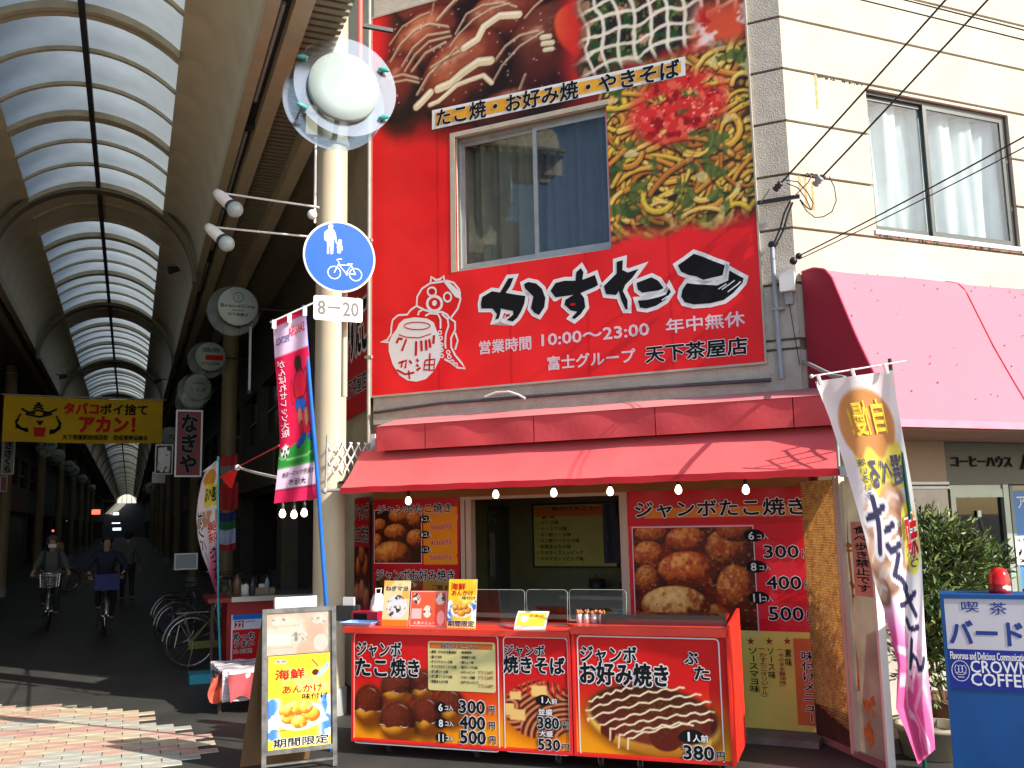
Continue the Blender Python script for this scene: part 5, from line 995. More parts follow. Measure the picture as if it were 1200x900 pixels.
for k in range(4): 
    q = CT.P(u_-.09+.06*k, 1.041, -.25); mb = MB(); mb.lathe(q, (0, 0, 1), [(0, 0), (.024, 0), (.024, .06), (.02, .065), (0, .065)], 12); j_ = obj('jar', mb, M_WPAINT, t); mb = MB(); 
    for i in range(14): mb.sphere(q+Vector((random.uniform(-.028, .028), random.uniform(-.02, .02), .07+random.uniform(0, .02))), .011, 6, 4)
    obj('topping', mb, mat('topping_brown', s3(170, 110, 70), .8, var=.5, scale=60), j_)

# ------------------------------------------------------------------ bulbs hanging under the awning edge
M_BULB = mat('lit_bulb', (1, .84, .58), .3, var=0, emit=4.5); M_SOCK = mat('bulb_socket', (.02, .02, .02), .5)
def bulb(p, lab, clamp=False):
    t = thing('hanging_bulb', lab, 'bulb', p, 'lit bulbs strung along the stall'); mb = MB(); mb.lathe(p, (0, 0, 1), [(0, -.037), (.014, -.034), (.027, -.02), (.03, 0), (.024, .02), (.014, .036), (.012, .045)], 16); obj('glass_bulb', mb, M_BULB, t)
    mb = MB(); mb.lathe(p, (0, 0, 1), [(.016, .04), (.017, .09), (.006, .1), (.004, .14), (0, .14)], 12); s = obj('socket', mb, M_SOCK, t)
    if clamp: mb = MB(); mb.box(Fr(p+Vector((0, 0, .1)), (1, .3, 0)), (-.09, 0, -.015), (-.01, .05, .015)); mb.box(Fr(p+Vector((0, 0, .1)), (1, .3, 0)), (-.14, .02, -.01), (-.08, .06, .01)); obj('clamp', mb, M_SOCK, s)
BZ = .62
for i, (x, y) in enumerate(((478.5, 587), (581, 579.5), (649, 577.5), (715, 576), (795, 574), (874, 574))):
    q = FAC.on(x, y, BZ); bulb(FAC.P(q[0], q[1], BZ), 'lit bulb under the awning, %s' % ['above the small dumpling poster', 'over the left end of the serving window', 'over the middle of the serving window', 'over the right end of the serving window', 'above the left half of the big poster', 'above the right half of the big poster'][i], i > 3)
for i, (x, y) in enumerate(((331, 602), (344.5, 603), (356.5, 601))): bulb(far(x, y, 8.55), 'lit clamp bulb below the pink football banner, %s of three' % ['leftmost', 'middle', 'rightmost'][i])
t = thing('bulb_cable', 'black cable carrying the bulbs under the awning', 'cable', FAC.P(2, 2.1, BZ)); mb = MB(); mb.tube([FAC.P(.1+.44*k, 2.225-.012*(k % 2), BZ-.01) for k in range(11)], .006, 6); obj('cable', mb, M_SOCK, t)
mb = MB(); mb.box(FAC, (.0, 2.235, BZ-.03), (4.7, 2.265, BZ)); obj('batten', mb, M_SOCK, t)
t = thing('bulb_batten', 'black bar carrying the three clamp bulbs below the pink banner', 'bar', far(344, 592, 8.6)); mb = MB(); mb.tube([far(322, 588, 8.58), far(368, 585, 8.5)], .009, 6); obj('bar', mb, M_SOCK, t)

# ================================================================== on and around the thick cream column
def disc_sign(c, r, rg, label, nrm=Vector((0, -1, 0)), face=None, group=None, tilt=0, rod=True, cx=None):
    t = thing('disc_sign', label, 'disc lamp', c, group); F_ = Fr(c, (math.cos(tilt), math.sin(tilt), 0)); 
    mb = MB(); mb.lathe(c, F_.n, [(0, .0), (r*.9, .0), (r, .012), (r, .05), (r*.985, .062), (r*.6, .068), (0, .07)], 48); obj('white_disc', mb, M_LAMP, t)
    for k, (dx, dz, dn) in enumerate(((.02, .02, -.02), (-.03, -.035, -.20))):
        mb = MB(); q = c+F_.r*dx*rg*3+F_.u*dz*rg*3+F_.n*dn; mb.lathe(q, F_.n, [(r*.55, 0), (rg, 0), (rg, .008), (r*.55, .008)], 48, False); obj('glass_ring', mb, M_RING, t)
    for k, an in enumerate((32, 148, 212, 328)):
        q = c+(F_.r*math.cos(R_(an))+F_.u*math.sin(R_(an)))*rg*.93; mb = MB(); mb.tube([q-F_.n*.22, q+F_.n*.02], .009, 8); kb = obj('spacer_rod', mb, mat('rod_brown', (.16, .05, .04), .4), t)
        mb = MB(); a_ = R_(an); dr = (F_.r*math.cos(a_)*.9-F_.u*math.sin(a_)*.3+F_.n*.3).normalized(); mb.tube([q+F_.n*.03-dr*.055, q+F_.n*.03-dr*.04, q+F_.n*.03, q+F_.n*.03+dr*.04, q+F_.n*.03+dr*.055], .02, 10, radii=[.006, .017, .024, .017, .006]); obj('knob', mb, M_TEAL, t)
    return t, F_
M_LAMP = mat('opal_disc', (.34, .41, .40), .25, var=.03); M_TEAL = mat('teal_knob', (.04, .36, .33), .3, var=0)
M_RING = glassmat('ring_glass', (.80, .88, .92), .28, .15)
dc = far(402, 104, 8.8); t, F_ = disc_sign(dc, .333, .485, 'blank white disc lamp with teal knobs and clear glass rings on the cream column'); 
mb = MB(); mb.tube([dc-F_.n*.0, Vector((COLX, COLY-.05, dc.z-.02))], .03, 8); mb.lathe((COLX, COLY, dc.z-.06), (0, 0, 1), [(.165, 0), (.178, .01), (.178, .07), (.165, .08)], 24); obj('mounting_arm', mb, M_GREY, t)
# round blue traffic sign and its time plate
tc = far(398, 301, 9.2); TS = Fr(tc, (1, .04, 0)); KS = (300, 225, 4)
ts = thing('traffic_sign', 'round blue sign with a walking adult and child above a bicycle', 'traffic sign', tc)
mb = MB(); mb.lathe(tc, TS.n, [(0, -.006), (.353, -.006), (.359, 0), (.353, .004), (0, .004)], 64, False); obj('plate', mb, M_WPAINT, ts)
mb = MB(); mb.disc(TS, 0, 0, .340, .340, .0052, 64); obj('blue_face', mb, mat('sign_blue', s3(0, 84, 186), .4, var=.04, spec=.3), ts)
def SQ(pts): return [TS.on(*p) for p in zp(pts, *KS)]
adult = [(345, 152), (352, 150), (362, 158), (358, 172), (366, 180), (374, 200), (378, 232), (373, 235), (366, 215), (364, 235), (362, 262), (360, 290), (350, 293), (349, 260), (345, 240), (342, 262), (342, 290), (332, 290), (333, 250), (332, 232), (322, 228), (318, 210), (322, 186), (336, 176), (341, 170), (338, 160)]
child = [(385, 226), (392, 222), (401, 226), (402, 238), (400, 245), (406, 262), (404, 275), (398, 273), (397, 288), (390, 288), (390, 274), (386, 288), (380, 287), (382, 268), (378, 262), (380, 248), (372, 236), (377, 234), (386, 244), (384, 236)]
for p_ in (adult, child): poly_shape(ts, TS, SQ(p_), M_WHITE, .006, 0, 'figure')
mb = MB()
for cx, cy in ((366, 378), (466, 388)): 
    q = SQ([(cx, cy)])[0]; mb.strip(TS, [(q[0]+.062*math.cos(a*math.pi/12), q[1]+.062*math.sin(a*math.pi/12)) for a in range(24)], .009, .006, True)
for l in ([(366, 378), (390, 332), (378, 318), (392, 314), (402, 316)], [(386, 340), (420, 380), (466, 388)], [(386, 342), (446, 345), (420, 382)], [(428, 338), (452, 338)], [(446, 345), (466, 388)], [(412, 372), (428, 392)]): mb.strip(TS, SQ(l), .010, .0062)
obj('bicycle_symbol', mb, M_WHITE, ts)
pc_ = far(396.5, 362, 9.15); TPl = Fr(pc_, (1, .04, 0)); mb = MB(); a = TPl.on(369, 372); b = TPl.on(426, 352)
tp = thing('time_plate', 'small white plate reading 8-20 under the blue traffic sign', 'sign plate', pc_)
P_ = []; u0, v0, u1, v1 = -.242, -.121, .242, .121; rr = .024
for cx, cy, a0_ in ((u0+rr, v0+rr, 180), (u1-rr, v0+rr, 270), (u1-rr, v1-rr, 0), (u0+rr, v1-rr, 90)):
    for k in range(5): a_ = R_(a0_+k*22.5); P_.append((cx+rr*math.cos(a_), cy+rr*math.sin(a_)))
mb = MB(); mb.extr(TPl, P_, -.004, .0); obj('plate', mb, M_WPAINT, tp); put_text(tp, '8－20', TPl.P(-.2, -.066, 0), TPl.r*.40, TPl.u*.138, mat('grey_ink', (.11, .11, .105), .5), .022)
sp = thing('sign_post', 'slim pale post with the traffic sign clipped beside the cream column', 'post', (pc_.x+.06, pc_.y+.06, 3.2)); mb = MB(); px_ = far(403.5, 420, 9.3); mb.tube([(px_.x, px_.y, far(403, 466, 9.3).z), (px_.x, px_.y, tc.z+.34)], .03, 14); obj('pole', mb, M_CREAM, sp); mb = MB()
for z in (pc_.z+.05, tc.z-.12, tc.z+.14): mb.box(Fr((px_.x, px_.y, z), (1, 0, 0)), (-.05, 0, -.10), (.05, .03, .045))
obj('clip', mb, M_STEEL, sp)
pk2 = thing('red_conduit', 'thin faded red conduit rising beside the top of the cream column', 'conduit', (0, 0, 0)); q = far(421.5, 90, 9.6); pk2.location = (q.x, q.y, 5.0); mb = MB(); mb.tube([(q.x, q.y, far(421, 92, 9.6).z), (q.x, q.y, 8.6)], .03, 10); obj('tube', mb, mat('faded_red', s3(190, 90, 80), .5), pk2); mb = MB(); mb.box(Fr((q.x, q.y, 6.9), (1, 0, 0)), (0, 0, -.02), (2.36-q.x, .04, .02)); obj('wall_clamp', mb, M_DARK, pk2)
# white spot lamps on long arms
for i, (x0, y0, x1, y1, D, lab) in enumerate(((256, 226, 366, 243, 9.4, 'upper white spot lamp on a thin arm left of the cream column'), (246, 266, 360, 278, 9.5, 'lower white spot lamp on a thin arm left of the cream column'))):
    e = far(x0+2, y0, D); b = far(x1+8, y1, D+.0); t = thing('spot_lamp', lab, 'spot lamp', e, 'white spot lamps reaching out from the cream column'); mb = MB(); mb.tube([e, b], .011, 8); obj('arm', mb, M_WPAINT, t)
    hd_ = far(x0+21, y0+21, D-.1); k0 = far(x0-3, y0-1, D); ax = (hd_-k0); L0 = ax.length; mb = MB(); mb.lathe(k0, ax, [(0, 0), (.042, .005), (.056, L0*.2), (.062, L0*.72), (.062, L0*.74), (0, L0*.75)], 20); obj('housing', mb, M_WPAINT, t)
    mb = MB(); mb.sphere(hd_-ax.normalized()*.02, .081, 18, 12); obj('opal_globe', mb, M_LAMP, t); mb = MB(); mb.lathe(k0+ax*.68, ax, [(.063, 0), (.07, .02), (.063, .04)], 20); obj('collar', mb, M_DARK, t)
mb = MB(); q = far(369, 250, 9.4); z0_, z1_ = far(369, 262, 9.4).z, far(369, 158, 9.4).z; mb.tube([(q.x, q.y, z0_), (q.x, q.y, z1_)], .013, 8); mb.sphere((q.x, q.y, z1_), .022); mb.sphere((q.x-.03, q.y-.02, z0_+.08), .05, 10, 8); tag(obj('lamp_rail', mb, M_WPAINT), 'thin white vertical rail holding the two spot lamps on the column side', 'rail')

# ------------------------------------------------------------------ banners (nobori)
def warp_sheet(L, Rr, D, amp, ph=0, wl=3.0, Dr=None):
    """L, Rr: measured left and right edges top to bottom; returns f(u,v) with v=1 at the top"""
    def edge(E, s):
        ys = [e[1] for e in E]; k = s*(len(E)-1); i = min(int(k), len(E)-2); f = k-i; return E[i][0]*(1-f)+E[i+1][0]*f, E[i][1]*(1-f)+E[i+1][1]*f
    DD = Dr or (lambda s: D)
    def f(u, v):
        s = 1-v; a = edge(L, s); b = edge(Rr, s); d = DD(s)+amp*math.sin(u*math.pi*wl+s*5+ph)*(.3+.7*s)+amp*.4*math.sin(u*9+s*13+ph)
        return far(a[0]*(1-u)+b[0]*u, a[1]*(1-u)+b[1]*u, d)
    return f
def cloth(t, f, c, name='cloth'):
    me_w = lambda U, V: np.array([[tuple(f(float(u), float(v))) for u, v in zip(ru, rv)] for ru, rv in zip(U, V)])
    return c.obj(name, WORLD, PCL, t, warp=me_w)
def ctext(t, f, s, u0, v0, u1, v1, m, bold, outline=None, vertical=True, mirror=False, h=.004):
    def w_(p):
        a = f(p.x, p.y); e = .01; du = f(min(1, p.x+e), p.y)-f(max(0, p.x-e), p.y); dv = f(p.x, min(1, p.y+e))-f(p.x, max(0, p.y-e)); n = du.cross(dv).normalized(); return a+n*(h+p.z*6)
    put_text(t, s, Vector((u0, v0, 0)), Vector((u1-u0, 0, 0)), Vector((0, v1-v0, 0)), m, bold, outline, step=.0003, vertical=vertical, mirror=mirror, warp=w_, nrm=Vector((0, 0, 1)))
# pink and green football banner, seen from its back
fb = thing('football_banner', 'pink banner with mirrored writing and green football pitch on a blue pole', 'banner', gnd(388, 880))
L1 = [(320, 378), (322, 420), (326, 470), (328, 520), (325, 555), (321, 590)]; R1 = [(358, 361), (361, 405), (366, 460), (370, 505), (373, 545), (374, 584)]
f1 = warp_sheet(L1, R1, 7.72, .02, 1)
c = Cv(0, 0, 1, 1, .012); U, V = c.U, c.V; c.mix((220, 28, 78), np.ones_like(U)); c.mix((222, 196, 224), ((V > .80) & (V < .965))*1.); gl_ = .42-.05*np.sin(U*2.5)+.14*(U-.5); c.mix((46, 142, 60), (V < gl_)*1.); c.mix((130, 200, 120), (np.abs(V-(gl_-.05-.1*U)) < .006)*1.); c.mix((226, 206, 232), (V < .225+.01*np.sin(U*4))*1.); c.mix((224, 40, 96), (V < .075)*1.); c.mix((96, 160, 90), (np.abs(V-.232) < .005)*1.); c.mix((150, 20, 60), (V < .09)*(V > .08)*1.)
for (x, y, rx, ry, cl, ro) in ((.66, .74, .10, .035, (60, 40, 36), 0), (.66, .645, .17, .065, (206, 30, 60), .1), (.86, .66, .05, .05, (206, 30, 60), .6), (.42, .62, .05, .05, (206, 30, 60), -.5), (.64, .555, .15, .035, (40, 90, 190), 0), (.60, .50, .06, .045, (170, 120, 90), 0), (.78, .49, .06, .05, (170, 120, 90), .3), (.62, .43, .055, .04, (170, 40, 60), 0), (.82, .42, .05, .035, (170, 40, 60), 0), (.60, .375, .13, .028, (30, 80, 170), .2), (.86, .385, .08, .022, (30, 80, 170), 0)):
    d, e = c.ell(x, y, rx*1.08, ry*1.12, ro); c.mix((30, 20, 30), e*.9); d, e = c.ell(x, y, rx, ry, ro); c.mix(cl, e)
d, e = c.ell(.16, .335, .115, .04); c.mix((240, 240, 240), e)
for ux, vx in ((.16, .335), (.08, .345), (.24, .345), (.13, .305), (.2, .31)): d, e = c.ell(ux, vx, .03, .011); c.mix((20, 20, 24), e)
c.mix((250, 250, 250), .0*U)
cloth(fb, f1, c)
ctext(fb, f1, 'SAKURA', .45, .885, .94, .935, M_REDINK, .02, None, False, True); ctext(fb, f1, 'SPECTACLE', .08, .865, .46, .90, M_BLUEINK, .02, None, False, True); ctext(fb, f1, 'がんばれセレッソ大阪', .06, .42, .28, .78, M_PALEPINK, .02, None, True, True)
ctext(fb, f1, '大阪府サッカー協会', .12, .165, .9, .20, M_BLACK, .01, None, False, True); ctext(fb, f1, '大阪市', .3, .105, .7, .145, M_BLACK, .02, None, False, True)
mb = MB(); mb.tube([far(355.5, 358, 7.75), far(362, 440, 7.72), far(372, 560, 7.7), far(382, 706, 7.72), far(388, 880, 7.72)], .017, 10); obj('pole', mb, mat('blue_pole', s3(20, 100, 190), .35), fb)
mb = MB(); mb.tube([far(317, 378, 7.7), far(372, 353, 7.72)], .008, 6); obj('cross_rod', mb, M_WPAINT, fb); mb = MB()
for x, y in ((321, 378), (339, 371), (357, 363)): q = far(x, y, 7.69); mb.box(Fr(q, (1, .4, 0)), (-.018, -.05, -.004), (.018, .02, .006))
obj('loop', mb, M_WPAINT, fb)
# the long pink and white dumpling banner on the right
rb = thing('dumpling_banner', 'long white to pink banner with big brush letters blowing beside the stall', 'banner', gnd(1082, 915))
L2 = [(955, 447), (972, 490), (985, 530), (1000, 580), (1014, 630), (1024, 680), (1036, 715), (1045, 750), (1052, 780), (1050, 830), (1063, 860), (1076, 896)]
R2 = [(1046, 434), (1053, 480), (1060, 520), (1068, 565), (1075, 610), (1080, 655), (1082, 700), (1084, 740), (1087, 780), (1091, 820), (1094, 850), (1096, 878)]
f2 = warp_sheet(L2, R2, 6.3, .04, .4, 2.6, lambda s: 6.12+.12*math.sin(s*5)+.1*s)
c = Cv(0, 0, 1, 1, .006); U, V = c.U, c.V; c.mix((250, 246, 248), np.ones_like(U)); pinkm = sm(.50-V+.25*(.5-U)+.1*(fbm(U, V, 5, 3)-.5), .05, .25); c.mix((232, 90, 160), pinkm*.9); c.mix((252, 225, 238), pinkm*sm(fbm(U*1.2+V, V*.8, 4, 8), .5, .72)*.6)
for (x0, y0, x1, y1, x2, y2) in ((.1, .33, .7, .27, .9, .2), (.6, .35, .3, .22, .5, .1), (.9, .26, .5, .16, .75, .03), (.3, .15, .5, .1, .4, .02), (.1, .24, .5, .22, .6, .26)): c.line([(x0, y0), ((x0+x1)/2+.05, (y0+y1)/2+.01), (x1, y1), ((x1+x2)/2-.05, (y1+y2)/2), (x2, y2)], .028, (250, 214, 232), .9)
d, e = c.ell(.5, .875, .40, .095); e = e*sm(V, .80+.015*np.sin(U*18), .815+.015*np.sin(U*18)); yl = ((V > .70+.06*np.abs(U-.5)) & (V < .83+.015*np.sin(U*18)) & (U > .18+.5*(.83-V)) & (U < .93))*1.; c.mix((248, 238, 110), yl); c.mix((222, 160, 100), e)
for i, (x, y, rx, ry) in enumerate(((.3, .66, .24, .05), (.62, .69, .2, .045), (.18, .585, .2, .05), (.55, .63, .2, .05), (.32, .53, .24, .045), (.75, .57, .16, .04), (.12, .50, .14, .04))): c.ball(x, y, rx, ry, (244, 214, 186), (214, 160, 122), (140, 92, 70), 0, i, .5, 1.6, .25); c.line([(x-rx*.7, y), (x, y+ry*.5), (x+rx*.6, y+ry*.2)], .012, (250, 236, 220), .8); c.mix((252, 244, 246), np.clip(.25*(1-sm(np.hypot((U-x)/rx, (V-y)/ry), .5, 1.1)), 0, 1))
d, e = c.ell(.84, .60, .16, .085); c.mix((244, 234, 100), e)
c.V = V*5; BL = (62, 62, 98)
KI = [[(.14, 3.36), (.30, 3.38), (.44, 3.44)], [(.30, 3.56), (.30, 3.3), (.22, 2.98)], [(.40, 3.18), (.54, 3.22)], [(.38, 3.02), (.44, 2.94), (.60, 2.98)]]
KU = [[(.56, 2.88), (.5, 2.78), (.42, 2.68), (.55, 2.58), (.62, 2.46)]]
NA = [[(.44, 2.26), (.62, 2.28), (.80, 2.36)], [(.58, 2.46), (.66, 2.25), (.78, 2.06)], [(.52, 2.04), (.56, 1.92), (.70, 1.88), (.80, 1.9)]]
NN = [[(.58, 1.74), (.50, 1.52), (.42, 1.34)], [(.45, 1.42), (.56, 1.52), (.66, 1.44), (.70, 1.32), (.84, 1.34), (.9, 1.46)]]
for wd_, cl in ((.20, (250, 246, 250)), (.085, BL)):
    for G in (KI, KU, NA, NN):
        for ln_ in G: c.line(ln_, wd_, cl, 1)
c.V = V
cloth(rb, f2, c)
M_INKP = mat('violet_grey_ink', s3(70, 70, 105), .6, var=0)
ctext(rb, f2, '自慢!', .27, .855, .78, .94, M_YELINK, .03, None, False, True); ctext(rb, f2, '選べる', .36, .73, .9, .795, M_INKP, .045, None, False, True); ctext(rb, f2, '味いろいろ', .2, .71, .34, .80, M_INKP, .02, None, True, True); ctext(rb, f2, 'さいこう', .72, .53, .98, .66, M_INKP, .03, None, True, True)
ctext(rb, f2, '味', .74, .555, .98, .655, M_REDINK, .05, (M_WHITE, .06), False, h=.02)
mb = MB(); mb.tube([far(1042.5, 420, 6.2), far(1050, 480, 6.22), far(1066, 600, 6.28), far(1080, 760, 6.34), gnd(1084, 920)], .013, 10); obj('pole', mb, mat('dark_green_pole', s3(10, 80, 70), .4), rb); mb = MB(); mb.tube([far(951, 441, 6.12), far(1062, 423, 6.18)], .006, 6); mb.sphere(far(951, 441, 6.12), .014); obj('cross_rod', mb, M_WPAINT, rb); mb = MB()
for x, y in ((958, 441), (998, 434), (1036, 428)): mb.tube([far(x, y-2, 6.12), far(x+4, y+10, 6.12)], .013, 5)
obj('loop', mb, M_WPAINT, rb)
# bar sticking out of the wall next to it
mb = MB(); q0 = FAC.on(935, 428); p0 = RW.P(.03, 3.17, .0); mb.tube([p0, far(977, 441, 6.5), far(990, 443, 6.35)], .017, 8); tag(obj('banner_bracket', mb, M_GREY), 'white tube bracket jutting from the wall above the hood beside the banner', 'bracket')

# ================================================================== woven screen and panel at the right end of the stall
SE = gnd(1046, 905); S0_ = FAC.P(4.40, 0, .02); SC = Fr(S0_, SE-S0_); SL = (SE-S0_).length; print('screen', SL, SC.on(961, 825), SC.on(1000, 860), SC.on(975, 560), SC.on(985, 560), SC.on(948, 560), SC.on(1010, 600))
sc_ = thing('side_screen', 'woven reed screen with stained clear panel in a pale frame, right of the counters', 'screen', SC.P(SL/2, 0, 0))
xa = .0; xb = SC.on(1003, 860)[0]; zb_ = .55; zt_ = 2.12; 
def lowz(u): return .31-.15*(u/xb)
mb = MB(); nrow = 120; ncol = 26
for i in range(ncol):                                  # upright reed bundles
    u = xa+.01+(xb-.03-xa)*i/ncol; w_ = (xb-.03-xa)/ncol; z0 = lowz(u)-.02*(random.random())
    mb.grid(lambda a, v: SC.P(u+w_*a, z0+(zt_-z0)*v, .016+.006*math.sin(a*math.pi)), 3, 1)
obj('reed', mb, translucent('reed_dark', s3(190, 144, 92), .6, var=.4, scale=30), sc_, kind='stuff')
mb = MB(); g0 = .0175
for j in range(95):                                    # cross weave, over and under
    z = lowz(xb)+.012+j*.0205
    for i in range(ncol):
        u = xa+.01+(xb-.03-xa)*i/ncol; w_ = (xb-.03-xa)/ncol
        if z < lowz(u)-.0 or z > zt_: continue
        hgt = .026+(.004 if (i+j) % 2 else -.002); mb.add([SC.P(u+.001, z, g0), SC.P(u+w_-.001, z, g0), SC.P(u+w_-.001, z+.016, g0), SC.P(u+.001, z+.016, g0), SC.P(u+w_*.2, z+.005, hgt), SC.P(u+w_*.8, z+.005, hgt), SC.P(u+w_*.8, z+.011, hgt), SC.P(u+w_*.2, z+.011, hgt)], [(4, 5, 6, 7), (0, 1, 5, 4), (1, 2, 6, 5), (2, 3, 7, 6), (3, 0, 4, 7)])
obj('weave', mb, translucent('reed_straw', s3(240, 202, 146), .62, var=.4, scale=12), sc_, kind='stuff')
mb = MB(); mb.box(SC, (0, .05, -.01), (xb, .30, .012)); obj('backing_board', mb, mat('dirty_board', s3(70, 50, 42), .8, var=.4, scale=8), sc_)
M_PALEW = mat('pale_worn_frame', s3(206, 196, 178), .65, var=.15, scale=5, streak=.3)
for a, b, n0, n1, z0, z1 in ((xb-.03, xb+.0, -.02, .035, .02, 2.14), (xb+.012, xb+.05, -.02, .03, .02, 2.14), (SL-.03, SL, -.03, .03, 0, 2.16)): mb = MB(); mb.box(SC, (a, z0, n0), (b, z1, n1)); obj('post', mb, M_PALEW if a < SL-.05 else mat('white_post', s3(228, 218, 208), .55, var=.06), sc_)
mb = MB(); mb.box(SC, (xb+.05, .04, -.006), (SL-.03, 2.1, .002)); obj('clear_panel', mb, translucent('stained_panel', s3(188, 186, 170), .5, var=.22, scale=3.5), sc_)
mb = MB(); mb.box(SC, (0, .0, -.02), (SL-.03, .05, .03)); obj('bottom_rail', mb, mat('rail_pink', s3(140, 110, 104), .6, var=.2), sc_)
mb = MB(); 
for (u, z0, z1, w_) in ((xb+.09, .5, 1.9, .03), (xb+.10, 1.2, 1.35, .06), (xb+.2, .1, .45, .12), (xb+.08, 1.55, 1.62, .16), (xb+.28, .35, .5, .05)): mb.grid(lambda a, v: SC.P(u+w_*(a-.5)*(.6+.6*math.sin(v*9+u*30))+.01*math.sin(v*14), z0+(z1-z0)*v, .0032), 2, 12)
obj('rust_streak', mb, mat('rust_orange', s3(176, 120, 58), .8, var=.35, scale=18), sc_)
nt_ = thing('taped_notice', 'faded pink vertical notice taped on the stained panel of the side screen', 'notice', SC.P(xb+.25, 1.4, 0)); a = SC.on(1000, 690); b = SC.on(1018, 600); 
u0_, u1_ = xb+.14, SL-.06; mb = MB(); mb.quad([SC.P(u0_, 1.22, .004), SC.P(u1_, 1.22, .004), SC.P(u1_, 1.78, .004), SC.P(u0_, 1.78, .004)]); obj('paper', mb, mat('pink_paper', s3(206, 150, 128), .7, var=.1), nt_)
put_text(nt_, '食べ歩き禁止です', SC.P(u0_+.03, 1.25, .005), SC.r*(u1_-u0_-.06), SC.u*.5, M_BLACK, .03, vertical=True)

# ================================================================== coffee shop front
M_BEIGE = mat('beige_tile', s3(158, 134, 108), .55, var=.08, scale=5); XS0 = 6.97
mb = MB(); mb.box(WORLD, (CORN.x+.1, 6.6, 0), (XS0, 6.8, 2.5)); obj('street_wall_lower', mb, mat('wall_low', s3(120, 108, 92), .7), bld)
for i, (x0, x1) in enumerate(((5.5, 6.23), (6.235, XS0))):
    for j, (z0, z1) in enumerate(((.12, .62), (.625, 1.12), (1.125, 1.62), (1.625, 2.05))): mb = MB(); mb.box(WORLD, (x0+.003, 6.575, z0+.003), (x1-.003, 6.6, z1-.003)); obj('stone_tile', mb, mat('glossy_stone', s3(176, 170, 160), .18, var=.25, scale=2.5), bld)
mb = MB(); mb.box(WORLD, (5.5, 6.56, 2.05), (XS0+.01, 6.6, 2.075)); mb.box(WORLD, (5.5, 6.56, 2.09), (XS0+.01, 6.6, 2.115)); obj('metal_trim', mb, M_ALU, bld)
mb = MB(); mb.box(WORLD, (5.5, 6.575, 2.115), (XS0, 6.6, 2.49)); obj('upper_tile', mb, M_BEIGE, bld)
cs = thing('cafe_entrance', 'dark grey sign band with black raised letters and glass door under the pink awning', 'shop front', (8, 6.7, 0))
SG2 = Fr((0, 6.63, 0), (1, 0, 0)); mb = MB(); mb.box(WORLD, (XS0+.02, 6.63, 2.09), (12, 6.8, 2.485)); obj('sign_band', mb, mat('band_grey', s3(92, 92, 84), .5, var=.1), cs)
def solid_text(parent, s, o, ex, ey, m, depth): 
    vs, fs = glyphs(s, 0, 2); 
    for k in range(5): put_text(parent, s, o, ex, ey, m, .035, None, step=depth*(k+1)/5)
a = SG2.on(1115, 547); b = SG2.on(1184, 535); solid_text(cs, 'コーヒーハウス', SG2.P(a[0], a[1], 0), SG2.r*(b[0]-a[0]), SG2.u*(b[1]-a[1]), M_BLACK, .015)
a = SG2.on(1196, 551); b = SG2.on(1250, 530); solid_text(cs, 'バード', SG2.P(a[0], a[1], 0), SG2.r*(b[0]-a[0]), SG2.u*(b[1]-a[1]), M_BLACK, .015)
DF = Fr((0, 6.68, 0), (1, 0, 0)); M_DALU = mat('door_aluminium', s3(150, 160, 152), .35, .4)
dl = DF.on(1116, 640)[0]; dr = DF.on(1178, 640)[0]; dt = DF.on(1140, 573)[1]; dt2 = DF.on(1140, 583)[1]
mb = MB(); mb.box(DF, (dl, 0, -.03), (dl+.06, dt, .03)); mb.box(DF, (dr, 0, -.03), (dr+.07, dt+.06, .035)); mb.box(DF, (dl+.06, dt2, -.03), (dr, dt, .03)); mb.box(DF, (dl, dt, -.03), (dr, dt+.06, .02)); obj('door_frame', mb, M_DALU, cs)
mb = MB(); mb.box(DF, (dl+.06, .1, -.01), (dr, dt2, -.004)); d_ = obj('door', mb, glassmat('dark_door_glass', (.25, .27, .26), .05, .02), cs); mb = MB(); mb.box(DF, (dl+.1, .95, 0), (dl+.125, 1.25, .05)); obj('handle', mb, M_STEEL, d_)
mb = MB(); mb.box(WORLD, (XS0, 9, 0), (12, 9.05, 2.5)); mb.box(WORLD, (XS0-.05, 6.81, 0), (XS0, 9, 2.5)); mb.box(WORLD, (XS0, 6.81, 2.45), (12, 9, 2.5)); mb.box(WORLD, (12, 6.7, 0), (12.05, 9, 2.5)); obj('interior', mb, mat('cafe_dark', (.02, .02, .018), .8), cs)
a = DF.on(1190, 640)[0]; mb = MB(); mb.box(DF, (dr+.09, 0, -.03), (a, 2.08, .03)); mb.box(DF, (a, 0, -.03), (12-0, .5, .03)); obj('shop_panel', mb, mat('panel_teal_grey', s3(110, 128, 122), .4), cs)
mb = MB(); mb.box(DF, (a, .5, -.01), (12, 2.08, -.005)); obj('window_pane', mb, glassmat('cafe_glass', (.3, .33, .34), .08), cs)
t = thing('ice_poster', 'blue poster with white lettering in the coffee shop window at the right edge', 'poster', DF.P(a+.1, 1.6, 0)); b2 = DF.on(1215, 690); 
zz0 = DF.on(1196, 690)[1]; mb = MB(); mb.quad([DF.P(a+.02, zz0, .01), DF.P(a+.55, zz0, .01), DF.P(a+.55, 2.03, .01), DF.P(a+.02, 2.03, .01)]); obj('sheet', mb, mat('poster_blue', s3(50, 120, 190), .4, var=.2, scale=3), t); put_text(t, 'アイス', DF.P(a+.06, 1.86, .012), DF.r*.4, DF.u*.12, M_WHITE, .02)
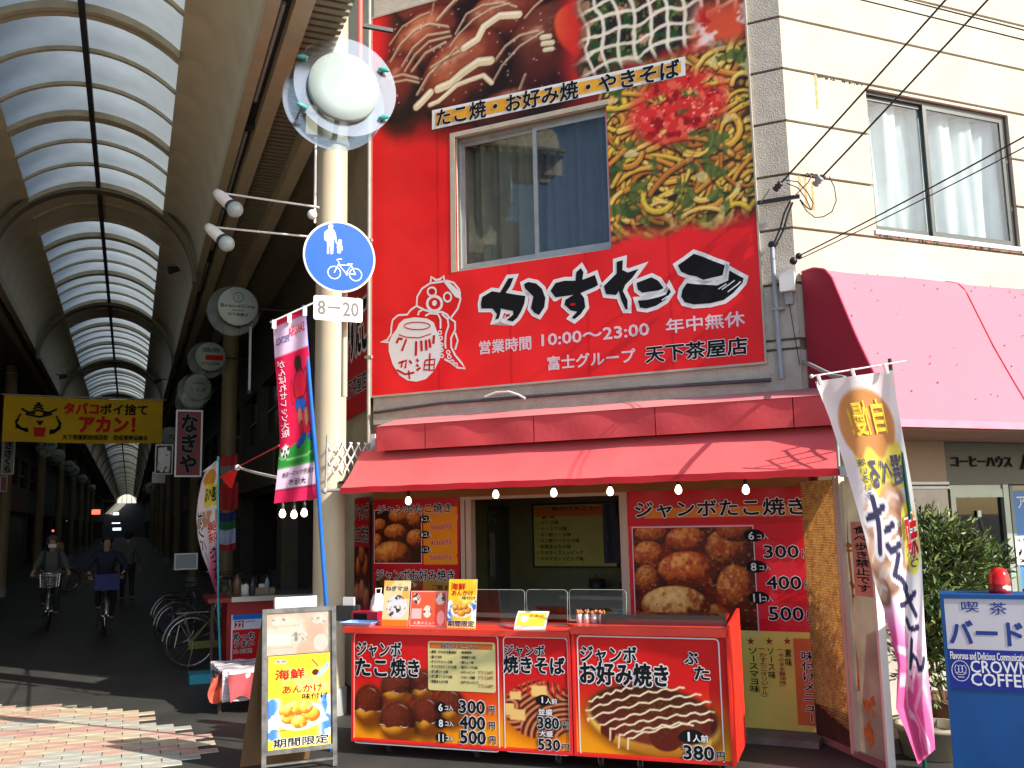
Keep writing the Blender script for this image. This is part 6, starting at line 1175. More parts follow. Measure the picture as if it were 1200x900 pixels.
t = thing('hours_notice', 'white notice with small vertical print beside the coffee shop door', 'notice', DF.P(a, 1.5, 0)); z0, z1 = DF.on(1194, 662)[1], DF.on(1194, 628)[1]; mb = MB(); mb.box(DF, (a-.04, z0, .032), (a+.14, z1, .036)); obj('paper', mb, M_WPAINT, t); put_text(t, 'モーニング', DF.P(a-.01, z0+.02, .037), DF.r*.05, DF.u*(z1-z0-.04), M_BLACK, .02, vertical=True); put_text(t, '営業案内所', DF.P(a+.06, z0+.02, .037), DF.r*.05, DF.u*(z1-z0-.04), M_BLACK, .02, vertical=True)
q = DF.on(1146, 602); t = thing('door_tag', 'small white tag hanging on strings inside the coffee shop door', 'tag', DF.P(q[0], q[1], .02)); mb = MB(); mb.box(DF, (q[0]-.022, q[1]-.03, .01), (q[0]+.022, q[1]+.03, .02)); obj('card', mb, M_WPAINT, t); mb = MB(); l_ = DF.on(1138, 640); r2_ = DF.on(1160, 645); mb.tube([DF.P(l_[0], l_[1], .01), DF.P(q[0], q[1], .012), DF.P(r2_[0], r2_[1], .01)], .004, 5); obj('string', mb, M_GREY, t)
# step and kerb stones before the shops
mb = MB(); mb.box(WORLD, (5.45, 5.95, -.005), (12, 6.57, .11)); tag(obj('shop_step', mb, mat('concrete_step', (.24, .22, .19), .8, var=.2, bump=.3)), kind='structure')
mb = MB(); mb.extr(WORLD, [tuple(FAC.P(.05, 0, .35).xy), tuple(FAC.P(4.45, 0, .35).xy), tuple(FAC.P(4.45, 0, -.02).xy), tuple(FAC.P(.05, 0, -.02).xy)], -.005, .05); tag(obj('stall_step', mb, mat('concrete_dark', (.13, .12, .105), .8, var=.3, scale=5, bump=.3)), kind='structure')
# ---- blue illuminated sign box with a red beacon
bo = Vector((4.52, 4.40, 0)); BX = Fr(bo, (1, -.22, 0)); a0_ = far(1101, 696, 6.6); BX = Fr((a0_.x, a0_.y, 0), (.70, -.71, 0)); zt = a0_.z
bs = thing('sign_box', 'blue box sign of the cafe with white and navy faces at the right edge', 'sign', BX.P(.4, 0, -.15)); M_SB = mat('box_blue', s3(0, 72, 136), .45, var=.1, scale=4)
mb = MB(); mb.box(BX, (0, .02, -.30), (.74, zt, 0)); obj('body', mb, M_SB, bs); mb = MB(); 
def bq(x, y): return BX.on(x, y)
a1_ = bq(1105, 762); pz = [bq(1106, 698)[1], bq(1111, 760)[1], bq(1113, 806)[1]]
for p, q in (((0, zt-.028), (.74, zt)), ((0, .02), (.022, zt-.028)), ((.598, .02), (.74, zt-.028))): mb.box(BX, (p[0], p[1], .0), (q[0], q[1], .014))
obj('frame', mb, M_SB, bs); mb = MB(); mb.box(BX, (.024, pz[1], .0), (.716, zt-.03, .006)); obj('white_face', mb, mat('face_white', s3(196, 192, 200), .35, var=.03), bs)
mb = MB(); mb.box(BX, (.024, pz[2], .0), (.716, pz[1]-.001, .006)); obj('navy_face', mb, mat('face_navy', s3(20, 38, 140), .35, var=.06), bs); B6 = BX.shift(.007)
KB_ = (900, 675, 4)
TK(bs, '喫', B6, KB_, (908, 168, 985, 120), M_BLUEINK, .015); TK(bs, '茶', B6, KB_, (1042, 180, 1116, 125), M_BLUEINK, .015); TK(bs, 'バード', B6, KB_, (858, 318, 1188, 215), M_BLUEINK, .04)
TK(bs, 'Flavorous and Delicious Communication', B6, KB_, (856, 388, 1215, 365), M_WHITE, .015); TK(bs, 'CROWN', B6, KB_, (952, 452, 1225, 405), M_WHITE, .018); TK(bs, 'COFFEE', B6, KB_, (955, 512, 1225, 465), M_WHITE, .018)
c = B6.on(*zp([(903, 444)], *KB_)[0]); mb = MB(); mb.strip(B6, [(c[0]+.055*math.cos(k*math.pi/14), c[1]+.068*math.sin(k*math.pi/14)) for k in range(28)], .004, .001, True)
for dx in (-.022, 0, .022): mb.strip(B6, [(c[0]+dx+.013*math.cos(k*math.pi/6), c[1]+.012+.026*math.sin(k*math.pi/6)) for k in range(12)], .003, .001, True)
mb.strip(B6, [(c[0]-.035, c[1]-.012), (c[0]-.015, c[1]-.026), (c[0]+.015, c[1]-.026), (c[0]+.035, c[1]-.012)], .003, .001); mb.strip(B6, [(c[0]-.02, c[1]-.042), (c[0]+.02, c[1]-.042)], .004, .001); obj('emblem', mb, M_WHITE, bs)
bc = BX.P(.36, zt+.0, -.15); q = BX.shift(-.15).on(1172, 690)[0]; bc = BX.P(q, zt+.001, -.15); t = thing('warning_beacon', 'red domed beacon light on top of the blue sign box', 'beacon', bc)
mb = MB(); mb.lathe(bc, (0, 0, 1), [(0, 0), (.072, 0), (.072, .02), (.068, .055), (.064, .06)], 24); obj('base', mb, mat('beacon_base', s3(150, 16, 26), .35, var=0), t); mb = MB(); mb.lathe(bc, (0, 0, 1), [(.068, .06), (.064, .12), (.05, .155), (.025, .172), (0, .176)], 24); obj('dome', mb, mat('beacon_dome', s3(232, 20, 20), .15, var=0), t)
mb = MB(); mb.box(Fr(bc, (1, -.5, 0)), (-.01, .02, .062), (.045, .05, .07)); obj('sticker', mb, M_WPAINT, t)

# ------------------------------------------------------------------ plants before the coffee shop
M_LEAF = [mat('leaf_green', (.10, .16, .035), .5, var=.35, scale=8), mat('leaf_yellow_green', (.22, .26, .07), .5, var=.3, scale=8), mat('leaf_deep', (.03, .055, .02), .5, var=.3, scale=8)]
def leafy(name, label, base, blobs, n, size, seed, pot=None, stems=()):
    rr = random.Random(seed); t = thing(name, label, 'plant', base); fol = [MB(), MB(), MB()]
    twig = MB()
    for st in stems: twig.tube(st, .01, 6, radii=[.014-.010*i/(len(st)-1) for i in range(len(st))])
    for _ in range(n//6):
        b = blobs[rr.randrange(len(blobs))]; d = Vector((rr.gauss(0, 1), rr.gauss(0, 1), rr.gauss(0, 1))).normalized()*(rr.random()**.45)
        p = Vector(b[0])+Vector((d.x*b[1][0], d.y*b[1][1], d.z*b[1][2])); out = (p-Vector(b[0])+Vector((0, -.05, .12))).normalized(); tw = out*rr.uniform(.08, .2)
        twig.tube([p, p+tw], .0022, 3, False)
        for k in range(6):
            q = p+tw*(k/5); dd = (out+Vector((rr.gauss(0, .7), rr.gauss(0, .7), rr.gauss(0, .5)))).normalized(); L_ = size*rr.uniform(.6, 1.3); sd = dd.cross(Vector((rr.gauss(0, 1), rr.gauss(0, 1), 1))).normalized()*L_*.16; up_ = dd.cross(sd).normalized()*L_*.06
            m_ = fol[0 if rr.random() < .5 else (1 if rr.random() < .6 else 2)]
            m_.add([q, q+dd*L_*.45+sd+up_, q+dd*L_-up_*1.5, q+dd*L_*.45-sd+up_], [(0, 1, 2), (0, 2, 3)])
    for m_, mm in zip(fol, M_LEAF): obj('foliage', m_, mm, t, kind='stuff')
    obj('stem', twig, mat('bark', (.10, .07, .04), .8), t)
    if pot:
        r0, r1, h, pm_ = pot; mb = MB(); mb.lathe((base[0], base[1], base[2]), (0, 0, 1), [(0, 0), (r0, 0), (r1, h), (r1+.02, h), (r1+.02, h+.035), (r1-.015, h+.035), (r1-.03, h-.03), (0, h-.04)], 24); obj('pot', mb, pm_, t)
    return t
def W3(x, y, D): return far(x, y, D)
g1 = gnd(1092, 905); _a = far(1097, 700, 7.7); g1 = Vector((_a.x, _a.y, 0)); 
leafy('potted_shrub', 'large bushy shrub with narrow yellow green leaves between the pink banner and the cafe door', tuple(g1), [(W3(1095, 650, 7.7), (.30, .25, .24)), (W3(1120, 670, 7.7), (.26, .25, .22)), (W3(1072, 690, 7.6), (.26, .2, .3)), (W3(1085, 635, 7.8), (.22, .2, .18)), (W3(1110, 700, 7.6), (.2, .2, .15)), (W3(1130, 655, 7.7), (.16, .15, .14))], 5200, .075, 1, (.17, .22, .34, mat('brown_pot', (.14, .06, .035), .6)), [[g1+Vector((0, 0, .3)), W3(1090, 740, 7.6), W3(1100, 690, 7.7), W3(1115, 660, 7.7)], [g1+Vector((0, 0, .3)), W3(1080, 745, 7.6), W3(1080, 680, 7.7)]])
_a = far(1082, 760, 7.3); g2 = Vector((_a.x, _a.y, 0)); leafy('grassy_plant', 'lower darker plant with long arching leaves in a stone planter behind the banner foot', tuple(g2), [(W3(1085, 770, 7.3), (.16, .2, .24)), (W3(1078, 720, 7.4), (.15, .2, .22)), (W3(1092, 740, 7.3), (.13, .15, .2))], 2200, .09, 2, (.2, .24, .2, mat('stone_planter', (.33, .29, .22), .8, var=.2)))
_a = far(1155, 690, 8.0); g3 = Vector((_a.x, _a.y, .11)); leafy('young_plant', 'small plant behind the blue sign box with a few pale twig tips', tuple(g3), [(W3(1150, 690, 8.0), (.14, .12, .16)), (W3(1162, 668, 8.0), (.1, .1, .1))], 700, .07, 3, (.12, .15, .22, mat('dark_pot', (.04, .035, .035), .5)))

# ================================================================== wires and fittings on the corner
M_CABLE = mat('black_cable', (.012, .012, .014), .5, var=0)
t = thing('wire_bracket', 'black steel bracket bar across the corner holding the overhead wires', 'bracket', FAC.P(4.3, 4.7, .1)); b0 = FAC.on(889, 240); b1 = FAC.on(938, 231); mb = MB(); mb.box(Fr(FAC.P(b0[0], b0[1], .0), FAC.r), (0, -.012, .03), (b1[0]-b0[0], .02, .06)); obj('bar', mb, M_CABLE, t)
mb = MB(); p = FAC.P(b0[0]+.03, b0[1], .06); mb.tube([p, FAC.P(*FAC.on(905, 226), .12)], .006, 6); mb.tube([FAC.P(b1[0]-.04, b1[1], .06), FAC.P(*FAC.on(950, 220), .15), FAC.P(*FAC.on(955, 214), .2)], .006, 6); obj('hook', mb, M_STEEL, t)
ins = []
for i, (x, y, n, r) in enumerate(((912, 218, .14, .032), (959, 212, .22, .034))):
    q = FAC.on(x, y, n); p = FAC.P(q[0], q[1], n); ins.append(p); d_ = Vector((.3, -.75, .6)).normalized(); mb = MB(); mb.lathe(p-d_*.05, d_, [(0, 0), (r*.7, 0), (r, .015), (r*.7, .03), (r, .045), (r*.7, .06), (r, .075), (r*.6, .09), (0, .09)], 16); obj('insulator', mb, M_DARK if i == 0 else M_GREY, t)
def sag(a, b, s, n=14): return [a.lerp(b, k/n)-Vector((0, 0, s*4*(k/n)*(1-k/n))) for k in range(n+1)]
def wire(a, b, r, lab, s=.05): tag(obj('overhead_wire', MB().tube(sag(a, b, s), r, 6), M_CABLE), lab, 'wire', 'black wires hanging over the street')
wire(ins[0], far(1105+200, -225, 6.9), .0085, 'thick black wire rising steeply from the bracket, the left one of two', .02); wire(ins[1], far(1155+195, -212, 6.9), .0085, 'thick black wire rising steeply from the round insulator, the right one of two', .02)
dn = FAC.on(925, 307); dp_ = FAC.P(dn[0], dn[1], .08)
q = FAC.on(936, 300, .1); e_ = FAC.P(q[0], q[1], .1); mb = MB(); mb.sphere(e_, .03, 8, 6); mb.sphere(e_+Vector((-.06, 0, -.05)), .035, 8, 6); tag(obj('cable_clamp', mb, M_CABLE), 'black cable clamp just above the white meter cover', 'clamp')
wire(e_, far(1420, 35, 5.2), .006, 'thin black wire crossing the window corner, upper of the pair', .03); wire(e_+Vector((.0, 0, -.03)), far(1425, 52, 5.2), .0045, 'thin black wire crossing the window corner, lower of the pair', .03)
wire(far(860, -37, 5.6), far(1400, 96, 5.0), .004, 'thin wire across the top right corner, lower of the two', .0); wire(far(930, -33, 5.6), far(1400, 86, 5.0), .004, 'thin wire across the top right corner, upper of the two', .0)
mb = MB()
for pts in ([(920, 211), (935, 213), (946, 225), (953, 238), (951, 246)], [(922, 215), (935, 220), (944, 232), (950, 245)], [(972, 207), (978, 220), (980, 235), (975, 248), (965, 254), (955, 255), (945, 247), (937, 234)], [(955, 205), (950, 203)], [(938, 234), (944, 242), (950, 246)]):
    P_ = [FAC.P(*FAC.on(x, y, .1+.05*math.sin(i)), .1+.05*math.sin(i)) for i, (x, y) in enumerate(pts)]; mb.tube(P_, .005, 6)
for pts in ([(926, 236), (919, 250), (914, 268), (906, 288)], [(929, 237), (923, 252), (918, 270), (908, 290)]): mb.tube([FAC.P(*FAC.on(x, y, .08), .08) for x, y in pts], .009, 6)
tag(obj('cable_loops', mb, M_CABLE), 'looping black drop cables under the bracket at the corner', 'cables')
t = thing('service_conduit', 'grey conduit pipe running down the stone strip right of the billboard', 'conduit', FAC.P(4.3, 3.2, .05)); mb = MB(); P_ = [FAC.P(*FAC.on(x, y, .04), .04) for x, y in ((904.5, 288), (908, 340), (911.5, 390), (916, 444))]; mb.tube(P_, .021, 10); obj('tube', mb, mat('conduit_grey', s3(150, 158, 168), .5), t); mb = MB(); mb.sphere(P_[0]+Vector((0, 0, .01)), .034, 10, 8); obj('entry_cap', mb, M_CABLE, t)
mb = MB(); q = FAC.on(912, 362, .04); mb.box(FAC, (q[0]-.05, q[1]-.012, .0), (q[0]+.05, q[1]+.012, .066)); obj('strap', mb, M_GREY, t)
t = thing('meter_cover', 'white rounded meter cover on the corner beside the grey conduit', 'meter', FAC.P(4.4, 3.75, .05)); a = FAC.on(915, 343, .05); b = FAC.on(931, 315, .05); 
mb = MB(); w2_ = (b[0]-a[0]); P_ = [(a[0], a[1]), (b[0], a[1]), (b[0], b[1]-.03), (b[0]-.03, b[1]), (a[0]+.03, b[1]), (a[0], b[1]-.03)]; mb.extr(FAC, P_, .01, .10); obj('cover', mb, M_WPAINT, t); mb = MB(); mb.box(FAC, (a[0]+.03, a[1]-.11, .01), (b[0]-.03, a[1], .05)); obj('terminal_box', mb, M_GREY, t); mb = MB(); mb.tube([FAC.P((a[0]+b[0])/2, a[1]-.1, .04), FAC.P(*FAC.on(932, 395), .03), FAC.P(*FAC.on(938, 428), .03)], .004, 5); obj('drop_wire', mb, M_CABLE, t)

# ================================================================== sandwich board in front of the column
b0 = gnd(306, 908); b1 = gnd(395, 897); BR_ = Fr((b0.x, b0.y, 0), (b1.x-b0.x, b1.y-b0.y, 0)); BWd = (b1-b0).length; lean = .07
BD = Fr(b0, BR_.r, BR_.u-BR_.n*lean); KA = (270, 680, 4.09); bh = BD.on(350, 712)[1]
ab = thing('sandwich_board', 'black framed sandwich board with yellow seafood poster and upper poster paled by painted sun glare', 'sandwich board', BD.P(BWd/2, 0, -.2))
M_BF = mat('worn_black_frame', (.10, .10, .10), .32, var=.5, scale=14, spec=.8)
for p, q in (((0, 0), (.035, bh)), ((BWd-.035, 0), (BWd, bh)), ((.035, bh-.035), (BWd-.035, bh)), ((.035, .13), (BWd-.035, .165)), ((.035, .05), (BWd-.035, .065))): mb = MB(); mb.box(BD, (p[0], p[1], -.02), (q[0], q[1], .012)); obj('frame_bar', mb, M_BF, ab)
mb = MB(); mb.box(BD, (.035, .165, -.01), (BWd-.035, bh-.035, -.004)); obj('back_panel', mb, M_BF, ab)
zA = [BD.on(*p) for p in zp([(185, 835), (488, 795)], *KA)]; zB = [BD.on(*p) for p in zp([(187, 365), (472, 348)], *KA)]; zC = [BD.on(*p) for p in zp([(180, 360), (470, 140)], *KA)]
v_lo, v_mid = (zA[0][1]+zA[1][1])/2, (zB[0][1]+zB[1][1])/2; u_a, u_b = .05, BWd-.05
c = Cv(u_a, v_lo, u_b, v_mid, .004); Hh = v_mid-v_lo; U0_, V0_ = c.U.copy(), c.V.copy(); c.V = c.V-v_lo; sea(c, u_a, u_b, Hh); c.V = V0_
ch_ = [BD.on(*p) for p in zp([(408, 440), (428, 440), (408, 415)], *KA)]; d, e = c.ell(ch_[0][0], ch_[0][1], .028, .024); c.mix((70, 24, 20), e); c.line([BD.on(*p) for p in zp([(425, 450), (455, 420), (465, 400)], *KA)], .03, (120, 150, 210), .9); c.line([BD.on(*p) for p in zp([(392, 380), (420, 410)], *KA)], .012, (220, 60, 30), 1)
c.obj('poster_print', BD, PAP, ab, .0)
for s_, bx_, m_, bd, ol in (('本格', (215, 402, 268, 380), M_BLACK, .02, (M_WHITE, .12)), ('海鮮', (215, 480, 355, 420), M_REDINK, .045, None), ('あんかけ', (250, 545, 440, 492), M_REDINK, .04, None), ('味付け', (345, 572, 468, 532), M_BLACK, .03, None), ('メニュー', (400, 592, 470, 578), M_BLACK, .01, None), ('小野菜ミニ', (222, 728, 300, 712), M_BLACK, .01, None), ('期間限定', (205, 806, 470, 735), M_BLACK, .045, (M_WHITE, .06))): TK(ab, s_, BD, KA, bx_, m_, bd, ol, .002)
v1_ = zC[1][1]
c = Cv(u_a-.015, v_mid+.008, u_b-.01, v1_, .005); c.mix((246, 208, 180), np.ones_like(c.U)); c.mix((252, 236, 216), sm(fbm(c.U, c.V, 5, 3), .4, .6)); Hc = v1_-v_mid  # peach and white tones paint sun glare over this poster
for x, y, rx, ry in ((.82, .80, .12, .13), (.16, .78, .12, .12), (.50, .42, .13, .14)): d, e = c.ell(u_a+(u_b-u_a)*x, v_mid+Hc*y, rx*(u_b-u_a), ry*Hc); c.mix((244, 236, 224), e); c.mix((140, 130, 120), e*sm(fbm(c.U, c.V, 35, 7), .56, .62)*.7)
d, e = c.ell(u_a+(u_b-u_a)*.85, v_mid+Hc*.25, .1*BWd, .2*Hc); c.mix((255, 250, 240), e); c.mix((255, 252, 246), ((c.U < u_a+.17) & (c.V > v_mid+Hc*.25) & (c.V < v_mid+Hc*.5))*.9)
c.obj('poster_print', BD, printmat('glossy_glare_print', .22, .46, 0, .4), ab, .001)
TK(ab, 'ジャンボたこ焼き', BD, KA, (205, 225, 330, 212), mat('glare_ink', s3(205, 130, 100), .5, var=0), .01, None, .003); TK(ab, 'テイクアウト', BD, KA, (205, 330, 300, 316), mat('glare_ink', (1, 1, 1)), .01, None, .003)  # ink paled to go with the painted glare
hb_ = [BD.on(*p, -.05) for p in zp([(212, 130), (412, 92)], *KA)]; mb = MB(); mb.box(BD, (hb_[0][0], bh+.002, -.09), (hb_[1][0], bh+.085, -.03)); obj('top_box', mb, M_WPAINT, ab)
# rear leaf, plain wood, standing back from the hinge
rl = gnd(281, 899); h0 = BD.P(.01, bh-.03, -.03); ex = BR_.r*(BWd-.04); mb = MB(); k_ = (Vector((rl.x, rl.y, .0))); up_ = (h0-k_); nn_ = ex.cross(up_).normalized()*.012
F_ = Fr(k_, ex, up_); Lh = up_.length; 
mb.add([k_, k_+ex, k_+ex+up_, k_+up_, k_-nn_, k_+ex-nn_, k_+ex+up_-nn_, k_+up_-nn_], [(0, 1, 2, 3), (7, 6, 5, 4), (0, 4, 5, 1), (3, 2, 6, 7), (0, 3, 7, 4), (1, 5, 6, 2)]); obj('rear_leaf', mb, mat('brown_wood', (.16, .085, .035), .5, var=.35, scale=4, streak=.2), ab)

# ================================================================== second stall, under the arcade
SY = 12.7
s0 = Fr((0, SY, 0), (1, 0, 0)); a = s0.on(268, 712); b = s0.on(372, 706); zt = s0.on(300, 699)[1]
st2 = thing('second_counter', 'red counter with a steel topped slab standing in the shade behind the sandwich board', 'counter', ((a[0]+b[0])/2, SY+.3, 0))
mb = MB(); mb.box(s0, (a[0]-.02, .08, -.75), (b[0], zt-.05, 0)); obj('body', mb, mat('stall_red', s3(176, 16, 22), .45, var=.15), st2)
x_l = s0.on(243, 705)[0]; mb = MB(); mb.box(s0, (x_l, zt-.05, -.8), (a[0]+.02, zt-.0, .10)); obj('red_slab', mb, mat('slab_red', s3(150, 50, 36), .5, var=.2), st2); mb = MB(); mb.box(s0, (a[0]+.022, zt-.05, -.8), (b[0]+.1, zt+.012, .12)); obj('steel_top', mb, M_STEEL, st2)
mb = MB(); 
for x in (a[0]-.01, x_l+.05): mb.box(s0, (x, 0, -.1), (x+.035, zt-.05, -.06))
obj('leg', mb, mat('dark_wood', (.07, .04, .025), .6), st2)
pq = Fr((0, SY-.012, 0), (1, 0, 0)); KQ = (180, 712, 7.96); t = thing('small_stand_poster', 'blue, white and red poster reading mecchaumai on the second counter front', 'poster', pq.P(a[0]+.2, .6, 0))
A_ = [pq.on(*p) for p in zp([(715, 545), (968, 55)], *KQ)]; c = Cv(A_[0][0], A_[0][1], A_[0][0]+.46, A_[1][1], .012); hv = lambda y: pq.on(*zp([(850, y)], *KQ)[0])[1]
c.mix((206, 20, 28), np.ones_like(c.U)); c.mix((212, 214, 230), (c.V > hv(205))*1.); c.mix((30, 110, 205), (c.V > hv(108))*1.); c.mix((220, 220, 230), (c.U < A_[0][0]+.02)*1.); c.obj('poster_print', pq, PAP, t)
lg = [pq.on(*p) for p in zp([(755, 195), (840, 120)], *KQ)]; mb = MB(); mb.quad([pq.P(lg[0][0], lg[0][1], .002), pq.P(lg[1][0], lg[0][1], .002), pq.P(lg[1][0], lg[1][1], .002), pq.P(lg[0][0], lg[1][1], .002)]); obj('colour_block', mb, M_REDINK, t)
TK(t, 'めっち', pq, KQ, (745, 305, 940, 228), M_BLACK, .05, (M_WHITE, .07), .003); TK(t, 'うまい', pq, KQ, (750, 370, 935, 300), M_BLACK, .05, (M_WHITE, .07), .003); TK(t, "It's NICE!", pq, KQ, (745, 430, 915, 380), M_BLACK, .01, (M_WHITE, .07), .003); TK(t, 'お持ち帰り', pq, KQ, (855, 140, 950, 118), M_BLACK, .01, None, .003); TK(t, '22', pq, KQ, (765, 188, 830, 130), M_WHITE, .04, None, .003)
for i, (x, y0_, y1_, r, lab, m_) in enumerate(((278, 696, 673, .055, 'brown sauce bottle on the steel top of the second counter, leftmost', mat('sauce_brown', (.16, .09, .045), .35)), (284, 694, 684, .03, 'small white cup next to the sauce bottle on the second counter', M_WPAINT), (288, 694, 683, .04, 'pale cup with a lid on the second counter', M_WPAINT), (296, 694, 678, .035, 'dark small bottle right of the cups on the second counter', mat('bottle_dark', (.06, .06, .06), .3)), (313, 693, 675, .03, 'tall clear bottle near the column on the second counter', M_GREY))):
    f_ = Fr((0, SY+.25, 0), (1, 0, 0)); p = f_.on(x, y0_); h = f_.on(x, y1_)[1]-zt; c0 = f_.P(p[0], zt+.013); t = thing('counter_bottle', lab, 'bottle', c0); mb = MB(); mb.lathe(c0, (0, 0, 1), [(0, 0), (r, 0), (r, h*.62), (r*.5, h*.8), (r*.45, h*.85)], 14); obj('body', mb, m_, t); mb = MB(); mb.lathe(c0, (0, 0, 1), [(r*.5, h*.85), (r*.5, h*.97), (0, h)], 12); obj('cap', mb, M_DARK, t)
f_ = Fr((0, SY+.35, 0), (1, 0, 0)); p = f_.on(296, 694); q = f_.on(321, 686); t = thing('napkin_box', 'low wooden napkin box on the second counter near the column', 'box', f_.P(p[0], zt, 0)); mb = MB(); mb.box(f_, (p[0], zt+.013, -.1), (q[0], zt+.013+(q[1]-p[1]), .1)); obj('body', mb, mat('box_wood', (.25, .17, .10), .6), t); mb = MB(); mb.box(f_, (p[0]+.08, zt+.013+(q[1]-p[1]), -.02), (q[0]-.08, zt+.06+(q[1]-p[1]), .0)); obj('napkin', mb, M_WPAINT, t)
# bench draped with striped and pink cloths
cb = gnd(256, 835); YB = 10.1; fb_ = Fr((0, YB, 0), (1, 0, 0)); xa_, xb_ = fb_.on(249, 782)[0], fb_.on(312, 782)[0]; zt2 = fb_.on(275, 786)[1]
bn = thing('cloth_rack', 'low bench draped with grey striped cloths beside the second counter', 'bench', ((xa_+xb_)/2, YB+.2, 0))
mb = MB(); mb.box(fb_, (xa_+.03, zt2-.06, -.65), (xb_, zt2-.03, -.02)); obj('seat', mb, mat('dark_wood', (.07, .04, .025)), bn)
for x in (xa_+.06, xb_-.06):
    for n in (-.6, -.06): mb = MB(); mb.box(fb_, (x, 0, n), (x+.035, zt2-.06, n+.035)); obj('leg', mb, mat('dark_wood', (.07, .04, .025)), bn)
M_STR = mat('striped_cloth', (.30, .27, .31), .85, var=.5, scale=7, streak=9)
for k in range(7):
    n0_ = -.56+.085*k; zz = zt2+.02-.004*k; dl_ = .10+.05*k
    def sf(u, v, n0_=n0_, zz=zz, dl_=dl_, k=k):
        s_ = v*1.5
        if s_ < 1: return fb_.P(xa_+.02+(xb_-xa_)*u+.012*k, zz+.006*math.sin(u*15+k)+.02*math.sin(s_*3.14), n0_+.11*s_)
        return fb_.P(xa_+.02+(xb_-xa_)*u+.012*k, zz-(s_-1)*dl_*1.4+.004*math.sin(u*15+k), n0_+.11+.012*math.sin(u*17+k)+.03*(s_-1))
    mb = MB(); mb.grid(sf, 14, 10); obj('cloth', mb, M_STR if k % 2 else mat('pale_stripe_cloth', (.50, .45, .48), .85, var=.35, scale=8, streak=9), bn)
pc1 = thing('pink_cloth', 'dusty pink cloth hanging from the front of the draped bench', 'cloth', ((xa_+xb_)/2, YB-.05, .3)); q0 = fb_.on(265, 812); q1 = fb_.on(300, 858)
mb = MB(); mb.grid(lambda u, v: fb_.P(q0[0]+(xb_-q0[0])*u*(1-.15*v)+.03*v, zt2-.02-(zt2-.14)*v+.05*math.sin(u*5)*v, .09+.03*math.sin(u*9+v*2)+.05*v), 18, 14); obj('fold', mb, mat('dusty_pink_cloth', s3(176, 74, 80), .85, var=.2, scale=5), pc1)
pc2 = thing('red_cloth', 'brick red cloth bunched at the left end of the draped bench', 'cloth', (xa_, YB-.05, .3)); mb = MB(); mb.grid(lambda u, v: fb_.P(xa_-.03+.19*u+.015*math.sin(v*7), zt2-.02-.26*v-.03*math.sin(u*6), .02+.05*math.sin(u*8+v*3)), 10, 10); obj('fold', mb, mat('brick_cloth', s3(180, 84, 66), .85, var=.25, scale=6), pc2)
# small pink banner on a cyan pole with its stand
pb = gnd(246, 799); nb = thing('small_dumpling_banner', 'small white and pink banner bowed in wind on a thin cyan pole', 'banner', pb)
L3 = [(241, 551), (236, 565), (232, 585), (230, 607), (232, 630), (237, 650), (244, 668), (251, 690), (255, 700)]; R3 = [(255, 541)]+[(255.3, 541+k*20) for k in range(1, 9)]
DN = (pb-CAM).dot(FW)+.1; f3 = warp_sheet(L3, R3, DN, .03, 2)
c = Cv(0, 0, 1, 1, .012); U, V = c.U, c.V; c.mix((240, 228, 236), np.ones_like(U)); c.mix((226, 90, 150), sm(.45-V+.2*(U-.5), 0, .25)*.9); d, e = c.ell(.5, .90, .4, .07); c.mix((226, 160, 60), e); c.mix((240, 220, 80), ((V > .68) & (V < .85) & (U > .3))*.9); c.mix((190, 130, 80), ((V > .55) & (V < .66))*(fbm(U, V, 9, 3) > .5)*.8); cloth(nb, f3, c)
ctext(nb, f3, '選べる', .35, .72, .9, .82, M_BLACK, .04, None, False, True); ctext(nb, f3, 'ボンバー', .05, .30, .32, .66, M_BLACK, .05, (M_WHITE, .06), True, True); ctext(nb, f3, '美味', .5, .42, .95, .58, M_REDINK, .05, (M_WHITE, .05), True, True); ctext(nb, f3, 'たこ焼', .45, .12, .9, .40, M_BLACK, .04, None, True, True)
M_CY = mat('cyan_plastic', s3(40, 150, 170), .4, var=.1); mb = MB(); mb.tube([pb+Vector((.12, 0, .1)), far(255.5, 700, DN), far(255.5, 535, DN)], .014, 8); obj('pole', mb, mat('cyan_pole', s3(70, 170, 190), .4), nb); mb = MB(); mb.tube([far(238, 553, DN), far(257, 538, DN)], .006, 6); obj('cross_rod', mb, M_WPAINT, nb)
mb = MB(); mb.box(Fr((pb.x-.1, pb.y, 0), (1, 0, 0)), (-.14, 0, -.2), (.34, .11, .12)); mb.box(Fr((pb.x-.1, pb.y, 0), (1, 0, 0)), (.1, .11, -.1), (.3, .2, .06)); obj('water_base', mb, M_CY, nb)
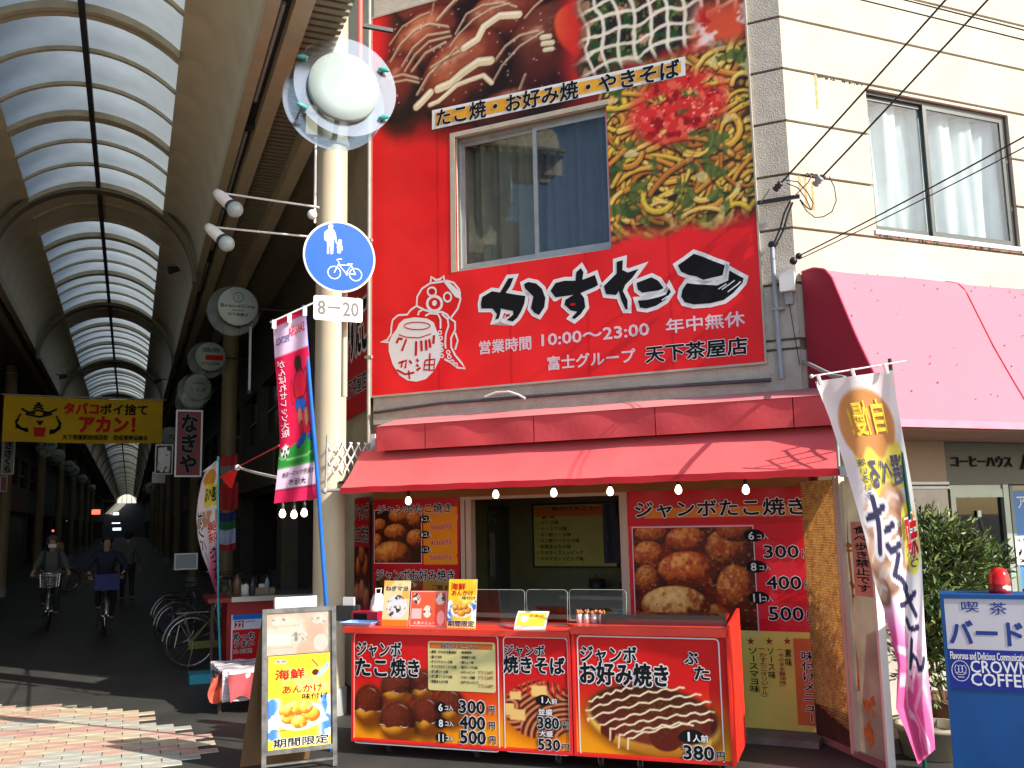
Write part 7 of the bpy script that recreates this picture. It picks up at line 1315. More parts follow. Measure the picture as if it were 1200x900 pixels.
# little flags and cords at the second column
fl = thing('hanging_flag', 'red, green and white cloth flag hanging on the tan column', 'flag', far(268, 590, 14.5)); DFg = 14.3
for nm, (x0, y0, x1, y1), col in (('red_part', (258, 533, 278, 545), (150, 20, 24)), ('grey_part', (258, 545, 277, 555), (110, 100, 104)), ('red_part', (258, 566, 279, 597), (140, 12, 20)), ('blue_part', (257, 600, 276, 610), (20, 36, 90)), ('green_part', (257, 610, 276, 620), (24, 90, 50)), ('white_part', (257, 620, 276, 637), (150, 160, 190)), ('red_part', (257, 637, 276, 644), (150, 20, 28))):
    mb = MB(); mb.grid(lambda u, v: far(x0+(x1-x0)*u, y0+(y1-y0)*v+1.5*math.sin(u*4), DFg+.03*math.sin(u*8+v)), 10, 4); obj(nm, mb, mat('flag_%d_%d' % (col[0], col[1]), s3(*col), .8), fl)
t = thing('pennant', 'bright red pennant corner catching the sun on the cord', 'pennant', far(270, 560, 11)); mb = MB(); mb.quad([far(279, 550, 10.9), far(258, 558, 11.1), far(269, 572, 11.0), far(272, 572, 10.95)]); mb.quad([far(272, 572, 10.96), far(269, 572, 11.01), far(258, 558, 11.11), far(279, 550, 10.91)]); obj('cloth', mb, mat('pennant_red', s3(226, 30, 22), .7), t); mb = MB(); mb.sphere(far(278.5, 548, 10.9), .035, 10, 8); obj('knot', mb, M_WPAINT, t)
tag(obj('stretched_cord', MB().tube([far(257, 560, 11.1), far(279, 547, 10.9), far(327, 522, 8.4)], .008, 5), mat('cord_red', s3(190, 50, 50), .7)), 'red cord stretched from the pink banner to the flags', 'cord'); tag(obj('stretched_cord', MB().tube([far(279, 548, 10.9), far(300, 554, 9.6), far(326, 560, 8.2)], .014, 6), M_WPAINT), 'thick white cord stretched from the knot to the pink banner', 'cord')

# ================================================================== shops along the arcade, end wall
rs3 = random.Random(11)
def shopfront(x, y, Ln, side, label, col, kind):
    """side +1: right row facing -x ; -1: left row facing +x"""
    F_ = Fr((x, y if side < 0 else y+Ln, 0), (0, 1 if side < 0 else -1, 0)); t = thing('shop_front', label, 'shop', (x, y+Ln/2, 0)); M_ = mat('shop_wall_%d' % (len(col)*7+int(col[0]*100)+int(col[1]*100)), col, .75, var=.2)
    mb = MB(); holes_wall(mb, F_, 0, 0, Ln, 6.75, -.3, 0, [(.3, -.1, Ln-.3, 2.5), (.5, 3.7, Ln*.45, 4.9), (Ln*.55, 3.7, Ln-.5, 4.9)]); obj('wall', mb, M_, t)
    mb = MB(); mb.box(F_, (.1, 2.6, 0), (Ln-.1, 3.3, .12)); obj('sign_board', mb, mat('fascia_%d' % kind, [(.05, .09, .06), (.10, .02, .02), (.09, .08, .05), (.03, .04, .07)][kind % 4], .5), t)
    for u0, u1 in ((.5, Ln*.45), (Ln*.55, Ln-.5)):
        mb = MB(); mb.box(F_, (u0, 3.7, -.2), (u1, 4.9, -.17)); w_ = obj('window', mb, mat('dark_pane', (.02, .025, .025), .15), t); mb = MB(); mb.box(F_, (u0, 4.27, -.17), (u1, 4.32, -.13)); obj('glazing_bar', mb, M_ALU, w_)
    if kind % 3 == 0:
        mb = MB()
        for k in range(25): mb.box(F_, (.3, .1*k, -.12), (Ln-.3, .1*k+.09, -.09))
        obj('shutter', mb, mat('shutter_grey', (.12, .12, .11), .5, .3), t)
    else:
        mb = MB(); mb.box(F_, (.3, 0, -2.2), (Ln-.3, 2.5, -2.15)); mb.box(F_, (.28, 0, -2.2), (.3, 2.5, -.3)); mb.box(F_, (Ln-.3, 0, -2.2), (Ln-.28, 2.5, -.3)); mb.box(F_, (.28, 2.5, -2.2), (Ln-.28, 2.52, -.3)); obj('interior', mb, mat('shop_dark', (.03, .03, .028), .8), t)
        for k in range(3): u = .6+k*(Ln-1.2)/3; mb = MB(); hh = rs3.uniform(.5, 1.1); mb.box(F_, (u, 0, -.9), (u+.7, hh, -.4)); obj('display_case', mb, mat('goods_%d' % (k+kind % 2), [(.12, .09, .05), (.06, .08, .10), (.14, .13, .11), (.10, .04, .035)][k+kind % 2], .6), t)
    mb = MB(); mb.box(F_, (0, 6.75, -.3), (Ln, 7.6, .0)); obj('parapet', mb, M_, t); return t
RX = 2.6
LBR = ['dark shop front right behind the second counter in the arcade', 'dark shop front on the right under the red vertical sign', 'dark shop front on the right beyond the tan column', 'third dim shop front along the right side of the arcade', 'dim shop front on the right side half way down the arcade', 'distant dim shop front on the right of the arcade']
LBL = ['shop front at the left edge of the arcade mouth', 'shop front left of the first bay under the roof', 'shop front behind the white masked cyclist', 'dark shop front left of the yellow banner', 'dim shop front on the left with a grey shutter', 'far dim shop front on the left of the arcade']
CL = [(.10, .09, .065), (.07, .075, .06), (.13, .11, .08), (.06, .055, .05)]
for k in range(6):
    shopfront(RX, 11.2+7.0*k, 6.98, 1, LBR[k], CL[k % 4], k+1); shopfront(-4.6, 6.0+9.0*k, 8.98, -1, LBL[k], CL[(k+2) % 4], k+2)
mb = MB()
for k in range(20):
    for xx, sd in ((RX, 1), (-4.6, -1)):
        y = (53.2 if sd > 0 else 60)+7.0*k; F_ = Fr((xx, y if sd < 0 else y+7, 0), (0, 1 if sd < 0 else -1, 0)); holes_wall(mb, F_, 0, 0, 6.97, 7.6, -.3, 0, [(.4, -.1, 6.5, 2.5)]); mb.box(F_, (.4, 0, -1), (6.5, 2.5, -.9)); mb.box(F_, (.1, 2.6, 0), (6.8, 3.3, .15))
tag(obj('far_shops', mb, mat('far_shop', (.09, .085, .07), .8, var=.4, scale=.4)), 'the many dim shop fronts deep in the arcade beyond counting', kind='stuff')
ew = thing('arcade_end_gable', 'glazed gable and beam closing the far end of the arcade', 'gable', (XC, Y1, 0)); mb = MB(); holes_wall(mb, Fr((0, Y1, 0), (1, 0, 0)), -5, 0, 3, 9.5, -.2, 0, [(XC-CH, 6.2, XC+CH, 8.2)]); obj('wall', mb, mat('gable_wall', (.2, .2, .18), .8), ew)
mb = MB(); 
for k in range(5): mb.box(Fr((0, Y1, 0), (1, 0, 0)), (XC-CH+k*CH/2-.04, 6.2, -.1), (XC-CH+k*CH/2+.04, 8.2, 0))
obj('mullion', mb, M_DARK, ew)
for sd, xx in ((1, 2.6), (-1, -4.6)):
    mb = MB(); y0_ = 11.2 if sd > 0 else 6.0; mb.box(WORLD, (min(xx, xx+sd*6), y0_, 7.6), (max(xx, xx+sd*6), Y1, 7.7)); mb.box(WORLD, (min(xx+sd*6, xx+sd*6.2), y0_, 0), (max(xx+sd*6, xx+sd*6.2), Y1, 7.6)); mb.box(WORLD, (min(xx, xx+sd*6), y0_-.02, 0), (max(xx, xx+sd*6), y0_-.0, 7.6)); tag(obj('block_mass', mb, mat('rear_wall', (.12, .11, .10), .9)), kind='structure')
# ------------------------------------------------------------------ round shop signs hung at the columns
M_LAMPG = mat('greenish_opal', (.42, .50, .47), .4, var=.06); M_SIGNT = mat('dark_green_ink', (.03, .05, .05), .6, var=0)
def rsign(px, py, D, r, label, texts, red=None):
    c0 = far(px, py, D); t = thing('round_shop_sign', label, 'sign', c0, 'round shop signs along the arcade'); F_ = Fr(c0, (1, 0, 0))
    mb = MB(); mb.lathe(c0, (0, -1, 0), [(0, -.05), (r*.97, -.05), (r, -.03), (r, .0), (r*.97, .015), (0, .02)], 36); obj('disc', mb, M_LAMPG, t)
    mb = MB(); mb.lathe(c0+Vector((-.06, .12, -.05)), (0, -1, 0), [(r*.6, 0), (r*1.3, 0), (r*1.3, .008), (r*.6, .008)], 36, False); obj('glass_ring', mb, glassmat('dull_ring', (.86, .93, .9), .05, .3), t)
    mb = MB(); sgn = 1 if px > 150 else -1; mb.tube([c0+Vector((0, .1, 0)), c0+Vector((sgn*(.5), .1, 0)), c0+Vector((sgn*.9, .1, 0))], .02, 6); obj('arm', mb, M_DARK, t)
    for s_, dz, w_, h_ in texts: put_text(t, s_, F_.P(-w_*r, dz*r-h_*r/2, .022), F_.r*2*w_*r, F_.u*h_*r, M_SIGNT, .02)
    if red: 
        mb = MB(); mb.box(F_, (-.35*r, -.25*r, .022), (.8*r, .1*r, .026)); obj('red_strip', mb, M_REDINK, t)
    return t
t = rsign(279, 359, 14.4, .30, 'round sign reading BrandCity in front of the tan column', [('BrandCity', -.02, .86, .22), ('FASHION', -.22, .3, .09), ('天下茶屋店', -.44, .5, .17)])
c0 = far(279, 359, 14.4); F_ = Fr(c0, (1, 0, 0)); mb = MB(); mb.strip(F_, [(.075*math.cos(k*math.pi/10), .135+.075*math.sin(k*math.pi/10)) for k in range(20)], .010, .022, True); mb.strip(F_, [(-.03, .17), (.03, .16), (-.02, .12), (.03, .10), (-.02, .09)], .009, .022); obj('emblem', mb, M_SIGNT, t)
rsign(247, 418, 19.4, .30, 'round bar sign with a red strip half behind the tan column', [('酒房', .45, .6, .32), ('0172-0944', -.5, .6, .25)], True)
rsign(232, 454, 21.0, .29, 'round sign reading usagi just under the bar sign', [('お食事処', .32, .45, .15), ('うさぎ', -.18, .62, .34)]); rsign(226, 468, 24.5, .29, 'round sign reading CORDO below the usagi sign', [('CORDO', -.1, .75, .26)])
for i, (x, y, D, nm) in enumerate(((57, 521, 33, '居酒屋'), (68, 534, 38, 'スナック'), (81, 546, 45, '薬局'), (87, 551, 50, '花屋'), (97, 561, 58, '喫茶'), (108, 572, 72, '理容'))):
    rsign(x, y, D, .27, ['first round sign', 'second round sign', 'third round sign', 'fourth round sign', 'fifth round sign', 'sixth round sign'][i]+' of the row receding on the left under the yellow banner', [(nm, 0, .6, .4)])
rsign(176, 571, 60, .3, 'small dim round sign on the right near the far end of the arcade', [('酒', 0, .4, .5)]); rsign(201, 512, 28, .28, 'dim round sign left of the red vertical sign', [('カ', 0, .4, .5)])
for i, (x, y, D, lab) in enumerate(((20, 300, 20, 'small dark spotlight clipped to the left portal frame'), (205, 316, 19.5, 'small dark spotlight clipped to the right portal frame'), (75, 441, 30, 'tiny dark spotlight on the next left portal frame'), (185, 446, 30, 'tiny dark spotlight on the next right portal frame'))):
    c0 = far(x, y, D); t = thing('portal_spotlight', lab, 'spotlight', c0); mb = MB(); mb.tube([c0+Vector((-.14, 0, -.03)), c0+Vector((.1, 0, .03))], .07, 10, radii=[.09, .05]); obj('housing', mb, M_DARK, t); mb = MB(); sg_ = 1 if x > 150 else -1; mb.tube([c0+Vector((.0, 0, .03)), c0+Vector((sg_*.3, 0, .05))], .02, 6); obj('arm', mb, M_DARK, t)
# vertical signs
def vsign(x0, y0, x1, y1, D, label, text, m_, mt, frame=None, cat='sign'):
    p = far((x0+x1)/2, (y0+y1)/2, D); F_ = Fr((0, p.y, 0), (1, 0, 0)); a = F_.on(x0, y1); b = F_.on(x1, y0); t = thing('vertical_sign', label, cat, F_.P((a[0]+b[0])/2, a[1], 0)); mb = MB(); mb.box(F_, (a[0], a[1], -.15), (b[0], b[1], 0)); obj('box', mb, m_, t)
    e = (b[0]-a[0])*.06; mb = MB()
    for p_, q_ in (((a[0], a[1]), (b[0], a[1]+e)), ((a[0], b[1]-e), (b[0], b[1])), ((a[0], a[1]+e), (a[0]+e, b[1]-e)), ((b[0]-e, a[1]+e), (b[0], b[1]-e))): mb.box(F_, (p_[0], p_[1], 0), (q_[0], q_[1], .02))
    obj('frame', mb, frame or M_ALU, t); w_ = b[0]-a[0]
    if text: put_text(t, text, F_.P(a[0]+w_*.16, a[1]+e*2, .012), F_.r*w_*.68, F_.u*(b[1]-a[1]-4*e), mt, .05, (mat('dim_grey_ink', (.16, .16, .16), .6, var=0), .035) if mt is M_BLACK and m_ is not M_WPAINT else None, vertical=True)
    return t
vsign(204, 481, 238, 559, 16.5, 'red vertical box sign with three black brush characters', 'なぎや', mat('vertical_red', (.20, .012, .02), .5), M_BLACK)
vsign(181, 521, 203, 556, 20, 'black vertical sign with a pale character left of the red one', '駒', mat('vertical_black', (.02, .02, .025), .5), M_ALU); vsign(178, 553, 194, 566, 21, 'small white board under the black vertical sign', '', M_WPAINT, M_BLACK)
vsign(1, 516, 18, 556, 22, 'pale vertical sign with brush writing at the left edge', 'ささくら', mat('pale_sign', (.26, .28, .29), .6), M_BLACK)
vsign(0, 558, 9, 576, 21.5, 'dark red sign below the pale one at the left edge', '', mat('vertical_red', (1, 1, 1)), M_BLACK)
vsign(204, 648, 232, 668, 15.5, 'small pale notice board standing behind the parked bicycles', '', mat('notice_pale', (.28, .32, .33), .6), M_BLACK, cat='notice board')
p = far(293, 417, 14.6); t = thing('tube_light', 'unlit white fluorescent tube hanging upright right of the tan column', 'tube light', p); mb = MB(); F_ = Fr((0, p.y, 0), (1, 0, 0)); a = F_.on(291, 457); b = F_.on(295, 382); mb.box(F_, (a[0], a[1], -.05), (b[0], b[1], 0)); obj('diffuser', mb, mat('tube_diffuser', (.62, .64, .68), .4, var=.03), t); mb = MB(); mb.box(F_, (a[0]-.01, a[1]-.06, -.06), (b[0]+.01, a[1]-.002, .01)); mb.box(F_, (a[0]-.01, b[1]+.002, -.06), (b[0]+.01, b[1]+.06, .01)); obj('end_cap', mb, M_DARK, t)
# yellow banner across the arcade
yp = far(96, 491, 20.3); YF = Fr((0, yp.y, 0), (1, 0, 0)); KN = (0, 450, 4); yb_ = thing('yellow_banner', 'yellow banner with a tiger face hung across the arcade', 'banner', yp)
a = YF.on(2, 517); b = YF.on(191, 469.5); aT = YF.on(2, 463); bB = YF.on(190, 519.5)
def yf(u, v): lo = a[1]+(bB[1]-a[1])*u-.02*math.sin(u*math.pi); hi = aT[1]+(b[1]-aT[1])*u-.015*math.sin(u*3.14); return YF.P(a[0]+(b[0]-a[0])*u, lo+(hi-lo)*v, .02*math.sin(u*9))
c = Cv(0, 0, 1, 1, .02); c.mix((250, 206, 50), np.ones_like(c.U)); cloth(yb_, yf, c)
mb = MB(); mb.tube([yf(-.02, 1)+Vector((0, 0, .02)), yf(.39, 1)+Vector((0, 0, .02))], .018, 6); mb.tube([yf(.4, 1)+Vector((0, 0, .03)), yf(1.02, 1)+Vector((0, 0, .01))], .02, 6); obj('rod', mb, M_GREY, yb_)
YP = YF.shift(.03)
TK(yb_, 'タバコ', YP, KN, (300, 138, 462, 92), M_REDINK, .07); TK(yb_, 'ポイ捨て', YP, KN, (470, 142, 692, 98), M_BLACK, .05); TK(yb_, 'アカン！', YP, KN, (372, 222, 632, 158), M_REDINK, .07); TK(yb_, '天下茶屋駅前商店街　西成清掃協議会', YP, KN, (292, 260, 692, 242), M_BLACK, .04)
def YQ(p): return [YP.on(*q) for q in zp(p, *KN)]
mb = MB()
for p in ([(155, 118), (180, 108), (205, 118)], [(160, 104), (180, 97), (200, 104)], [(140, 135), (180, 122), (225, 135)], [(172, 90), (190, 90)], [(100, 115), (130, 132), (165, 140)], [(268, 118), (235, 132), (200, 142)], [(120, 140), (150, 148), (185, 154), (215, 148), (245, 140)]): mb.strip(YP, YQ(p), .045, .0)
for k in range(4):
    mb.strip(YP, YQ([(98-k*9, 140+k*22), (80+k*2-8, 178+k*8), (100+k*5, 208+k*3), (132, 210+k*5)]), .035, .0); mb.strip(YP, YQ([(262+k*8, 150+k*18), (286-k*3, 186+k*8), (262-k*2, 214+k*4), (232, 218+k*5)]), .035, .0)
obj('tiger_stripe', mb, M_BLACK, yb_); obj('nose', poly_shape(None, YP, YQ([(168, 172), (206, 172), (190, 194), (184, 194)]), None, .0), M_BLACK, yb_); obj('mouth', poly_shape(None, YP, YQ([(155, 202), (216, 203), (206, 248), (160, 246)]), None, .0), M_REDINK, yb_)
# lit signs deep inside
M_LRED = mat('lit_red', (1, .12, .07), .5, var=0, emit=1.6); M_LWH = mat('lit_white', (.8, .95, 1), .5, var=0, emit=1.2)
for nm, (x, y, w_, h_, D), m_, lab in (('neon', (112.5, 600, 9, 5.5, 45), M_LRED, 'glowing red sign deep in the arcade'), ('lit', (136, 602, 6, 3, 60), M_LWH, 'small lit white sign near the arcade end'), ('lit', (136, 613, 9, 1.2, 58), M_LWH, 'thin lit strip below the small white sign'), ('lit', (137, 620, 9, 3, 50), M_LWH, 'pale blue lit screen over the walking person'), ('neon', (62, 622, 2, 2, 30), M_LRED, 'tiny red light above the masked cyclist')):
    p = far(x, y, D); s_ = D/FPX; t = thing('lit_sign', lab, 'lit sign', p); F_ = Fr(p, (1, 0, 0)); mb = MB(); mb.box(F_, (-w_*s_/2, -h_*s_/2, -.05), (w_*s_/2, h_*s_/2, 0)); obj('light_panel', mb, m_, t); mb = MB(); mb.box(F_, (-w_*s_/2-.03, -h_*s_/2-.03, -.12), (w_*s_/2+.03, h_*s_/2+.03, -.051)); obj('casing', mb, M_DARK, t)
t = thing('yellow_stand_sign', 'dim yellow stand sign behind the masked cyclist', 'sign', far(67, 637, 27)); p = far(67, 637, 27); F_ = Fr((p.x, p.y, 0), (1, 0, 0)); mb = MB(); mb.box(F_, (-.16, .6, -.05), (.17, 1.45, 0)); obj('panel', mb, mat('dim_yellow', (.30, .18, .03), .5), t); mb = MB(); mb.box(F_, (-.16, 0, -.04), (-.12, .6, 0)); mb.box(F_, (.13, 0, -.04), (.17, .6, 0)); obj('leg', mb, M_DARK, t)
mb = MB(); mb.box(WORLD, (-12, 214, 0), (12, 216, 6.0)); tag(obj('dark_backdrop', mb, mat('backdrop_wall', (.14, .14, .13), .9, var=.3)), 'dark backdrop block added beyond the far end of the arcade', 'building')  # added block that keeps the far opening dark

# ================================================================== bicycles and people
def bicycle(p, hd, label, fcol, basket=None, steer=0, fender=(.5, .5, .5), r=.335, group='bicycles parked in the shade by the column', kind='parked_bicycle'):
    """p: ground point midway between the wheels; hd: heading angle in the ground plane"""
    d = Vector((math.cos(hd), math.sin(hd), 0)); F_ = Fr((p[0], p[1], 0), d); L_ = lambda s, z, w=0: F_.P(s, z, w); t = thing(kind, label, 'bicycle', (p[0], p[1], 0), group)
    M_F = mat('frame_%d_%d' % (int(fcol[0]*99), int(fcol[1]*99)), fcol, .35, var=.05); M_FE = mat('fender_steel', (.42, .42, .42), .25, .8); rw, fw = -.52, .54
    for s_, st in ((rw, 0), (fw, steer)):
        c0 = L_(s_, r); dd = Vector((math.cos(hd+st), math.sin(hd+st), 0)); W_ = Fr(c0, dd); ring = lambda q, a: W_.P(q*math.cos(a), q*math.sin(a), 0)
        mb = MB(); mb.tube([ring(r-.018, k*math.pi/16) for k in range(33)], .018, 8, False); wh = obj('wheel', mb, M_RUBBER, t)
        mb = MB(); mb.tube([ring(r-.042, k*math.pi/16) for k in range(33)], .009, 6, False); obj('rim', mb, M_CHROME, wh)
        mb = MB()
        for k in range(18): a = k*math.pi/9; mb.tube([W_.P(.02*math.cos(a+.6), .02*math.sin(a+.6), .02*(-1)**k), ring(r-.045, a)], .0014, 3, False)
        obj('spokes', mb, M_CHROME, wh); mb = MB(); mb.tube([W_.P(0, 0, -.05), W_.P(0, 0, .05)], .02, 8); obj('hub', mb, M_CHROME, wh)
        a0_, a1_ = (20, 175) if s_ < 0 else (10, 130); mb = MB(); 
        pts = [math.radians(a0_+(a1_-a0_)*k/14) for k in range(15)]
        mb.add([W_.P((r+.022)*math.cos(a), (r+.022)*math.sin(a), w) for a in pts for w in (-.028, .028)]+[W_.P((r+.012)*math.cos(a), (r+.012)*math.sin(a), w*1.15) for a in pts for w in (-.028, .028)], [(2*i, 2*i+1, 2*i+3, 2*i+2) for i in range(14)]+[(30+2*i, 2*i, 2*i+2, 32+2*i) for i in range(14)]+[(2*i+1, 31+2*i, 33+2*i, 2*i+3) for i in range(14)], True); obj('fender', mb, M_FE, t)
    bb = L_(-.1, .29); st_ = L_(-.24, .72); hdp = L_(.33, .80); hb_ = L_(.36, .68); mb = MB()
    for a, b, q in ((bb, st_, .015), (bb, hb_, .018), (st_, L_(.34, .78), .0), (hdp, hb_, .02), (L_(-.2, .55), L_(.345, .74), .014)):
        if q: mb.tube([a, b], q, 8)
    for w in (-.05, .05): mb.tube([L_(-.12, .29, w*.5), L_(rw, r, w)], .009, 6); mb.tube([L_(-.23, .66, w*.4), L_(rw, r, w)], .008, 6); mb.tube([hb_, L_(fw-.06, r+.28, w), L_(fw, r, w)], .011, 6)
    obj('frame', mb, M_F, t)
    mb = MB(); mb.tube([hdp, L_(.30, .98)], .012, 8); mb.tube([L_(.12, 1.03, -.29), L_(.24, 1.02, -.27), L_(.31, .98, -.1), L_(.31, .98, .1), L_(.24, 1.02, .27), L_(.12, 1.03, .29)], .011, 8); h_ = obj('handlebar', mb, M_CHROME, t); mb = MB()
    for w in (-1, 1): mb.tube([L_(.10, 1.03, w*.295), L_(.2, 1.025, w*.278)], .017, 8)
    obj('grip', mb, M_RUBBER, h_)
    mb = MB(); mb.tube([st_, L_(-.27, .84)], .012, 8); obj('seat_post', mb, M_CHROME, t); mb = MB(); mb.grid(lambda u, v: L_(-.40+.28*u, .86+.02*math.sin(v*3.14)+.015*(1-u), (v-.5)*(.19*(1-u)**.7+.05)), 8, 6); mb.grid(lambda u, v: L_(-.40+.28*u, .83, (.5-v)*(.17*(1-u)**.7+.04)), 8, 2); obj('saddle', mb, M_RUBBER, t)
    mb = MB(); mb.tube([L_(-.1, .29, -.06), L_(-.1, .29, .06)], .03, 10); mb.tube([L_(-.1, .29, .06), L_(.02, .2, .07)], .01, 6); mb.tube([L_(-.1, .29, -.06), L_(-.22, .38, -.07)], .01, 6); cr_ = obj('crank', mb, M_CHROME, t); mb = MB(); mb.box(Fr(L_(.02, .2, .08), d), (-.045, -.01, 0), (.045, .012, .09)); mb.box(Fr(L_(-.22, .38, -.17), d), (-.045, -.01, 0), (.045, .012, .09)); obj('pedal', mb, M_RUBBER, cr_)
    mb = MB(); mb.box(Fr(L_(-.3, .30, .045), d), (-.26, -.045, 0), (.24, .05, .012)); obj('chain_guard', mb, M_F, t)
    mb = MB(); mb.box(Fr(L_(rw, .72), d), (-.2, -.005, -.07), (.22, .008, .07)); 
    for w in (-.06, .06): mb.tube([L_(rw, r, w), L_(rw-.1, .71, w)], .005, 5)
    obj('rear_carrier', mb, M_CHROME, t); mb = MB(); mb.sphere(L_(fw-.02, .64), .035, 10, 8); obj('headlight', mb, M_WPAINT, t)
    if basket:
        mb = MB(); s0_, s1_, z0_, z1_ = .42, .70, .78, 1.02
        if basket == 'bag': mb.extr(Fr(F_.P(0, 0, -.2), F_.r), [(s0_, z0_), (s1_-.03, z0_), (s1_, z1_-.02), (s1_-.1, z1_+.03), (s0_-.02, z1_)], 0, .4); obj('basket_bag', mb, mat('basket_blue', (.02, .03, .16), .5), t)
        else:
            for k in range(6): z = z0_+(z1_-z0_)*k/5; e = .02*k/5; mb.tube([L_(s0_-e, z, -.15-e), L_(s1_+e, z, -.15-e), L_(s1_+e, z, .15+e), L_(s0_-e, z, .15+e), L_(s0_-e, z, -.15-e)], .004, 4)
            for k in range(9): w = -.15+.3*k/8; mb.tube([L_(s1_, z0_, w), L_(s1_+.02, z1_, w*1.13)], .003, 4); mb.tube([L_(s0_, z0_, w), L_(s0_-.02, z1_, w*1.13)], .003, 4)
            obj('basket', mb, M_CHROME, t)
    mb = MB(); mb.tube([L_(rw+.03, r, .07), L_(rw-.05, .01, .12)], .008, 5); obj('stand', mb, M_CHROME, t); return t
pk1 = gnd(224, 784); bicycle((pk1.x+.5, pk1.y+.10), R_(8), 'dark bicycle with olive frame, nearest of those parked left of the second counter', (.14, .14, .03), r=.345)
pk3 = gnd(208, 760); bicycle((pk3.x+.48, pk3.y+.25), R_(14), 'dark bicycle parked just behind the olive framed one', (.02, .02, .03), 'wire')
pk4 = gnd(200, 748); bicycle((pk4.x+.5, pk4.y+.6), R_(18), 'black bicycle parked third, in the dark by the tan column', (.03, .03, .03), 'wire')
pk5 = gnd(88, 693); bicycle((pk5.x+.3, pk5.y), R_(10), 'dim bicycle parked across the arcade between the two cyclists', (.04, .05, .05), group=None)

def skin(name, pts, edges, rad, m, parent, org, sub=2):
    me = bpy.data.meshes.new('sk'); me.from_pydata([tuple(Vector(p)) for p in pts], edges, []); o = bpy.data.objects.new('sk', me); C.objects.link(o)
    o.modifiers.new('s', 'SKIN'); 
    for i, r in enumerate(rad):
        v = me.skin_vertices[0].data[i]; v.radius = (r, r) if not isinstance(r, tuple) else r; v.use_root = (i == 0)
    sb_ = o.modifiers.new('b', 'SUBSURF'); sb_.levels = sub; sb_.render_levels = sub
    ev = o.evaluated_get(bpy.context.evaluated_depsgraph_get()); m2 = bpy.data.meshes.new_from_object(ev); bpy.data.objects.remove(o); m2.name = name
    if not m2.materials: m2.materials.append(m)
    else: m2.materials[0] = m
    for p in m2.polygons: p.use_smooth = True; p.material_index = 0
    q = bpy.data.objects.new(name, m2); C.objects.link(q); q.parent = parent; q.matrix_parent_inverse.identity(); q.location = Vector(org)-wpos(parent); return q
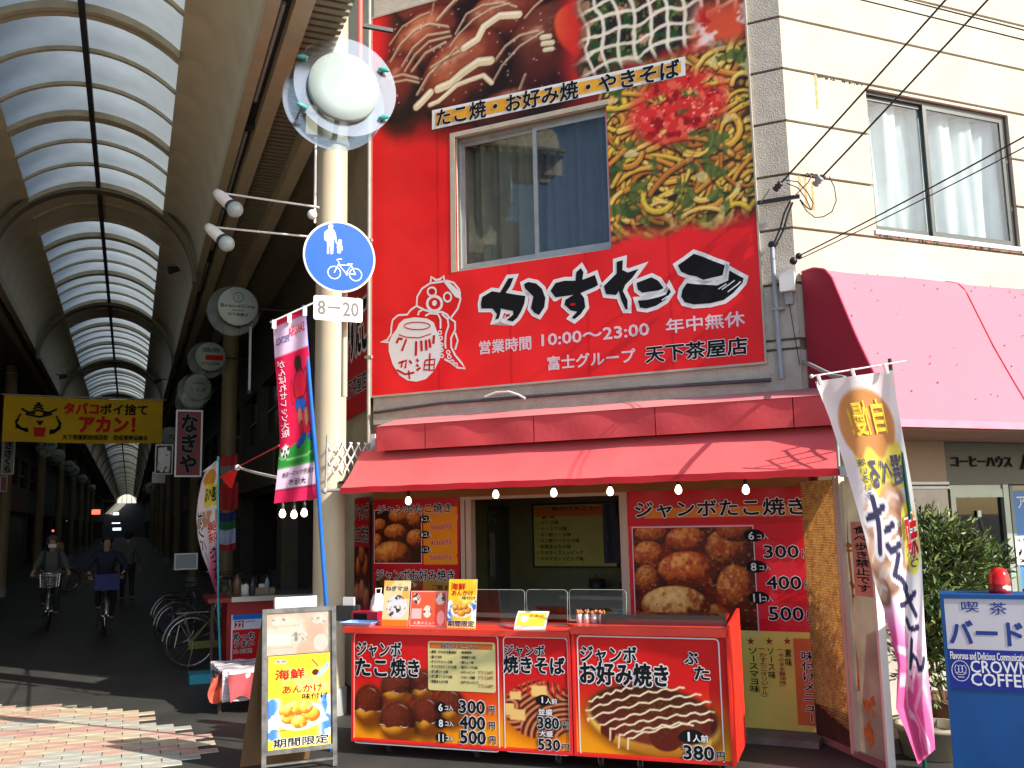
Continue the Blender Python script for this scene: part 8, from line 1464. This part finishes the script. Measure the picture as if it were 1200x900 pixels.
def person(base, hd, label, J, jacket, trousers, skincol=(.42, .26, .18), hair=(.015, .012, .01), mask=None, shoes=(.02, .02, .02), cap=None):
    """J: joints in metres in the body's own frame (forward, left, up)"""
    f = Vector((math.cos(hd), math.sin(hd), 0)); l = Vector((-f.y, f.x, 0)); B = Vector((base[0], base[1], 0)); t = thing('person', label, 'person', B)
    g_ = lambda k: f*J[k][0]+l*J[k][1]+Vector((0, 0, J[k][2]))
    pel, che, nec, hea = g_('pel'), g_('che'), g_('nec'), g_('head'); up_ = Vector((0, 0, 1)); P = [pel, che, nec, hea-up_*.06+f*.0, hea+up_*.03, hea+up_*.09]; R1_ = [.12, .13, .05, .07, .088, .06]; E = [(0, 1), (1, 2), (2, 3), (3, 4), (4, 5)]
    def add(p, r, par): P.append(p); R1_.append(r); E.append((par, len(P)-1)); return len(P)-1
    add(hea+f*.095-up_*.01, .018, 4)
    for s in ('L', 'R'):
        sh_ = add(g_('sh'+s), .055, 1); el_ = add(g_('el'+s), .04, sh_); wr_ = add(g_('wr'+s), .027, el_); dr = (g_('wr'+s)-g_('el'+s)).normalized(); palm = add(g_('wr'+s)+dr*.06, .032, wr_); sd = dr.cross(up_).normalized()
        for k in range(4): q = g_('wr'+s)+dr*.09+sd*(-.03+.02*k); i1 = add(q, .009, palm); add(q+dr*[.035, .045, .04, .03][k]-up_*.03, .008, i1)
        add(g_('wr'+s)+dr*.05+sd*(.045 if s == 'L' else -.045)-up_*.01, .010, palm)
        hp = add(g_('hp'+s), .085, 0); kn = add(g_('kn'+s), .055, hp); an = add(g_('an'+s), .036, kn); add(g_('an'+s)+f*.1-up_*.05, .03, an)
    skin('body', P, E, R1_, mat('skin_tone', skincol, .6, var=.05), t, B)
    Pj = [che*.45+pel*.55, che, nec-up_*.03, g_('shL'), g_('elL'), g_('wrL'), g_('shR'), g_('elR'), g_('wrR'), pel-up_*.02]
    skin('jacket', Pj, [(0, 1), (1, 2), (1, 3), (3, 4), (4, 5), (1, 6), (6, 7), (7, 8), (0, 9)], [.155, .165, .075, .085, .062, .046, .085, .062, .046, .155], mat('jacket_%d_%d' % (int(jacket[0]*99), int(jacket[2]*99)), jacket, .85, var=.2, scale=9, bump=.4, bscale=14), t, B)
    skin('trousers', [pel, g_('hpL'), g_('knL'), g_('anL'), g_('hpR'), g_('knR'), g_('anR')], [(0, 1), (1, 2), (2, 3), (0, 4), (4, 5), (5, 6)], [.14, .10, .07, .05, .10, .07, .05], mat('trousers_%d' % int(trousers[2]*99), trousers, .85, var=.2), t, B)
    for s in ('L', 'R'): a = g_('an'+s)-up_*.05; skin('shoe', [a-f*.05, a+f*.06, a+f*.15], [(0, 1), (1, 2)], [(.045, .04), (.045, .035), (.035, .025)], mat('shoe', shoes, .5), t, B, 1)
    hd_ = hea+B; mb = MB(); mb.sphere(hd_+up_*.045-f*.018, .105, 16, 10, (1, .95, 1.02)); 
    k_ = [v for v in mb.v]; mb.f = [q for q in mb.f if not all((Vector(k_[i])-hd_).dot(f) > .045 and k_[i][2] < hd_.z+.06 for i in q)]; mb.smooth = [True]*len(mb.f); obj('hair' if not cap else 'cap', mb, mat('hair_%d' % int((cap or hair)[0]*99), cap or hair, .7), t)
    for w in (-.034, .034): mb = MB(); mb.sphere(hd_+f*.083+l*w+up_*.012, .010, 8, 6); obj('eye', mb, M_BLACK, t)
    if mask: mb = MB(); mb.grid(lambda u, v: hd_+f*(.088+.018*math.cos((u-.5)*2.6)-.02*abs(u-.5))+l*(u-.5)*.14-up_*(.02+.07*v), 10, 6); obj('mask', mb, M_WPAINT, t)
    else: mb = MB(); mb.tube([hd_+f*.088+l*w-up_*.052 for w in (-.022, 0, .022)], .004, 5); obj('mouth', mb, mat('lips', (.25, .08, .07), .6), t)
    for w in (-.088, .088): mb = MB(); mb.sphere(hd_+l*w, .02, 8, 6, (.8, .8, 1.3)); obj('ear', mb, mat('skin_tone', skincol), t)
    return t, f, l, B
RIDE = dict(pel=(-.26, 0, .96), che=(-.14, 0, 1.26), nec=(-.10, 0, 1.44), head=(-.06, 0, 1.58), shL=(-.12, .17, 1.36), shR=(-.12, -.17, 1.36), elL=(.0, .27, 1.12), elR=(.0, -.27, 1.12), wrL=(.10, .29, 1.06), wrR=(.10, -.29, 1.06), hpL=(-.22, .09, .90), hpR=(-.22, -.09, .90), knL=(.12, .12, .62), knR=(.10, -.12, .78), anL=(-.02, .11, .28), anR=(-.16, -.11, .45))
HD = R_(-88)
ca = gnd(55, 737); bicycle((ca.x, ca.y+.35), HD, 'bicycle ridden by the person in the white mask on the left', (.05, .05, .06), 'wire', group='bicycles ridden through the arcade', kind='ridden_bicycle')
t, f_, l_, B_ = person((ca.x, ca.y+.35), HD, 'person in grey jacket, white mask and dark straps cycling towards us on the left', RIDE, (.085, .10, .095), (.025, .03, .035), mask=True, cap=(.10, .06, .06))
mb = MB()
for w in (-1, 1): mb.tube([B_+f_*(-.2)+l_*.13*w+Vector((0, 0, 1.45)), B_+f_*(.04)+l_*.125*w+Vector((0, 0, 1.40)), B_+f_*(.05)+l_*.14*w+Vector((0, 0, 1.18)), B_+f_*(-.1)+l_*.2*w+Vector((0, 0, 1.05))], .02, 6)
obj('backpack_strap', mb, M_DARK, t)
mb = MB(); mb.tube([B_+f_*(.32)+l_*(.18)+Vector((0, 0, 1.09)), B_+f_*.4+l_*.1+Vector((0, 0, 1.02)), B_+f_*.4-l_*.1+Vector((0, 0, 1.02)), B_+f_*.32-l_*.18+Vector((0, 0, 1.09))], .012, 6); tag(obj('basket_rim', mb, M_CHROME, t))
cb_ = gnd(121, 744); bicycle((cb_.x, cb_.y+.35), R_(-87), 'bicycle with a blue front bag ridden by the person in navy', (.06, .06, .06), 'bag', group='bicycles ridden through the arcade', kind='ridden_bicycle')
J2 = dict(RIDE); J2.update(elL=(.02, .33, 1.15), elR=(.02, -.33, 1.15)); person((cb_.x, cb_.y+.35), R_(-87), 'person in dark navy top with black hair cycling towards us in the middle', J2, (.012, .018, .04), (.02, .02, .022))
WALK = dict(pel=(0, 0, .95), che=(.01, 0, 1.25), nec=(.02, 0, 1.46), head=(.04, 0, 1.60), shL=(0, .19, 1.38), shR=(0, -.19, 1.38), elL=(-.03, .27, 1.12), elR=(.02, -.27, 1.12), wrL=(.04, .30, .88), wrR=(.12, -.28, .90), hpL=(0, .09, .88), hpR=(0, -.09, .88), knL=(.10, .10, .50), knR=(-.02, -.10, .48), anL=(.16, .10, .10), anR=(-.16, -.10, .13))
cw = far(143, 640, 23.5); person((cw.x+.15, cw.y), R_(95), 'person in grey green coat walking away behind the navy cyclist', WALK, (.10, .13, .115), (.02, .022, .02))
